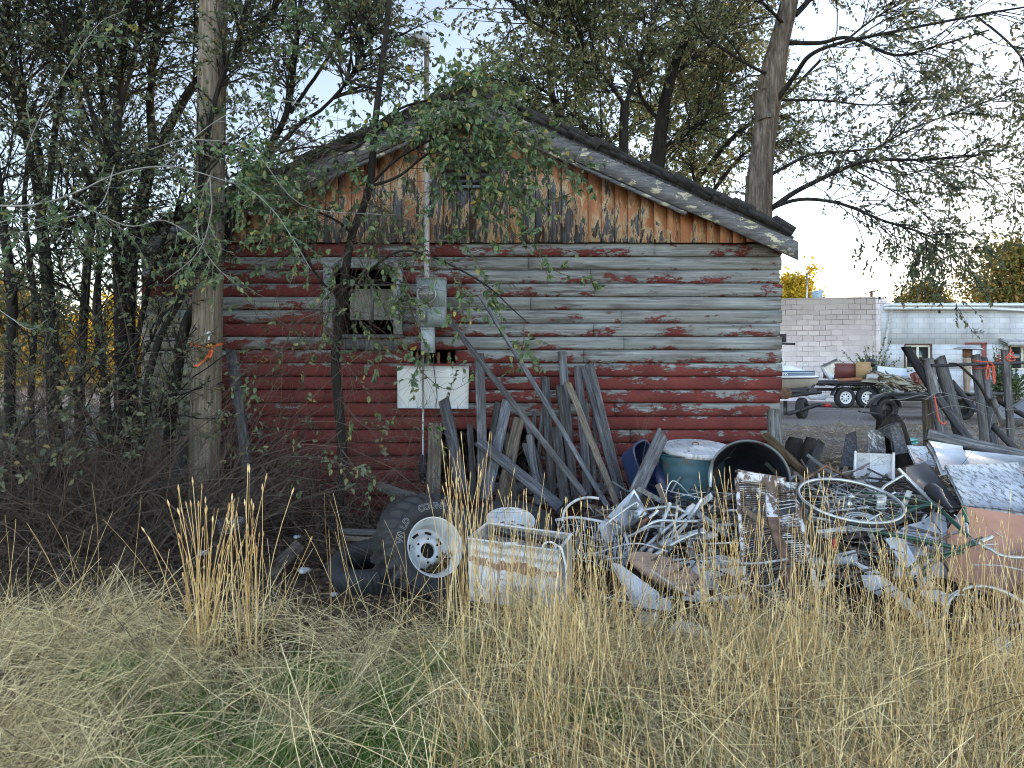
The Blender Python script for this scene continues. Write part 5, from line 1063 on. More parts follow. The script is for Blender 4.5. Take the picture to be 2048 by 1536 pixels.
# ------------------------------------------------------------------ broken fence at the right
YP = 9.4
def build_fence():
    fz = 'weathered grey fence timbers at the right edge'
    W = lambda o: o
    rows = [
     (1812, 694, 1878, 800, 9.6, 15, .07, dw, .5, 'dark beam end leaning to the upper left above the fence', 'leaning beam'),
     (1872, 790, 1938, 880, 9.3, 15, .06, dw, 0, 'dark lower brace crossing behind the leaning fence posts', 'brace'),
     (1858, 717, 1891, 905, 9.5, 17, .09, gw, 0, 'leftmost upright grey fence post', 'post'),
     (1877, 716, 1930, 905, 9.55, 21, .1, gw, -.2, 'thick split grey fence post leaning left beside the leftmost', 'post'),
     (1951, 709, 1972, 905, 9.5, 13, .09, gw, 0, 'left one of the pair of posts tied with orange twine', 'post'),
     (1964, 714, 1990, 905, 9.55, 14, .09, gw, .3, 'right one of the pair of posts tied with orange twine', 'post'),
     (2009, 700, 2024, 905, 9.3, 12, .07, gw, .2, 'slim square fence post near the right edge with orange twine', 'post'),
     (1855, 798, 1858, 905, 9.7, 17, .1, bw, 0, 'short brown stub post in front of the nearer trailer', 'post'),
     (1902, 762, 1952, 822, 9.9, 10, .05, dw, 0, 'dark thin brace between the leaning posts', 'brace'),
     (1983, 796, 2004, 838, 9.2, 8, .08, gw, 0, 'round grey rail end pointing down to the right', 'rail'),
     (1990, 798, 2060, 838, 9.4, 8, .05, dw, 0, 'dark slanting rail running off the right edge', 'rail'),
     (1985, 850, 2050, 920, 9.0, 12, .05, dw, 0, 'dark board slanting below the slim fence post', 'board'),
    ]
    for (a, b, c, d, Y, wp, th, mt, sl, lab, cat) in rows:
        cut_plank('fence_post' if cat == 'post' else 'fence_timber', mt, lab, cat, a, b, Y, c, d, Y, wp, th, sl, fz)
    cut_plank('fence_rail', dw, 'long thin horizontal rail tied across the tops of the posts', 'rail', 1862, 731, 9.3, 2110, 722, 9.3, 5.5, .04, 0, fz)
    cut_plank('heavy_beam', gw, 'heavy weathered beam lying across the white sheets at the right', 'beam', 1853, 870, 8.0, 2120, 930, 7.6, 22, .14, 0)
    tw = MB()
    for cx, cy, rr, n in ((1968, 727, .11, 5), (2012, 716, .07, 4)):
        c = A(at(cx, cy, 9.42))
        for k in range(n):
            a = np.linspace(0, 2 * pi, 14); P = np.stack([c[0] + rr * 1.1 * np.cos(a), c[1] - .0 + .13 * np.sin(a), c[2] + (k - n / 2) * .018 + .02 * np.cos(a + k)], 1); tw.tube(P, .008, 5, False)
    for pts in ([(1975, 727), (1979, 745), (1975, 760)], [(1980, 724), (1988, 735), (1990, 765)], [(1976, 727), (1972, 745), (1974, 758)], [(1985, 730), (1986, 750), (1989, 768)], [(2012, 715), (2020, 706), (2023, 698)], [(2014, 716), (2024, 710), (2026, 704)], [(2012, 716), (2018, 722), (2022, 720)]):
        tw.tube([at(x, y, 9.25) for x, y in pts], .009, 5, smooth=4)
    tag(tw.build('twine', M['twine']), 'orange red twine knotted round the rail and posts with hanging ends', 'twine')
    tw = MB(); tw.tube([at(1868, 790, 9.2), at(1872, 810, 9.2), at(1878, 840, 9.2), at(1888, 848, 9.2), at(1893, 842, 9.2)], .012, 6, smooth=6); tag(tw.build('cord', M['twine']), 'dark red cord looped down in front of the leftmost fence post', 'cord')
    st = MB(); st.tube([at(1898, 727, 9.2), at(1915, 729, 9.2), at(1935, 745, 9.2), at(1955, 765, 9.2), at(1970, 790, 9.2), at(1982, 812, 9.2)], [.012, .016, .02], 7, smooth=6); tag(st.build('bent_stick', M['bark_dark']), 'long bent dark stick arching down over the fence posts', 'stick')
    wr = MB()
    for pts in ([(1850, 800), (1880, 785), (1940, 800), (1990, 818), (2048, 820)], [(1780, 800), (1810, 798), (1840, 790), (1870, 795), (1900, 790)], [(1855, 830), (1900, 812), (1950, 818), (1985, 830), (2048, 800)], [(1700, 870), (1740, 800), (1790, 780)], [(1980, 860), (1985, 830), (2000, 810)], [(1960, 880), (2000, 860), (2048, 855)]):
        wr.tube([at(x, y, 9.1 + rng.uniform(-.2, .2)) for x, y in pts], .0035, 4, smooth=5)
    tag(wr.build('fence_wire', M['twig_pale']), 'slack pale wire sagging between the broken fence posts', 'wire')
build_fence()

# ------------------------------------------------------------------ the scrap pile
def disc_holes(mb, Mx, rad, zs, skip, n=48):
    V = A([(r * cos(a), r * sin(a), z) for a in np.arange(n) * 2 * pi / n for r, z in zip(rad, zs)]); m = len(rad); q = []
    for i in range(n):
        for j in range(m - 1):
            if skip(i, j): continue
            q.append((i * m + j, ((i + 1) % n) * m + j, ((i + 1) % n) * m + j + 1, i * m + j + 1))
    mb.add(V @ A(Mx.to_3x3()).T + A(Mx.translation), q)
def build_tyres():
    c = at(868, 1095, 5.15); n = Vector((.48, -.79, .40)).normalized(); Mx = frame_z(n, c)
    # keep local x horizontal
    xx = Vector((0, 0, 1)).cross(n).normalized(); yy = n.cross(xx); Mx = Matrix((xx, yy, n)).transposed().to_4x4(); Mx.translation = c
    root = thing('wheel', 'large off road tyre with outlined white lettering on a white steel rim, leaning up', 'wheel', tuple(c - Vector((0, 0, .36))), 'old wheels and tyres by the scrap pile')
    R = .385; r0 = .205
    prof = [(r0, .02), (r0 + .008, .036), (r0 + .03, .056), (.265, .068), (.312, .064), (.34, .045), (.364, .012), (.375, -.02), (.378, -.05), (.378, -.13), (.378, -.2), (.365, -.24), (.33, -.265), (.25, -.27), (r0, -.24), (r0, -.1)]
    def lug(a, pr):
        z = pr[:, 1][None]; r = pr[:, 0][None]; k = (r > .335) * 1.0
        ph = a * 28 + np.sin(z * 40) * 1.2 + (z < -.11) * 3.1; return k * .018 * np.sign(np.sin(ph)) * (np.abs(np.sin(ph)) > .35)
    t = MB(); t.lathe(prof, Mx, 224, mod=lug, closed=True); ty = t.build('tyre', M['rubber'], root)
    # fine ribs on the sidewall
    rb = MB()
    for rr in (.243, .322): rb.lathe([(rr - .003, .056), (rr, .062), (rr + .003, .056)], Mx, 96)
    rb.build('sidewall_rib', M['rubber'], ty, smooth=True)
    lt = MB()
    def ring(txt, r, a_mid, size, step):
        for i, ch in enumerate(txt):
            if ch == ' ': continue
            a = radians(a_mid) - (i - (len(txt) - 1) / 2) * step
            v, f = text_mesh(ch, size, .0012, .0011); cc = v.mean(0); v = v - A((0, size * .35, 0))
            Rm = Matrix.Rotation(a - pi / 2, 3, 'Z'); v = v @ A(Rm).T + A((r * cos(a), r * sin(a), .0695)); lt.add(v @ A(Mx.to_3x3()).T + A(Mx.translation), f)
    ring("COUNTRY", .280, 78, .060, .165); ring("WILD", .280, 150, .060, .155)
    lt.build('lettering', worn('faded_tyre_lettering', (.20, .21, .22), (.42, .44, .45), (.03, .03, .03), .56, scale=30, sscale=26, rough=.8, edge=.1, bump=0), ty)
    wm = worn('white_wheel_paint', (.44, .47, .49), (.62, .65, .67), (.15, .075, .04), .62, scale=9, sscale=10, rough=.4, bump=.1, edge=.05)
    r = MB(); r.lathe([(.207, .01), (.211, .024), (.206, .032), (.200, .026), (.196, .008), (.188, -.005), (.183, -.02), (.172, -.035), (.168, -.09), (.160, -.15)], Mx, 64)
    disc_holes(r, Mx, [.160, .142, .122, .104, .094, .07, .055], [-.15, -.155, -.148, -.130, -.115, -.108, -.11], lambda i, j: j == 1 and (i % 6) in (2, 3, 4) or (j == 2 and (i % 6) in (2, 3, 4) and False), 48)
    r.lathe([(.055, -.11), (.053, -.13)], Mx, 32); r.build('rim', wm, root, smooth=False)
    h = MB()
    for k in range(6):
        a = radians(k * 60 + 20); p = Mx @ Vector((.082 * cos(a), .082 * sin(a), -.1095)); h.lathe([(.0001, .001), (.0085, .001), (.0085, -.01)], frame_z(n, p), 12)
    for rr in (.0001,): h.lathe([(.054, -.15), (.0001, -.15)], Mx, 20)
    h.build('bolt_hole', M['dark'], root)
    d = MB()   # leaf dirt lying in the bottom of the rim
    k = 240; a = rng.normal(-pi / 2 + .35, .38, k); rr = rng.uniform(.125, .172, k); P = np.stack([rr * np.cos(a), rr * np.sin(a), rng.uniform(-.14, -.03, k)], 1) @ A(Mx.to_3x3()).T + A(Mx.translation)
    d.leaves(P, unit(rng.normal(size=(k, 3))), unit(rng.normal(size=(k, 3))), rng.uniform(.015, .04, k), .7); tag(d.build('leaf_dirt', M['brown_leaf']), 'dry leaf dirt caught in the bottom of the white rim', 'leaves', kind='stuff')
    # lying tyre
    def lying(name, label, c, n, R, W_, rmat=None, ribs=60, lab2=None):
        Mx = frame_z(n, c); root = thing(name, label, 'tyre', tuple(Vector(c) - Vector((0, 0, W_ / 2))), 'old wheels and tyres by the scrap pile'); r0 = R * .55; h = W_ / 2
        t = MB(); t.lathe([(r0, h * .75), (r0 + .02, h * .9), (R * .8, h), (R * .93, h * .85), (R, h * .5), (R, -h * .5), (R * .93, -h * .85), (R * .75, -h), (r0, -h * .8)], Mx, ribs * 4, mod=lambda a, pr: (pr[:, 0][None] > R * .9) * .006 * np.sign(np.sin(a * ribs)), closed=True); t.build('tyre', M['rubber'], root)
        if rmat:
            r = MB(); r.lathe([(r0 + .006, h * .8), (r0, h * .9), (r0 - .008, h * .8), (r0 * .93, h * .4), (r0 * .88, 0), (r0 * .86, -h * .1)], Mx, 48); disc_holes(r, Mx, [r0 * .86, r0 * .72, r0 * .5, r0 * .26], [-h * .1, -h * .05, h * .1, h * .15], lambda i, j: j == 1 and (i % 6) in (2, 3)); r.build('rim', rmat, root)
        return root
    lying('tyre', 'worn ribbed black tyre lying flat, half under the lettered tyre', at(748, 1136, 5.35), (-.10, -.22, 1), .33, .22)
    lying('tyre', 'black tyre with rusty white rim lying behind the white appliance box', at(1020, 1058, 5.75), (.05, -.3, 1), .34, .2, wm)
    lying('tyre', 'wide black tyre half buried behind the lettered tyre, under the sloping plank', at(850, 1062, 5.85), (.25, -.45, 1), .36, .24)
g_ = G('dry_brown_leaf'); g_.fin(g_.ramp(g_.isl(), [(0, (.035, .024, .017)), (.5, (.085, .058, .038)), (.85, (.15, .10, .065)), (1, (.26, .19, .09))]), .9, 0, .15); M['brown_leaf'] = g_.m
build_tyres()

def build_washer():
    # open white appliance cabinet
    FL, FR, BR, BL = [A(at(*a)) for a in ((937, 1078, 4.95), (1117, 1103, 4.75), (1143, 1070, 5.14), (975, 1047, 5.42))]
    en = M['white_enamel']; dn = A((.02, .0, -1)); H = .42
    root = thing('appliance_cabinet', 'open topped white enamel appliance cabinet with rust spots standing in the grass', 'appliance', tuple((FL + FR + BL + BR) / 4 + dn * H))
    b = MB(); nf = np.cross(FR - FL, dn); nf /= np.linalg.norm(nf)
    def lerp(a, c, t): return a * (1 - t) + c * t
    # ribbed front: strips with creases
    zs = [0, .018, .022, .05, .055, .075, .08, .11, .118, .42]; off = [0, 0, -.008, -.008, 0, 0, -.008, -.008, .0, .0]
    fw = MB(); V = []
    nx = 12
    for z, o in zip(zs, off):
        for i in range(nx + 1): V.append(lerp(FL, FR, i / nx) + dn * z - nf * o * (1 if 0 < i < nx else 0))
    q = [(j * (nx + 1) + i, j * (nx + 1) + i + 1, (j + 1) * (nx + 1) + i + 1, (j + 1) * (nx + 1) + i) for j in range(len(zs) - 1) for i in range(nx)]; fw.add(V, q)
    V2 = [v - nf * -.0 + (BL - FL) / np.linalg.norm(BL - FL) * .012 for v in (FL, FR, FR + dn * H, FL + dn * H)]; fw.add(V2, [(0, 1, 2, 3)])
    g = G('rust_stained_enamel'); v = g.obj(); x, y, z = g.xyz(v)
    band = g.ramp(g.math('ABSOLUTE', g.math('SUBTRACT', g.math('ADD', z, g.math('MULTIPLY', x, .12)), .262)), [(.0, .17), (.022, .13), (.04, 0)])
    n1 = g.noise(g.map(v, (1, 1, 1.3)), 11, 6, .65, .4); k = g.ramp(g.math('ADD', n1, band), [(.60, 0), (.64, 1)]); halo = g.ramp(g.math('ADD', n1, band), [(.50, 0), (.62, .5)])
    base_ = g.ramp(g.noise(g.map(v, (1.5, 1.5, .6)), 6, 7, .7), [(.3, (.40, .41, .42)), (.7, (.62, .64, .66))]); col = g.mix(halo, base_, (.42, .33, .24)); col = g.mix(k, col, g.ramp(g.noise(v, 40, 5, .7), [(.35, (.07, .03, .018)), (.65, (.30, .12, .05))]))
    grime = g.ramp(g.noise(g.map(v, (3, 3, .7)), 9, 8, .75), [(.50, 0), (.68, .55)]); col = g.mix(grime, col, (.16, .14, .115)); g.bump(g.math('SUBTRACT', 1.0, k), .4, .004); g.fin(col, .42)
    fr = fw.build('front_panel', g.m, root)
    for nm, (p, r) in (('side_panel', (FR, BR)), ('side_panel', (FL, BL)), ('back_panel', (BL, BR))):
        m = MB(); m.slab([p, r, r + dn * H, p + dn * H], .006); m.build(nm, M['white_dirty'] if nm == 'side_panel' else en, root)
    rim = MB(); 
    for p, r in ((FL, FR), (FR, BR), (BR, BL), (BL, FL)): rim.beam(p + (0, 0, .004), r + (0, 0, .004), .018, .012, up=(0, 0, 1))
    rim.box(lerp(FL, FR, .47) + A((0, 0, .002)) - nf * .0, (.10, .02, .03)); rim.build('top_rim', en, root)
    bar = MB(); bar.beam(lerp(BL, BR, .08) - (0, .04, .035), lerp(BL, BR, .95) - (0, .04, .06), .035, .05, up=(0, 0, 1)); bar.build('control_bar', M['black_plastic'], root)
    fl = MB(); fl.slab([lerp(FL, BL, .1) + dn * .07, lerp(FR, BR, .1) + dn * .07, lerp(BR, FR, .1) + dn * .07, lerp(BL, FL, .1) + dn * .07], .01, sub=10, warp=.008, n=(0, 0, 1)); fl.build('inner_tray', worn('dirty_grey_tray', (.13, .12, .11), (.26, .25, .24), (.05, .04, .03), .5, scale=12, sscale=25, edge=.1), root)
    hs_ = MB(); c = lerp(FR, BR, .15) + A((-.075, 0, .015)); a = np.linspace(.4, 2 * pi + .9, 30)
    P = np.stack([c[0] + .042 * np.cos(a), np.full(30, c[1] - .02), c[2] + .035 * np.sin(a)], 1); P = np.concatenate([P, [P[-1] + A((.05, -.05, -.02)), P[-1] + A((.075, -.10, -.12)), P[-1] + A((.08, -.11, -.3))]])
    hs_.tube(P, .007, 8); tag(hs_.build('hose', worn('white_hose', (.6, .62, .62), (.72, .73, .72), rough=.5), smooth=True), 'looped white drain hose hanging over the corner of the appliance cabinet', 'hose')
build_washer()

def drum(name, label, c, ax, R, H, col, open_=True, inside='dark', lidm=None):
    Mx = frame_z(ax, c); root = thing(name, label, 'drum', tuple(c)); b = MB()
    pr = [(R - .004, -H)] ; z = -H
    for k in range(60):
        z = -H + H * k / 59; r = R + (.010 * math.exp(-((z + H * .34) / .012) ** 2) + .010 * math.exp(-((z + H * .67) / .012) ** 2)) - .002 * (sin(z * 60)); pr.append((r, z))
    pr += [(R + .008, 0), (R + .010, .008), (R + .002, .014), (R - .006, .006), (R - .008, -.02)]
    b.lathe(pr, Mx, 56); b.build('body', col, root, smooth=True)
    i = MB(); i.lathe([(R - .009, -.01), (R - .012, -H + .02), (.0001, -H + .02)], Mx, 48); i.build('inside', M[inside] if isinstance(inside, str) else inside, root, smooth=True)
    return root, Mx
def build_drums():
    teal = worn('rusty_teal_drum', (.02, .065, .09), (.04, .12, .155), (.10, .055, .03), .50, scale=4, sscale=6, rough=.6, bump=.2, edge=.12)
    c = at(1384, 908, 6.55); r, Mx = drum('steel_drum', 'upright faded teal steel drum under a white lid', c, (0, 0, 1), .285, .82, teal)
    lid = thing('drum_lid', 'round dirty white pressed metal lid lying on the teal drum', 'lid', tuple(c + Vector((.02, 0, .02))))
    l = MB(); l.lathe([(.302, -.03), (.310, -.025), (.310, .012), (.298, .018), (.27, .008), (.255, .018), (.22, .010), (.205, .020), (.15, .012), (.135, .022), (.06, .018), (.05, .028), (.0001, .028)], frame_z((.02, -.12, 1), c + Vector((.045, -.01, .05))), 64); l.build('disc', M['white_dirty'], lid, smooth=True)
    k = MB(); k.tube([c + Vector((0, 0, .075)), c + Vector((.01, 0, .10)), c + Vector((.05, 0, .10)), c + Vector((.06, 0, .075))], .006, 6, smooth=3); k.build('handle', M['rust'], lid)
    dk = worn('dark_grey_green_drum', (.05, .065, .07), (.12, .145, .155), (.07, .05, .04), .6, scale=4, rough=.5, bump=.15)
    c = at(1498, 958, 5.75); drum('steel_drum', 'dark steel drum lying on its side with its open black mouth towards the viewer', c, (-.24, -.92, .30), .30, .85, dk, inside=worn('drum_inside', (.006, .008, .012), (.02, .025, .04), rough=.5, bump=.1))
    # navy tub on edge
    t = thing('plastic_tub', 'navy blue plastic tub standing on edge between the leaning boards and the teal drum', 'tub', at(1300, 1000, 6.35))
    bl = worn('navy_plastic', (.010, .018, .055), (.018, .03, .085), rough=.4, bump=.05); Mx = frame_z((.62, -.75, .25), at(1300, 945, 6.35))
    n_ = 40; a = np.arange(n_) * 2 * pi / n_; sq = lambda a: (abs(np.cos(a)) ** 4 + abs(np.sin(a)) ** 4) ** -.25
    V = []; lv = [(1.07, .0), (1.07, .012), (1.0, .012), (.97, .0), (.85, -.16), (.80, -.18), (.0001, -.18)]
    for al in a:
        s_ = sq(al)
        for f, z in lv: V.append((.12 * f * s_ * cos(al), .27 * f * s_ * sin(al), z))
    m_ = len(lv); V = A(V) @ A((Mx.to_3x3() @ Matrix.Rotation(.25, 3, 'Z'))).T + A(Mx.translation)
    b = MB(); b.add(V, [(i * m_ + j, ((i + 1) % n_) * m_ + j, ((i + 1) % n_) * m_ + j + 1, i * m_ + j + 1) for i in range(n_) for j in range(m_ - 1)]); b.build('shell', bl, t, smooth=True)
    lip = MB(); lip.slab([at(1318, 925, 6.2), at(1334, 960, 6.15), at(1345, 1000, 6.1), at(1325, 1000, 6.15), at(1310, 950, 6.2)], .03); lip.build('rim_flap', bl, t)
build_drums()

def tubes_thing(name, label, cat, paths, mat, r=.0125, n=10, Y=5.3, sm=5, group=None):
    m = MB()
    for p in paths:
        m.tube([at(*q) if len(q) == 3 else at(q[0], q[1], Y) for q in p], r, n, True, sm)
    return tag(m.build(name, mat, smooth=True), label, cat, group)
def build_tubes():
    al = M['alu']; g = 'aluminium tubes and frames from broken lawn chairs'
    tubes_thing('bent_tube', 'bent aluminium lawn chair frame with a rounded end, topmost of the tangle', 'chair frame', [[(1268, 1024, 5.45), (1320, 1015, 5.5), (1350, 1015, 5.55), (1374, 1026, 5.5), (1400, 1032, 5.4), (1405, 1037, 5.35), (1400, 1042, 5.3), (1360, 1043, 5.25), (1316, 1042, 5.2), (1290, 1055, 5.2), (1262, 1073, 5.2)]], al, group=g)
    tubes_thing('chair_tube', 'long straight aluminium tube running from the wooden seat up to the right', 'tube', [[(1280, 1102, 4.95), (1340, 1052, 5.2), (1380, 1022, 5.4)]], al, group=g, sm=2)
    tubes_thing('chair_tube', 'thick aluminium tube with bolts pointing up beside the open drum', 'tube', [[(1375, 1040, 5.3), (1404, 1000, 5.4)]], al, .017, group=g, sm=1)
    m = MB(); m.slab([at(1368, 1030, 5.33), at(1374, 1014, 5.36), at(1386, 1006, 5.38), at(1391, 1010, 5.37), at(1378, 1030, 5.33)], .008); tag(m.build('bracket', M['white_dirty']), 'white flat bracket bolted beside the thick aluminium tube', 'bracket', g)
    tubes_thing('chair_tube', 'short aluminium tube ending in a ribbed rubber grip', 'tube', [[(1316, 1022, 5.35), (1296, 1038, 5.3), (1290, 1042, 5.3)]], al, .014, group=g, sm=2)
    tubes_thing('rubber_grip', 'rusty dark grip on the end of a short tube in the tangle', 'grip', [[(1296, 1036, 5.29), (1280, 1050, 5.25)]], M['rust'], .017, group=None, sm=1)
    tubes_thing('chair_tube', 'upright aluminium tube with a grey sleeve in the middle of the tangle', 'tube', [[(1340, 1008, 5.4), (1334, 1022, 5.35), (1326, 1044, 5.3), (1318, 1075, 5.25)]], al, .016, group=g, sm=2)
    tubes_thing('chair_tube', 'lower curved aluminium tube bending over at its right end', 'tube', [[(1302, 1115, 4.9), (1350, 1085, 5.05), (1392, 1067, 5.15), (1410, 1066, 5.15)], ], al, .014, group=g)
    tubes_thing('chair_tube', 'hooked aluminium tube end curving downward behind the lower tube', 'tube', [[(1360, 1084, 5.2), (1385, 1077, 5.2), (1396, 1077, 5.2), (1400, 1085, 5.2), (1398, 1100, 5.2)]], al, .014, group=g)
    tubes_thing('chair_tube', 'aluminium tube just below the long straight one', 'tube', [[(1322, 1085, 5.15), (1352, 1055, 5.25), (1372, 1040, 5.3)]], al, .013, group=g, sm=2)
    tubes_thing('chair_tube', 'aluminium tube passing beneath the bent frame towards the wire basket', 'tube', [[(1210, 1050, 5.3), (1240, 1027, 5.3), (1272, 1005, 5.35), (1276, 1015, 5.35)]], al, .010, group=g, sm=2)
    tubes_thing('chair_tube', 'thin pale tube poking up near the hooked wire', 'tube', [[(1288, 1085, 5.3), (1300, 1050, 5.35), (1302, 1040, 5.35)]], M['white_dirty'], .008, group=g, sm=1)
    m = MB(); m.beam(at(1308, 1092, 5.05), at(1410, 1060, 5.2), .045, .012, up=(0, -.5, .8)); m.beam(at(1296, 1108, 5.0), at(1306, 1092, 5.05), .03, .02); tag(m.build('channel_rail', M['white_dirty']), 'pale flat metal channel with bolt holes across the lower tubes', 'rail')
    m = MB(); m.beam(at(1398, 1078, 5.25), at(1432, 1068, 5.3), .05, .02, up=(0, -.5, .8)); m.beam(at(1425, 1052, 5.35), at(1490, 1045, 5.4), .035, .02, up=(0, -.5, .8)); tag(m.build('bracket', M['white_dirty']), 'small white metal bracket right of the pale channel', 'bracket')
    tubes_thing('wire_hoop', 'pale bent wire hoop with netting in front of the teal drum', 'wire', [[(1329, 1000, 5.9), (1336, 975, 5.9), (1345, 962, 5.9), (1358, 968, 5.9), (1375, 985, 5.9), (1390, 998, 5.9)]], M['alu'], .006)
    tubes_thing('curved_pipe', 'pale pipe arching above the wire basket behind the cabinet', 'pipe', [[(1125, 1042, 5.4), (1130, 1020, 5.4), (1150, 1002, 5.4), (1175, 995, 5.4), (1198, 997, 5.4)]], M['white_dirty'], .010)
    tubes_thing('steel_rod', 'chromed rod standing upright between the two drums', 'rod', [[(1425, 918, 5.75), (1420, 975, 5.75)]], M['alu'], .012, sm=1)
    tubes_thing('umbrella_shaft', 'black shaft standing below the chromed rod', 'rod', [[(1420, 975, 5.75), (1412, 1000, 5.7), (1416, 1010, 5.7)]], M['black_metal'], .016, sm=2)
    tubes_thing('steel_pipe', 'long pale grey steel pipe lying level across the lower scrap', 'pipe', [[(1345, 1126, 5.0), (1480, 1127, 4.95), (1712, 1120, 4.95)]], worn('grey_blue_pipe', (.25, .30, .35), (.36, .42, .47), (.2, .2, .2), .6, rough=.5), .030, 14, sm=1)
    tubes_thing('stick', 'pair of pale debarked sticks lying between the tubes and the rusty shutter', 'stick', [[(1400, 1046, 5.35), (1480, 1034, 5.4)], [(1410, 1056, 5.35), (1485, 1044, 5.4)]], M['brown_wood'], .016, sm=2)
    # galvanised trough
    m = MB(); n_ = 14; V = []
    for i in range(2):
        e0, e1 = (at(1196, 1052, 5.35), at(1236, 1062, 5.15)) if i == 0 else (at(1268, 978, 5.75), at(1298, 1030, 5.35))
        for k in range(n_):
            u = k / (n_ - 1); p = e0.lerp(e1, u) + Vector((0, 0, -.10 * sin(pi * u) + .02 * sin(u * 40))); V.append(tuple(p))
    V = A(V); V = np.concatenate([V, V + A((0, .003, -.004))]); q = [(k, k + 1, n_ + k + 1, n_ + k) for k in range(n_ - 1)] + [(2 * n_ + k, 3 * n_ + k, 3 * n_ + k + 1, 2 * n_ + k + 1) for k in range(n_ - 1)]
    m.add(V, q); m.slab([at(1268, 978, 5.75), at(1300, 1032, 5.32), at(1272, 1042, 5.4), at(1250, 1010, 5.6)], .004); tag(m.build('galvanised_trough', M['steel'], smooth=False), 'crumpled galvanised sheet trough left of the aluminium tubes', 'trough')
    # white wire basket
    root = thing('wire_basket', 'crushed white wire basket lying right of the cabinet', 'basket', at(1180, 1100, 5.2)); m = MB(); r_ = MB()
    P0 = spl([at(*p) for p in ((1112, 1040, 5.4), (1150, 1035, 5.5), (1210, 1045, 5.45), (1240, 1055, 5.3), (1257, 1090, 5.15), (1255, 1115, 5.1))], 8); P1 = spl([at(*p) for p in ((1130, 1115, 5.0), (1160, 1120, 5.05), (1200, 1130, 5.0), (1225, 1140, 5.0), (1240, 1135, 5.0), (1250, 1130, 5.0))], 8)
    r_.tube(P0, .011, 8); r_.build('hoop', M['white_dirty'], root, smooth=True)
    for k in range(len(P0)):
        mid = (P0[k] + P1[k]) / 2 + A((0, -.03, .03)) + rng.normal(0, .012, 3); m.tube([P0[k], mid, P1[k] + rng.normal(0, .02, 3)], .0019, 4, False, 3)
    for t_ in (.2, .4, .6, .8, 1): m.tube(P0 * (1 - t_) + P1 * t_ + rng.normal(0, .008, P0.shape), .0022, 4, False)
    m.build('wires', M['white_dirty'], root)
build_tubes()

def ribbed_shutter():
    root = thing('louvred_shutter', 'tall rotten ribbed shutter with flaking white stiles leaning on the open drum', 'shutter', at(1560, 1290, 4.6))
    pnt = worn('flaking_white_on_rotten_wood', (.05, .032, .025), (.17, .115, .085), (.52, .53, .55), .49, scale=8, sscale=12, rough=.9, bump=.4, edge=.05, sstretch=(1, 1, .6))
    brn = worn('rotten_brown_wood', (.05, .03, .022), (.22, .14, .10), scale=7, rough=.9, bump=.4, stretch=(3, 3, .5))
    L = [at(*p) for p in ((1474, 955, 5.45), (1482, 1050, 5.1), (1490, 1150, 4.8), (1500, 1290, 4.5))]; Mi = [at(*p) for p in ((1534, 960, 5.44), (1536, 1040, 5.12), (1560, 1120, 4.86), (1586, 1290, 4.5))]; Rr = [at(*p) for p in ((1592, 965, 5.42), (1600, 1030, 5.12), (1622, 1120, 4.85), (1650, 1290, 4.5))]
    Ls, Ms, Rs = spl(L, 12), spl(Mi, 12), spl(Rr, 12)
    def stile(nm, P, w_, mt, th=.03):
        m = MB(); n = len(P); V = []
        for i, p in enumerate(P):
            j = rng.normal(0, .0015, 2); V += [p + A((-w_ / 2 + j[0], 0, 0)), p + A((w_ / 2 + j[1], 0, 0)), p + A((w_ / 2, th, -.01)), p + A((-w_ / 2, th, -.01))]
        q = [(i * 4 + k, i * 4 + (k + 1) % 4, i * 4 + 4 + (k + 1) % 4, i * 4 + 4 + k) for i in range(n - 1) for k in range(4)] + [(0, 1, 2, 3)]; m.add(V, q); return m.build(nm, mt, root)
    stile('stile', Ls, .022, pnt); stile('stile', Rs, .028, pnt); n = len(Ms); stile('middle_stile', Ms[:12] + A((.03, -.012, 0)), .075, pnt); stile('middle_stile', Ms[11:] + A((.035, -.012, 0)), .07, brn)
    rl = MB(); 
    for a, b in ((at(1474, 950, 5.45), at(1534, 962, 5.43)), (at(1536, 962, 5.43), at(1568, 970, 5.42))): rl.beam(a, b, .085, .02, up=(0, -1, .2), seg=6, jit=.003)
    rl.build('rail', pnt, root); rt = MB(); rt.beam(at(1472, 942, 5.47), at(1570, 958, 5.45), .018, .05, up=(0, -1, .2), seg=8, jit=.002); rt.build('top_rail', brn, root)
    for nm, Pa, Pb, w0 in (('slats', Ls, Ms, .012), ('slats', Ms, Rs, .03)):
        m = MB(); N = 74
        for k in range(N):
            t = (k + .5) / N * (len(Pa) - 1.01); i = int(t); f = t - i; a = Pa[i] * (1 - f) + Pa[i + 1] * f; b = Pb[i] * (1 - f) + Pb[i + 1] * f
            if rng.random() < .08 or (.22 < k / N < .30 and rng.random() < .4): continue
            sg = 6; mid = [a * (1 - s) + b * s + A((0, .012 + .006 * sin(s * 6 + k * .2), .010 * sin(pi * s) * sin(k * .23) + rng.normal(0, .0015))) for s in np.linspace(.03, .97, sg)]
            for s in range(sg - 1): m.beam(mid[s], mid[s + 1], .0055, .014, up=(0, -1, .5))
        m.build(nm, worn('grey_brown_slats', (.05, .036, .028), (.22, .17, .135), (.50, .51, .52), .54, scale=9, sscale=5, rough=.9), root)
        bk = MB(); k = 10; V = []
        for i in range(len(Pa)): V += [Pa[i] + A((0, .032, 0)), Pb[i] + A((0, .032, 0))]
        bk.add(V, [(2 * i, 2 * i + 1, 2 * i + 3, 2 * i + 2) for i in range(len(Pa) - 1)]); bk.build('backing', M['dark_wood'], root)
ribbed_shutter()

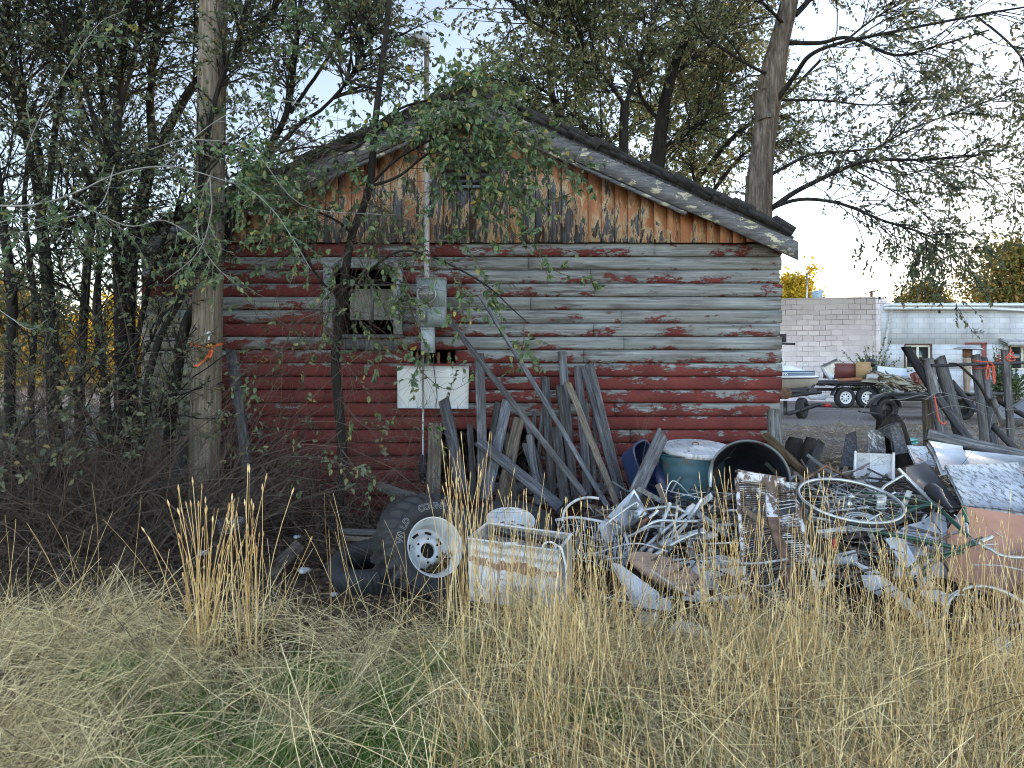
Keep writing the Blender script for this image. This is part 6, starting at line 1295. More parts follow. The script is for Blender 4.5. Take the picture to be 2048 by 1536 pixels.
def panel(name, mat, label, cat, pts, t=.012, sub=0, warp=0, smooth=False):
    m = MB(); m.slab([at(*p) for p in pts], t, sub=sub, warp=warp); return tag(m.build(name, mat, smooth=smooth), label, cat)
def build_panels():
    wd, we, st = M['white_dirty'], M['white_enamel'], M['steel']
    strk = worn('mildew_streaked_white_board', (.34, .38, .43), (.50, .54, .60), (.11, .12, .13), .47, scale=5, sscale=16, rough=.75, edge=.14, sstretch=(2.4, 1, 1.0))
    panel('table_top', strk, 'big mildew streaked white board tilted at the right edge of the pile', 'board', [(1890, 930, 5.9), (2036, 925, 6.0), (2075, 1028, 5.3), (1930, 1010, 5.3)], .03, 4, .004)
    panel('peach_board', worn('dusty_peach_panel', (.30, .155, .105), (.40, .22, .155), (.12, .05, .03), .63, scale=4, sscale=4, rough=.7), 'large peach brown cabinet side below the mildewed board', 'cabinet panel', [(1926, 1012, 5.25), (2090, 1038, 5.2), (2080, 1130, 4.75), (2010, 1190, 4.55), (1895, 1150, 4.7), (1895, 1060, 5.0)], .03)
    panel('maroon_board', worn('maroon_cabinet', (.045, .018, .016), (.09, .035, .03), rough=.6), 'dark maroon cabinet side behind the bicycle wheel at the right edge', 'cabinet panel', [(1990, 1160, 4.75), (2100, 1100, 4.85), (2100, 1260, 4.4), (1990, 1230, 4.45)], .02)
    panel('plastic_tray', M['black_plastic'], 'black plastic tray leaning between the bicycle and the mildewed board', 'tray', [(1812, 935, 5.75), (1850, 925, 5.85), (1862, 932, 5.8), (1922, 1016, 5.3), (1880, 1016, 5.3), (1812, 960, 5.6)], .02)
    root = thing('appliance_door', 'white metal cupboard front with a centre seam standing in the middle of the pile', 'metal panel', at(1748, 975, 6.3))
    m = MB(); m.slab([at(1712, 905, 6.5), at(1788, 908, 6.5), at(1786, 965, 6.3), at(1708, 962, 6.3)], .02); m.build('panel', wd, root); m = MB(); m.slab([at(1785, 905, 6.45), at(1790, 905, 6.45), at(1790, 972, 6.2), at(1784, 972, 6.2)], .03); m.beam(at(1742, 908, 6.47), at(1740, 964, 6.27), .012, .008); m.beam(at(1711, 903, 6.45), at(1708, 958, 6.27), .016, .02); m.build('flange', we, root)
    panel('white_board', strk, 'white and black mottled board standing behind the black tray', 'board', [(1813, 890, 7.0), (1852, 893, 7.0), (1872, 930, 6.6), (1832, 930, 6.6)], .02)
    panel('white_sheet', we, 'creased white sheet behind the other, just under the heavy beam', 'sheet', [(1857, 881, 7.2), (1925, 892, 7.2), (1930, 925, 6.8), (1874, 905, 6.9)], .05)
    panel('white_sheet', worn('bluish_white_sheet', (.36, .40, .46), (.52, .56, .62), (.15, .15, .15), .60, scale=5, rough=.55), 'pale blue white sheet with a dark slot under the heavy beam', 'sheet', [(1867, 895, 6.9), (1928, 900, 6.9), (1940, 930, 6.5), (1885, 940, 6.4)], .05)
    panel('grey_sheet', st, 'dull grey metal sheet between the heavy beam and the mildewed board', 'metal sheet', [(1930, 900, 7.0), (2070, 915, 7.0), (2070, 945, 6.6), (1936, 930, 6.6)], .02)
    panel('dark_board', M['dark_wood'], 'wide dark board standing left of the white cupboard front', 'board', [(1692, 868, 7.2), (1712, 862, 7.2), (1718, 935, 6.9), (1680, 935, 6.9)], .03)
    panel('stump_board', dw, 'broad dark hooked board standing above the white cupboard front', 'board', [(1760, 860, 7.4), (1780, 850, 7.4), (1800, 845, 7.4), (1808, 870, 7.3), (1815, 905, 7.1), (1790, 910, 7.1), (1786, 882, 7.2)], .05)
    panel('painted_board', worn('peeling_white_board', (.06, .06, .06), (.16, .16, .16), (.50, .50, .48), .52, scale=5, sscale=12, sstretch=(3, 1, .6), edge=.06), 'peeling white streaked board behind the cupboard front', 'board', [(1735, 862, 7.5), (1768, 858, 7.5), (1772, 905, 7.2), (1735, 905, 7.2)], .03)
    panel('plastic_sheet', worn('crumpled_white_plastic', (.40, .45, .51), (.54, .59, .65), (.3, .22, .17), .72, scale=4, sscale=14, rough=.35, bump=.3), 'wavy white plastic sheet strewn with brown leaves under the bicycle', 'plastic sheet', [(1790, 1062, 5.25), (1890, 1020, 5.45), (1905, 1150, 4.75), (1790, 1160, 4.72)], .006, 18, .018, True)
    panel('plastic_sheet', worn('curled_white_plastic_edge', (.40, .45, .51), (.54, .59, .65), rough=.35, bump=.2), 'curled lower piece of white plastic with leaf litter on it', 'plastic sheet', [(1770, 1080, 4.95), (1800, 1062, 5.0), (1870, 1180, 4.55), (1838, 1170, 4.58)], .006, 14, .014, True)
    panel('plastic_sheet', worn('torn_white_plastic', (.40, .45, .51), (.54, .59, .65), rough=.35, bump=.2), 'torn strip of white plastic right above the tall golden grass', 'plastic sheet', [(1838, 1180, 4.6), (1905, 1185, 4.6), (1895, 1212, 4.45), (1845, 1195, 4.5)], .006, 8, .01, True)
    panel('trim_strip', we, 'narrow white metal strip running down to the bicycle wheel', 'strip', [(1700, 1118, 4.95), (1755, 1140, 4.85), (1885, 1262, 4.35), (1868, 1262, 4.35)], .012, 8, .008)
    panel('clear_panel', worn('cloudy_plastic', (.42, .47, .52), (.52, .57, .62), rough=.3), 'cloudy grey plastic flap on the upper end of the narrow white strip', 'plastic', [(1722, 1150, 4.75), (1765, 1150, 4.78), (1768, 1165, 4.72), (1760, 1192, 4.62), (1730, 1172, 4.68)], .006)
    panel('metal_sheet', we, 'white enamel panel slanting down right of the cabinet', 'metal panel', [(1224, 1126, 4.9), (1240, 1128, 4.95), (1318, 1185, 4.65), (1318, 1245, 4.4), (1290, 1250, 4.4), (1250, 1175, 4.7)], .015)
    panel('range_panel', we, 'low white metal panel with a curled end deep in the golden grass', 'metal panel', [(1335, 1262, 4.3), (1360, 1236, 4.42), (1440, 1268, 4.25), (1472, 1290, 4.15), (1435, 1305, 4.1)], .02)
    panel('metal_plate', wd, 'smaller white plate behind the low panel with rust bites', 'metal panel', [(1312, 1190, 4.6), (1342, 1200, 4.55), (1344, 1225, 4.5), (1316, 1225, 4.5)], .01)
    # wash basin: curved white trough
    root = thing('enamel_basin', 'curved white enamel basin edge behind the worn wooden seat', 'basin', at(1400, 1190, 4.8)); m = MB(); V = []; n = 24
    for i in range(n + 1):
        u = i / n; x = 1322 + 170 * u; dy = 22 * sin(pi * u)
        V += [tuple(at(x, 1118 + 8 * sin(u * 7), 5.05)), tuple(at(x, 1128 + dy * .4, 4.92)), tuple(at(x, 1150 + dy * .5, 4.86)), tuple(at(x, 1172 + dy * .4, 4.82))]
    m.add(V, [(i * 4 + k, i * 4 + 4 + k, i * 4 + 5 + k, i * 4 + 1 + k) for i in range(n) for k in range(3)]); m.build('bowl', wd, root, smooth=True)
    lp = MB(); lp.tube([at(1322 + 170 * u, 1192 + 7 * sin(u * pi), 4.72) for u in np.linspace(.25, 1, 9)], .016, 8, True, 2); lp.build('rim', we, root, smooth=True)
    # wooden seat
    root = thing('wooden_seat', 'worn oval wooden seat board with brown edge lying on the scrap', 'seat board', at(1330, 1170, 4.75)); Mx = frame_z((-.05, -.62, .8), at(1330, 1140, 4.82)); n_ = 48
    V = []; pr = [(.0001, .012), (.9, .014), (1.0, 0), (1.0, -.03), (.93, -.045), (.0001, -.045)]
    for k in range(n_):
        a = k * 2 * pi / n_
        for f, z in pr: V.append((.255 * f * cos(a), .10 * f * sin(a) * (1 + .15 * cos(a)), z))
    V = A(V) @ A(Mx.to_3x3() @ Matrix.Rotation(-.50, 3, 'Z')).T + A(Mx.translation); m_ = len(pr)
    m = MB(); m.add(V, [(i * m_ + j, ((i + 1) % n_) * m_ + j, ((i + 1) % n_) * m_ + j + 1, i * m_ + j + 1) for i in range(n_) for j in range(m_ - 1)])
    m.build('board', worn('scuffed_tan_wood', (.22, .14, .10), (.36, .26, .20), (.08, .06, .05), .55, scale=5, sscale=20, stretch=(1, 6, 1), rough=.7, edge=.06, sstretch=(.5, 5, 5)), root)
    # red and orange scraps, jar, glove etc.
    panel('red_can', worn('red_paint', (.35, .02, .015), (.45, .04, .03), rough=.4), 'small red tin under the bicycle wheel', 'tin', [(1666, 1078, 5.0), (1674, 1076, 5.0), (1674, 1096, 4.95), (1666, 1098, 4.95)], .03)
    panel('green_plastic', worn('aqua_plastic', (.05, .32, .30), (.1, .42, .4), rough=.3), 'small aqua plastic bottle on the dirt bank', 'bottle', [(1818, 877, 8.6), (1832, 875, 8.6), (1836, 880, 8.5), (1822, 882, 8.5)], .04)
    m = MB(); m.slab([at(432, 1040, 6.3), at(470, 1030, 6.5), at(492, 1036, 6.4), at(462, 1062, 6.0), at(438, 1064, 6.0)], .03, n=(0, -.5, .9)); tag(m.build('white_slab', wd), 'broken white slab lying at the foot of the utility pole', 'slab')
    for (px, py, Y, s, lab) in ((608, 1143, 5.35, .06, 'crumpled grey white plastic lump beside the short log'), (405, 1108, 5.7, .06, 'small torn white scrap behind the left grass tuft'), (668, 1190, 5.0, .035, 'tiny white scrap at the edge of the grass left of the tyre'), (594, 1075, 6.2, .045, 'small grey crumpled scrap in the leaf litter near the wall')):
        s *= .75; m = MB(); m.lathe([(.0001, s * .4), (s * .6, s * .55), (s, s * .1), (s * .7, -s * .2), (.0001, -s * .25)], Matrix.Translation(at(px, py, Y)), 14, mod=lambda a, p_: s * .25 * np.sin(a * 3 + p_[:, 1][None] * 30) + s * .12 * np.sin(a * 7)); tag(m.build('litter_scrap', worn('grey_plastic_litter', (.2, .21, .22), (.5, .52, .54), scale=20, rough=.6)), lab, 'litter')
    tubes_thing('angle_iron', 'rusty bent angle iron framing the top of the bicycle wheel', 'iron bar', [[(1600, 965, 5.6), (1652, 932, 5.9)], [(1652, 932, 5.9), (1700, 958, 5.7)]], M['rust'], .012, 4, sm=1)
    panel('hub_cap', st, 'narrow pointed grey metal piece behind the open drum', 'metal piece', [(1560, 905, 6.4), (1590, 915, 6.3), (1598, 930, 6.2), (1575, 922, 6.3)], .01)
    cut_plank('board', bw, 'rusty red edged board slanting behind the open drum', 'board', 1530, 868, 6.6, 1612, 950, 6.0, 16, .03)
    cut_plank('board', dw, 'dark board standing among the sticks right of the open drum', 'board', 1640, 885, 6.9, 1606, 965, 6.3, 17, .04, .4)
    cut_plank('board', bw, 'tan plank half buried right of the ribbed shutter', 'board', 1598, 1030, 5.15, 1662, 1120, 4.85, 22, .02)
    cut_plank('post', gw, 'short grey post stub at the right corner of the log wall', 'post', 1548, 820, 7.3, 1550, 900, 7.2, 24, .1)
build_panels()

def build_bike():
    gr, al = M['green_frame'], M['alu']; root = thing('bicycle', 'dark green road bicycle lying on its side on top of the scrap pile', 'bicycle', at(1800, 1090, 5.0))
    def wheel_(c, n, R, parent, spokes=28, tyre=True):
        Mx = frame_z(n, c); r = MB(); a = np.linspace(0, 2 * pi, 73); P = np.stack([R * np.cos(a), R * np.sin(a), a * 0], 1) @ A(Mx.to_3x3()).T + A(Mx.translation)
        r.lathe([(R - .016, .010), (R, .012), (R, -.012), (R - .016, -.010)], Mx, 72, closed=True); w_ = r.build('wheel', M['alu'], parent, smooth=False)
        s = MB(); SP = []
        for k in range(spokes):
            t = 2 * pi * k / spokes; h = .018; z = .03 * (1 if k % 2 else -1); t2 = t + (.9 if k % 4 < 2 else -.9)
            SP.append([(h * cos(t2), h * sin(t2), z), ((R - .016) * cos(t), (R - .016) * sin(t), 0)])
        SP = A(SP).reshape(-1, 3) @ A(Mx.to_3x3()).T + A(Mx.translation); s.tubes(SP.reshape(-1, 2, 3), .0012, 4); s.build('spokes', M['alu'], w_)
        h = MB(); h.lathe([(.0001, .05), (.006, .05), (.006, .034), (.022, .032), (.022, .028), (.012, .02), (.012, -.02), (.022, -.028), (.022, -.032), (.006, -.034), (.006, -.05)], Mx, 20); h.build('hub', M['alu'], w_, smooth=True)
        if tyre: t = MB(); P2 = (P - A(Mx.translation)) * (R + .008) / R + A(Mx.translation) - A(n) * .012; t.tubes(P2[None], .011, 8); t.build('tyre', M['rubber'], w_, smooth=True)
        return Mx
    wheel_(at(1700, 1000, 5.15), Vector((.03, -.27, .96)).normalized(), .345, root)
    fr = MB(); T = lambda pts, r=.014: fr.tube([at(*p) for p in pts], r, 10, True, 3)
    T([(1728, 1058, 4.95), (1820, 1076, 4.85), (1914, 1096, 4.75)], .0155); T([(1864, 1005, 5.25), (1905, 1042, 5.0), (1948, 1084, 4.75)], .0145); T([(1735, 1052, 4.98), (1800, 1028, 5.15), (1864, 1006, 5.25)], .0145)
    T([(1902, 1104, 4.72), (1965, 1078, 4.76)], .018); T([(1959, 1085, 4.75), (1900, 1103, 4.7), (1845, 1118, 4.65), (1815, 1142, 4.6)], .012); T([(1930, 1102, 4.72), (1880, 1118, 4.66), (1850, 1138, 4.6), (1838, 1160, 4.55)], .012)
    T([(1864, 1006, 5.25), (1790, 992, 5.25), (1700, 980, 5.3)], .008); T([(1864, 1010, 5.22), (1800, 1012, 5.2), (1740, 998, 5.2)], .008); T([(1735, 1052, 4.98), (1712, 1015, 5.15), (1695, 990, 5.25)], .008)
    fr.build('frame', gr, root, smooth=True)
    mu = MB()
    for pts, r in (([(1797, 938, 5.5), (1864, 1005, 5.25)], .012), ([(1808, 950, 5.45), (1770, 972, 5.35), (1757, 988, 5.3)], .010), ([(1790, 985, 5.3), (1760, 1000, 5.25)], .008)): mu.tube([at(*p) for p in pts], r, 8, True, 2)
    mu.build('mudguard_stay', al, root, smooth=True)
    ch = MB(); Mx = frame_z((.0, -.30, .95), at(1727, 1043, 4.98)); R = .128
    for ra, rb in ((R, R - .014), (R - .024, R - .036), (R - .046, R - .058), (.03, .0001)): ch.lathe([(ra, .003), (rb, .003), (rb, -.003), (ra, -.003)], Mx, 60, closed=True)
    for k in range(5):
        a = k * 2 * pi / 5; ch.tube([Mx @ Vector((.02 * cos(a), .02 * sin(a), 0)), Mx @ Vector(((R - .01) * cos(a), (R - .01) * sin(a), 0))], .004, 6)
    for k in range(52): a = k * 2 * pi / 52; ch.box(Mx @ Vector(((R + .002) * cos(a), (R + .002) * sin(a), 0)), (.006, .006, .003), Mx.to_3x3() @ Matrix.Rotation(a, 3, 'Z'))
    ch.build('chainring', al, root); cr = MB(); cr.tube([at(1728, 1046, 4.95), at(1764, 1026, 4.95)], [.010, .007], 8); cr.build('crank', al, root)
    pd = MB(); pd.box(at(1762, 1005, 5.0), (.055, .02, .10), Matrix.Rotation(.15, 3, 'Y')); 
    for k in range(4): pd.box(at(1762, 992 + k * 8, 4.98), (.065, .03, .004)); 
    pd.build('pedal', M['steel'], root)
    sd_ = MB(); P = spl([at(*p) for p in ((1862, 978, 5.4), (1874, 990, 5.3), (1890, 1008, 5.15), (1903, 1020, 5.05))], 8); sd_.tube(P, [.05, .055, .035, .022, .018], 14); s0 = sd_.build('saddle', M['black_plastic'], root, smooth=True)
    rl = MB(); rl.tube([at(1850, 985, 5.35), at(1862, 1005, 5.2), at(1884, 1014, 5.05)], .004, 6, smooth=4); rl.tube([at(1848, 992, 5.33), at(1866, 1010, 5.2), at(1882, 1016, 5.05)], .004, 6, smooth=4); rl.build('saddle_rail', al, s0)
    hb = MB(); hb.tube([at(1932, 1048, 4.95), at(1938, 1075, 4.8), at(1955, 1086, 4.72)], .011, 10, smooth=3); hb.tube([at(1955, 1086, 4.72), at(1980, 1098, 4.68), at(2010, 1113, 4.62), at(2070, 1116, 4.6)], .011, 10, smooth=5); hb.tube([at(1962, 1084, 4.7), at(1984, 1074, 4.75)], .015, 10); hb.build('handlebar', al, root, smooth=True)
    gp = MB(); gp.tube([at(1928, 1016, 5.08), at(1930, 1030, 5.03), at(1933, 1047, 4.95)], [.014, .017, .016], 12, smooth=3); gp.build('grip', worn('green_rubber_grip', (.012, .07, .045), (.02, .11, .07), rough=.5), root, smooth=True)
    lv = MB(); lv.tube([at(1908, 1030, 5.02), at(1914, 1035, 5.0), at(1920, 1052, 4.95), at(1930, 1058, 4.9)], .005, 6, smooth=4); lv.tube([at(1968, 1090, 4.66), at(1995, 1088, 4.66)], .005, 6); lv.build('brake_lever', al, root, smooth=True)
    r2 = thing('bicycle_wheel', 'loose bicycle wheel with bright rim standing in the tall grass at the right edge', 'bicycle wheel', at(2010, 1400, 4.2))
    wheel_(at(2006, 1292, 4.15), Vector((.12, -.80, .58)).normalized(), .345, r2, 36, False)
    m = MB(); Mx = frame_z(Vector((.12, -.80, .58)).normalized(), at(2006, 1290, 4.08)); disc_holes(m, Mx, [.044, .036, .026, .014], [0, 0, 0, 0], lambda i, j: j == 1 and (i % 4) in (1, 2), 36); m.build('freewheel', al, r2)
    # small jagged scraps of metal, wood and sticks between the larger things
build_bike()
# tree stump bits by the corner
for (px, py, Y, r, h, lab) in ((1588, 905, 7.0, .07, .14, 'dark knobbly stump just right of the open drum'), (1615, 918, 6.8, .05, .2, 'thin broken stump among the sticks behind the drum'), (1790, 880, 7.6, .12, .25, 'thick dark root stump behind the white cupboard front')):
    m = MB(); c = at(px, py, Y); m.lathe([(r * 1.3, -h), (r * 1.05, -h * .4), (r, h * .6), (r * .7, h), (.0001, h * .9)], Matrix.Translation(c) @ Matrix.Rotation(rng.uniform(-.3, .3), 4, 'Y'), 18, mod=lambda a, p_: r * .15 * np.sin(a * 5) + r * .1 * np.sin(a * 9 + 1)); tag(m.build('stump', M['bark_dark']), lab, 'stump')

# ------------------------------------------------------------------ litter, brush and grass
def on(x, y): return np.stack([x, y, gh(x, y)], 1)
def debris():
    n = 1300; x = np.concatenate([.6 + np.abs(rng.normal(1.8, 1.0, 1000)), rng.uniform(.5, 4.5, 300)]); y = np.concatenate([rng.normal(5.7, .55, 1000), rng.uniform(5.0, 7.3, 300)]); P = on(x, y); P[:, 2] += rng.uniform(0, .30, n) * (x > .8) + .01
    d = unit(rng.normal(size=(n, 3)) * [1, 1, .35]); L = rng.uniform(.1, .6, n)[:, None]; Q = np.stack([P - d * L / 2, P + rng.normal(0, .01, (n, 3)), P + d * L / 2], 1)
    m = MB(); m.tubes(Q, rng.uniform(.003, .011, (n, 1)).repeat(3, 1), 5); g = G('mixed_scrap_sticks'); g.fin(g.ramp(g.isl(), [(0, (.02, .018, .016)), (.4, (.06, .05, .045)), (.75, (.16, .15, .15)), (.86, (.10, .06, .04)), (.95, (.40, .42, .45)), (1, (.5, .52, .55))]), .8)
    tag(m.build('stick_debris', g.m), 'tangle of sticks and rods filling the gaps of the scrap pile', 'debris', kind='stuff')
    m = MB(); n = 420
    for i in range(n):
        x = rng.normal(2.4, .95); y = rng.normal(5.6, .5); s = rng.uniform(.03, .16); R = Matrix.Rotation(rng.uniform(0, 3), 3, 'Z') @ Matrix.Rotation(rng.uniform(-1, 1), 3, 'X')
        if y < 4.7: continue
        m.box((x, y, float(gh(x, y)) + rng.uniform(0, .16)), (s, s * rng.uniform(.3, .9), rng.uniform(.003, .012)), R)
    g = G('mixed_scrap_pieces'); g.fin(g.ramp(g.isl(), [(0, (.02, .02, .02)), (.35, (.05, .045, .04)), (.6, (.14, .10, .08)), (.75, (.30, .31, .33)), (.88, (.06, .09, .10)), (.93, (.55, .58, .62)), (1, (.65, .68, .72))], 'CONSTANT'), .7)
    tag(m.build('scrap_pieces', g.m), 'small broken pieces scattered through the scrap pile', 'debris', kind='stuff')
    # bright bent strips and rods
    n = 330; x = .62 + np.abs(rng.normal(1.5, 1.0, n)); y = rng.normal(5.5, .42, n); P = on(x, y); P[:, 2] += rng.uniform(.03, .38, n); d = unit(rng.normal(size=(n, 3)) * [1, .7, .4]); L = rng.uniform(.1, .55, n)[:, None]; Q = np.stack([P - d * L / 2, P + rng.normal(0, .03, (n, 3)), P + d * L / 2], 1); Q = np.stack([spl(q, 4) for q in Q])
    m = MB(); m.ribbons(Q[:150], rng.uniform(.006, .05, (150, 1)).repeat(Q.shape[1], 1)); m.tubes(Q[150:], rng.uniform(.003, .010, (n - 150, 1)).repeat(Q.shape[1], 1), 6)
    g = G('mixed_metal_scrap'); g.fin(g.mix(g.ramp(g.noise(g.pos(), 30, 6, .7), [(.45, 0), (.65, .8)]), g.ramp(g.isl(), [(0, (.40, .43, .46)), (.3, (.22, .24, .26)), (.5, (.10, .07, .05)), (.7, (.5, .52, .54)), (.9, (.05, .08, .08)), (1, (.3, .16, .1))], 'CONSTANT'), (.08, .065, .05)), .5)
    tag(m.build('metal_debris', g.m), 'bent metal strips and thin rods scattered through the scrap pile', 'debris', kind='stuff')
    # dead leaves
    n = 26000; x = rng.uniform(-6.5, 7, n); y = rng.uniform(4.0, 9.5, n) ; P = on(x, y); P[:, 2] += rng.uniform(.002, .03, n)
    m = MB(); m.leaves(P, unit(rng.normal(size=(n, 3)) * [1, 1, .3]), unit(rng.normal(0, .5, (n, 3)) + [0, 0, 1]), rng.uniform(.025, .06, n), .6)
    tag(m.build('leaf_litter', M['brown_leaf']), 'brown leaf litter covering the ground below the wall', 'leaves', kind='stuff')
    n = 9000; x = rng.uniform(1.5, 14, n); y = rng.uniform(9, 18, n); P = on(x, y); P[:, 2] += .01; m = MB(); d = unit(rng.normal(size=(n, 3)) * [1, 1, .5] + [0, 0, .5]); L = rng.uniform(.05, .22, n)[:, None]; Q = np.stack([P, P + d * L * .5, P + d * L + A((0, 0, -.02))], 1)
    m.ribbons(Q, rng.uniform(.004, .012, (n, 1)).repeat(3, 1)); g = G('dead_weed_bits'); g.fin(g.ramp(g.isl(), [(0, (.09, .07, .05)), (.6, (.26, .20, .14)), (1, (.46, .38, .26))]), .9); tag(m.build('weed_litter', g.m), 'short dead weeds on the bank between scrap pile and gravel', 'weeds', kind='stuff')
debris()
def arcs(n, x, y, L, lean, Sg=8, curl=.5, z0=0, up=.8):
    p = on(x, y); p[:, 2] += z0; d = unit(rng.normal(0, 1, (n, 3)) * [lean, lean, .2] + [0, 0, up]); c = unit(rng.normal(size=(n, 3))) * curl; st = (L / (Sg - 1))[:, None]; out = [p]
    for k in range(Sg - 1): p = p + d * st; out.append(p); d = unit(d + c * .35 + rng.normal(0, .10, d.shape) + A((0, 0, -.09)))
    return np.stack(out, 1)
def brush():
    m = MB(); n = 3600; x = rng.uniform(-6.8, -2.3, n); y = rng.uniform(5.4, 8.6, n); P = arcs(n, x, y, rng.uniform(.5, 2.9, n), .75, 9, .6); m.tubes(P, taper(P, .0042, .0014) * rng.uniform(.5, 1.3, (n, 1)), 3)
    P2 = shoots(P, 2, (.2, .7), (20, 70), (.2, 1), 0, .05, .15, 6); m.tubes(P2, taper(P2, .002, .0009), 3)
    lm = MB(); sel = P2[P2[:, 0, 2] > .8]; leafy(lm, sel[rng.random(len(sel)) < .5], 9, (.035, .055)); tag(lm.build('brush_leaves', LEAF['dark']), 'dull green leaves still on the brush at left', 'leaves', kind='stuff')
    tag(m.build('bare_brush', M['twig']), 'dense tangle of bare grey twigs under the trees at left', 'brush', kind='stuff')
    m = MB(); n = 620; x = rng.uniform(-3.3, 1.3, n); y = rng.uniform(6.2, 7.3, n); P = arcs(n, x, y, rng.uniform(.4, 1.6, n), .7, 8, .5); m.tubes(P, taper(P, .003, .001), 3); P2 = shoots(P, 2, (.2, .6), (20, 70), (.2, 1), 0, .06, .15, 6); m.tubes(P2, taper(P2, .0015, .0008), 3)
    tag(m.build('bare_brush', M['twig']), 'thin bare twigs growing up along the foot of the log wall', 'brush', kind='stuff')
    m = MB(); n = 200; x = rng.uniform(2.2, 5.6, n); y = rng.uniform(6.4, 8.4, n); P = arcs(n, x, y, rng.uniform(.3, 1.3, n), .8, 8, .5); m.tubes(P, taper(P, .0035, .001), 3); P2 = shoots(P, 3, (.1, .5), (20, 70), (.2, 1), 0, .06, .15, 6); m.tubes(P2, taper(P2, .0016, .0008), 3)
    tag(m.build('bare_brush', M['twig']), 'bare wispy branches sticking up behind the scrap pile at right', 'brush', kind='stuff')
    for k, (pts, Y) in enumerate((([(0, 1240), (130, 1170), (230, 1060), (300, 980), (340, 960)], 5.4), ([(0, 950), (50, 850), (150, 760), (230, 700)], 6.2), ([(40, 1060), (120, 900), (200, 830)], 5.9), ([(250, 1010), (290, 968), (340, 985), (360, 1040)], 5.8))):
        b = MB(); b.tube([at(x, y, Y) for x, y in pts], [.018, .012, .006], 7, True, 5); tag(b.build('fallen_branch', M['bark_dark']), ['long bare branch lying from the lower left edge up into the brush', 'bare branch rising steeply at the left edge in front of the trunks', 'short bare branch crossing below the left trunks', 'arched bare branch on the litter left of the utility pole'][k], 'branch')
brush()

gs = G('dry_straw'); i_ = gs.isl(); gs_c = gs.ramp(i_, [(0, (.07, .05, .03)), (.22, (.22, .165, .095)), (.45, (.60, .50, .29)), (.75, (.88, .75, .42)), (1, (.92, .84, .52))])
gt_ = gs.n('ShaderNodeBsdfTranslucent'); gs.lk(gs_c, gt_.inputs[0]); gs.setin(gs.b.inputs['Base Color'], gs_c); gs.b.inputs['Roughness'].default_value = .6; gm_ = gs.n('ShaderNodeMixShader'); gm_.inputs[0].default_value = .35
gs.lk(gs.b.outputs[0], gm_.inputs[1]); gs.lk(gt_.outputs[0], gm_.inputs[2]); gs.lk(gm_.outputs[0], gs.out.inputs[0]); M['straw'] = gs.m
def strawmat(name, stops):
    g = G(name); c = g.ramp(g.isl(), stops); t = g.n('ShaderNodeBsdfTranslucent'); g.lk(c, t.inputs[0]); g.setin(g.b.inputs['Base Color'], c); g.b.inputs['Roughness'].default_value = .5
    mx = g.n('ShaderNodeMixShader'); mx.inputs[0].default_value = .3; g.lk(g.b.outputs[0], mx.inputs[1]); g.lk(t.outputs[0], mx.inputs[2]); g.lk(mx.outputs[0], g.out.inputs[0]); return g.m
M['gold'] = strawmat('golden_stalk', [(0, (.34, .21, .08)), (.35, (.62, .45, .20)), (.75, (.84, .66, .34)), (1, (.90, .76, .44))])
M['green_blade'] = strawmat('green_blade', [(0, (.04, .11, .015)), (.5, (.08, .20, .025)), (1, (.16, .27, .05))])
def grass_front(x):   # where the matted grass ends towards the wall
    return 4.45 + .22 * np.sin(x * 1.7) + .12 * np.sin(x * 4.3 + 1) - .42 * np.clip((x - .1) * 1.6, 0, 1)
GREEN = [(-1.35, 2.95, .20), (-.95, 3.45, .16), (-.95, 2.85, .14), (-.55, 3.3, .12), (-.35, 3.6, .13), (-.45, 2.85, .17), (-.1, 2.8, .10), (-1.9, 3.5, .14), (.35, 3.1, .1)]
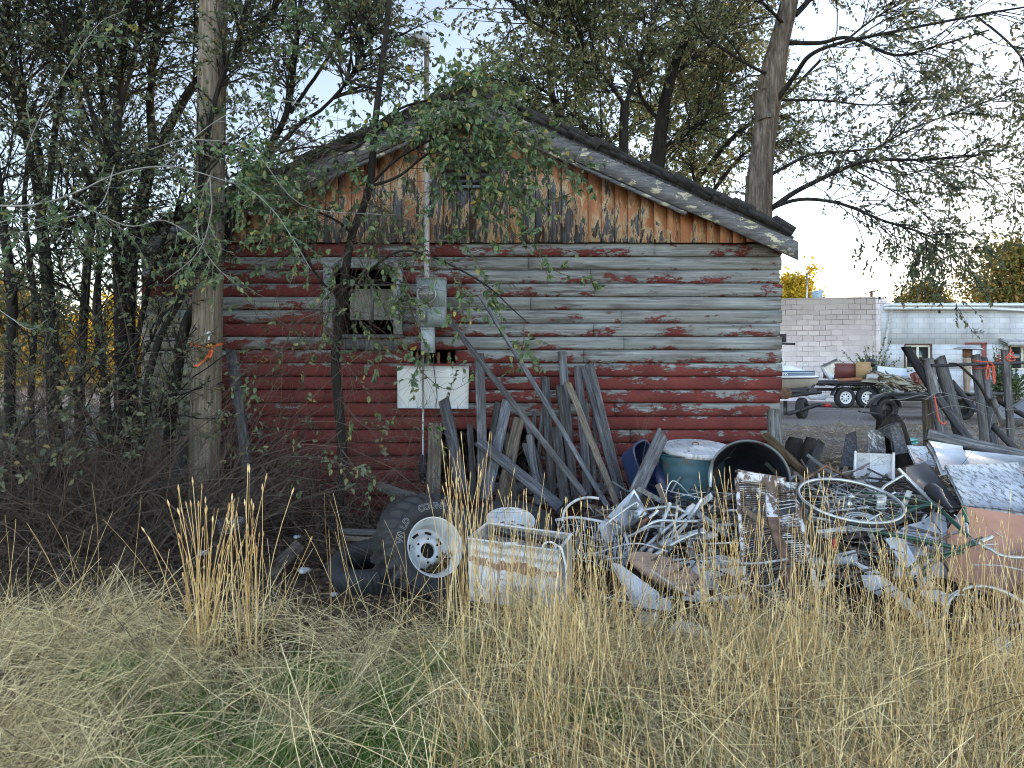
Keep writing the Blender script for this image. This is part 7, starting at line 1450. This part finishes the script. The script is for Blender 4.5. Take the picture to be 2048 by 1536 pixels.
def matted():
    nt = 1900; tx = rng.uniform(-1, 1, nt); ty = 1.9 + 2.9 * rng.uniform(0, 1, nt) ** .8; tx = tx * ty * .78
    keep = (ty < grass_front(tx)) & (np.sin(tx * 5.3 + np.sin(ty * 3) * 1.5) + np.cos(ty * 6.1 + tx * 2.2) + rng.normal(0, .5, nt) > -.85)
    for (cx, cy, rr) in GREEN: keep &= ~((((tx - cx) ** 2 + (ty - cy) ** 2) < rr ** 2) & (rng.random(nt) < .8))
    tx, ty = tx[keep], ty[keep]; nt = len(tx)
    per = rng.integers(14, 52, nt); k = np.repeat(np.arange(nt), per); n = len(k)
    ang = (np.sin(tx * 1.9 + 1) + np.cos(ty * 2.3)) * 1.6 + rng.normal(0, .9, nt); lean = rng.uniform(.25, 1.5, nt)
    x = tx[k] + rng.normal(0, .035, n); y = ty[k] + rng.normal(0, .035, n); p = on(x, y)
    a = ang[k] + rng.normal(0, 1.1, n); l = lean[k] * rng.uniform(.6, 1.4, n)
    d = unit(np.stack([np.cos(a) * l, np.sin(a) * l, np.ones(n)], 1)); L = rng.uniform(.12, .42, n) * rng.uniform(.6, 1.2, nt)[k]; Sg = 6; out = [p]; g = rng.uniform(.02, .26, n)[:, None]
    for s in range(Sg - 1):
        p = p + d * (L / (Sg - 1))[:, None]; p[:, 2] = np.maximum(p[:, 2], gh(p[:, 0], p[:, 1]) + .004 + rng.uniform(0, .05, n)); out.append(p); d = unit(d + np.stack([np.cos(a) * .05, np.sin(a) * .05, -g[:, 0]], 1) + rng.normal(0, .06, d.shape))
    P = np.stack(out, 1); W_ = rng.uniform(.0013, .0034, (n, 1)) * np.linspace(1, .3, Sg)[None]; m = MB(); m.ribbons(P, W_);     # long single straws lying across each other
    n = 6500; y = 1.9 + 2.6 * rng.uniform(0, 1, n) ** .8; x = rng.uniform(-1, 1, n) * y * .78; k = y < grass_front(x)
    for (cx, cy, rr) in GREEN: k &= ~((((x - cx) ** 2 + (y - cy) ** 2) < rr ** 2) & (rng.random(n) < .7))
    x, y = x[k], y[k]; n = len(x); p = on(x, y); p[:, 2] += rng.uniform(0, .16, n); out = [p]
    d = unit(rng.normal(0, 1, (n, 3)) * [1, 1, .30] + [0, 0, .33]); L = rng.uniform(.2, .62, n)[:, None] / 5; cv = rng.normal(0, .05, (n, 3)) - A((0, 0, .06))
    for s in range(5): p = p + d * L; out.append(p); d = unit(d + cv)
    P = np.stack(out, 1); m.ribbons(P, rng.uniform(.0018, .0042, (n, 1)) * np.linspace(1, .5, 6)[None])
    return m, n
m_, ng = matted(); tag(m_.build('dry_grass', M['straw']), 'matted pale dry grass covering the whole foreground', 'grass', kind='stuff')
def blades(n, x, y, L, lean, g0, w0, Sg=7, heads=0.0, mat='gold'):
    p = on(x, y); d = unit(rng.normal(0, 1, (n, 3)) * [lean, lean, 0] + [0, 0, 1]); out = [p]; cv = rng.normal(0, .03, (n, 3))
    for s in range(Sg - 1): p = p + d * (L / (Sg - 1))[:, None]; out.append(p); d = unit(d + cv + rng.normal(0, .012, d.shape) + A((0, 0, -1)) * g0)
    return np.stack(out, 1)
def tall():
    m = MB()
    # upright stalks over the right two thirds
    n = 4700; x = rng.uniform(-.35, 3.3, n); y = rng.uniform(2.15, 4.6, n); fx = .5 + .5 * np.sin(x * 7 + np.sin(y * 5)) ; keep = (rng.random(n) < (.25 + .75 * fx)) & (np.abs(x) < y * .75) & (y < 4.62 - .25 * (x > 1)); x, y = x[keep], y[keep]; n = len(x)
    keep = rng.random(n) < np.where(y > 3.9, np.where(x > .5, .24, .55), 1.0); x, y = x[keep], y[keep]; n = len(x); L = np.clip(rng.normal(.47, .17, n), .2, .9) * (.62 + .38 * np.clip((y - 2.2) / 1.6, 0, 1)); P = blades(n, x, y, L, .14, .01, 0)
    m.tubes(P, taper(P, .0019, .0010) * rng.uniform(.7, 1.3, (n, 1)), 3)
    hd = np.stack([P[:, -1], P[:, -1] + (P[:, -1] - P[:, -2]) * .25, P[:, -1] + (P[:, -1] - P[:, -2]) * .5], 1); k = rng.random(n) < .5; m.tubes(hd[k], A([[.0012, .0026, .0006]]).repeat(k.sum(), 0), 4)
    # leaf blades on the stalks
    q = shoots(P[rng.random(n) < .5], 2, (.08, .28), (15, 60), (.05, .7), 0, .25, .1, 5); m.ribbons(q, np.full(q.shape[:2], .0028) * np.linspace(1, .2, 5)[None])
    tag(m.build('tall_dry_grass', M['gold']), 'tall upright golden dry grass in front of the scrap pile', 'grass', kind='stuff')
    # the highest stalks, over the cabinet and over the boards
    m = MB(); cl = [(-.27, 4.35, 42, 1.05), (.05, 4.4, 34, .85), (.55, 4.4, 26, .75), (1.25, 4.25, 40, .85), (1.75, 4.3, 34, .85), (2.25, 4.1, 60, .75), (2.6, 4.0, 46, .7)]
    for (cx, cy, n, hh) in cl:
        x = rng.normal(cx, .10, n); y = rng.normal(cy, .08, n); P = blades(n, x, y, rng.uniform(.55, 1.1, n) * hh, .10, .006, 0); m.tubes(P, taper(P, .0024, .0013), 4)
        hd = np.stack([P[:, -1], P[:, -1] + (P[:, -1] - P[:, -2]) * .15, P[:, -1] + (P[:, -1] - P[:, -2]) * .3], 1); m.tubes(hd, A([[.0015, .0032, .0008]]).repeat(n, 0), 5)
    tag(m.build('tall_dry_grass', M['gold']), 'highest thin straw stalks rising in front of the cabinet and boards', 'grass', kind='stuff')
    for (cx, cy, n, hh, lab) in ((408, 3.85, 42, .95, 'left tuft of tall straw stalks standing alone before the utility pole'), (498, 3.8, 20, 1.12, 'right tuft of tall straw stalks standing alone, the highest of the two')):
        X = (cx - 1024) / F * cy; P = blades(n, rng.normal(X, .028, n), rng.normal(cy, .03, n), rng.uniform(.45, 1.0, n) * hh, .06, .003, 0); P2 = blades(5, rng.normal(X, .04, 5), rng.normal(cy, .04, 5), rng.uniform(.7, .9, 5) * hh, .32, .012, 0)
        P = np.concatenate([P, P2]); m = MB(); m.tubes(P, taper(P, .0023, .0015), 5); e = P[:, -1] - P[:, -2]; hd = np.stack([P[:, -1], P[:, -1] + e * .12, P[:, -1] + e * .26], 1); m.tubes(hd, A([[.002, .005, .001]]).repeat(len(P), 0), 5)
        q = shoots(P, 1, (.1, .25), (15, 50), (.02, .5), 0, .25, .1, 5); m.ribbons(q, np.full(q.shape[:2], .0025) * np.linspace(1, .2, 5)[None])
        tag(m.build('straw_tuft', M['gold']), lab, 'grass tuft', 'lone tufts of tall straw')
    m = MB(); n = 70; x = rng.uniform(-3.2, -.3, n); y = rng.uniform(3.6, 4.7, n); P = blades(n, x, y, rng.uniform(.3, .85, n), .28, .012, 0); m.tubes(P, taper(P, .0019, .001), 4); tag(m.build('scattered_stalks', M['gold']), 'scattered single dry stalks leaning across the left grass', 'grass', kind='stuff')
    m = MB(); n = 0; PP = []; GL = [(cx, cy, rr * .6, 700) for cx, cy, rr in GREEN]
    for (cx, cy, r, k) in GL + list(((-1.15, 2.6, .16, 500), (-.72, 2.75, .18, 400), (-.2, 2.6, .14, 300), (-.45, 3.4, .16, 300), (-1.35, 3.3, .2, 350), (.12, 3.1, .12, 300), (-.15, 3.9, .2, 250), (-1.1, 2.4, .2, 300), (.7, 2.7, .3, 300), (1.9, 2.8, .4, 300))):
        PP.append(blades(k, rng.normal(cx, r, k), rng.normal(cy, r, k), rng.uniform(.10, .26, k), .45, .08, 0))
    P = np.concatenate(PP); m.ribbons(P, np.full(P.shape[:2], .0036) * np.linspace(1, .15, 7)[None]); tag(m.build('green_grass', M['green_blade']), 'patches of fresh green grass under the straw', 'grass', kind='stuff')
tall()

# unseen trees added beyond the right edge to keep the low sun off the yard
for k, (x, y, R, lab) in enumerate(((37, 41, 4.5, 'unseen dark tree added as sun blocker beyond the right edge, nearest the block building'), (45, 38, 5.0, 'unseen dark tree added as sun blocker beyond the right edge, second from the block building'), (53, 44, 5.0, 'unseen dark tree added as sun blocker beyond the right edge, third from the block building'), (61, 52, 5.5, 'unseen dark tree added as sun blocker beyond the right edge, farthest from the block building'))):
    far_tree('sun_blocker_tree', lab, (x, y, 0), (R, 4, 6.5), 'dark', 160, 1500, .55, 7, 20 + k, 'added sun blocking trees out of view beyond the right edge', .35)
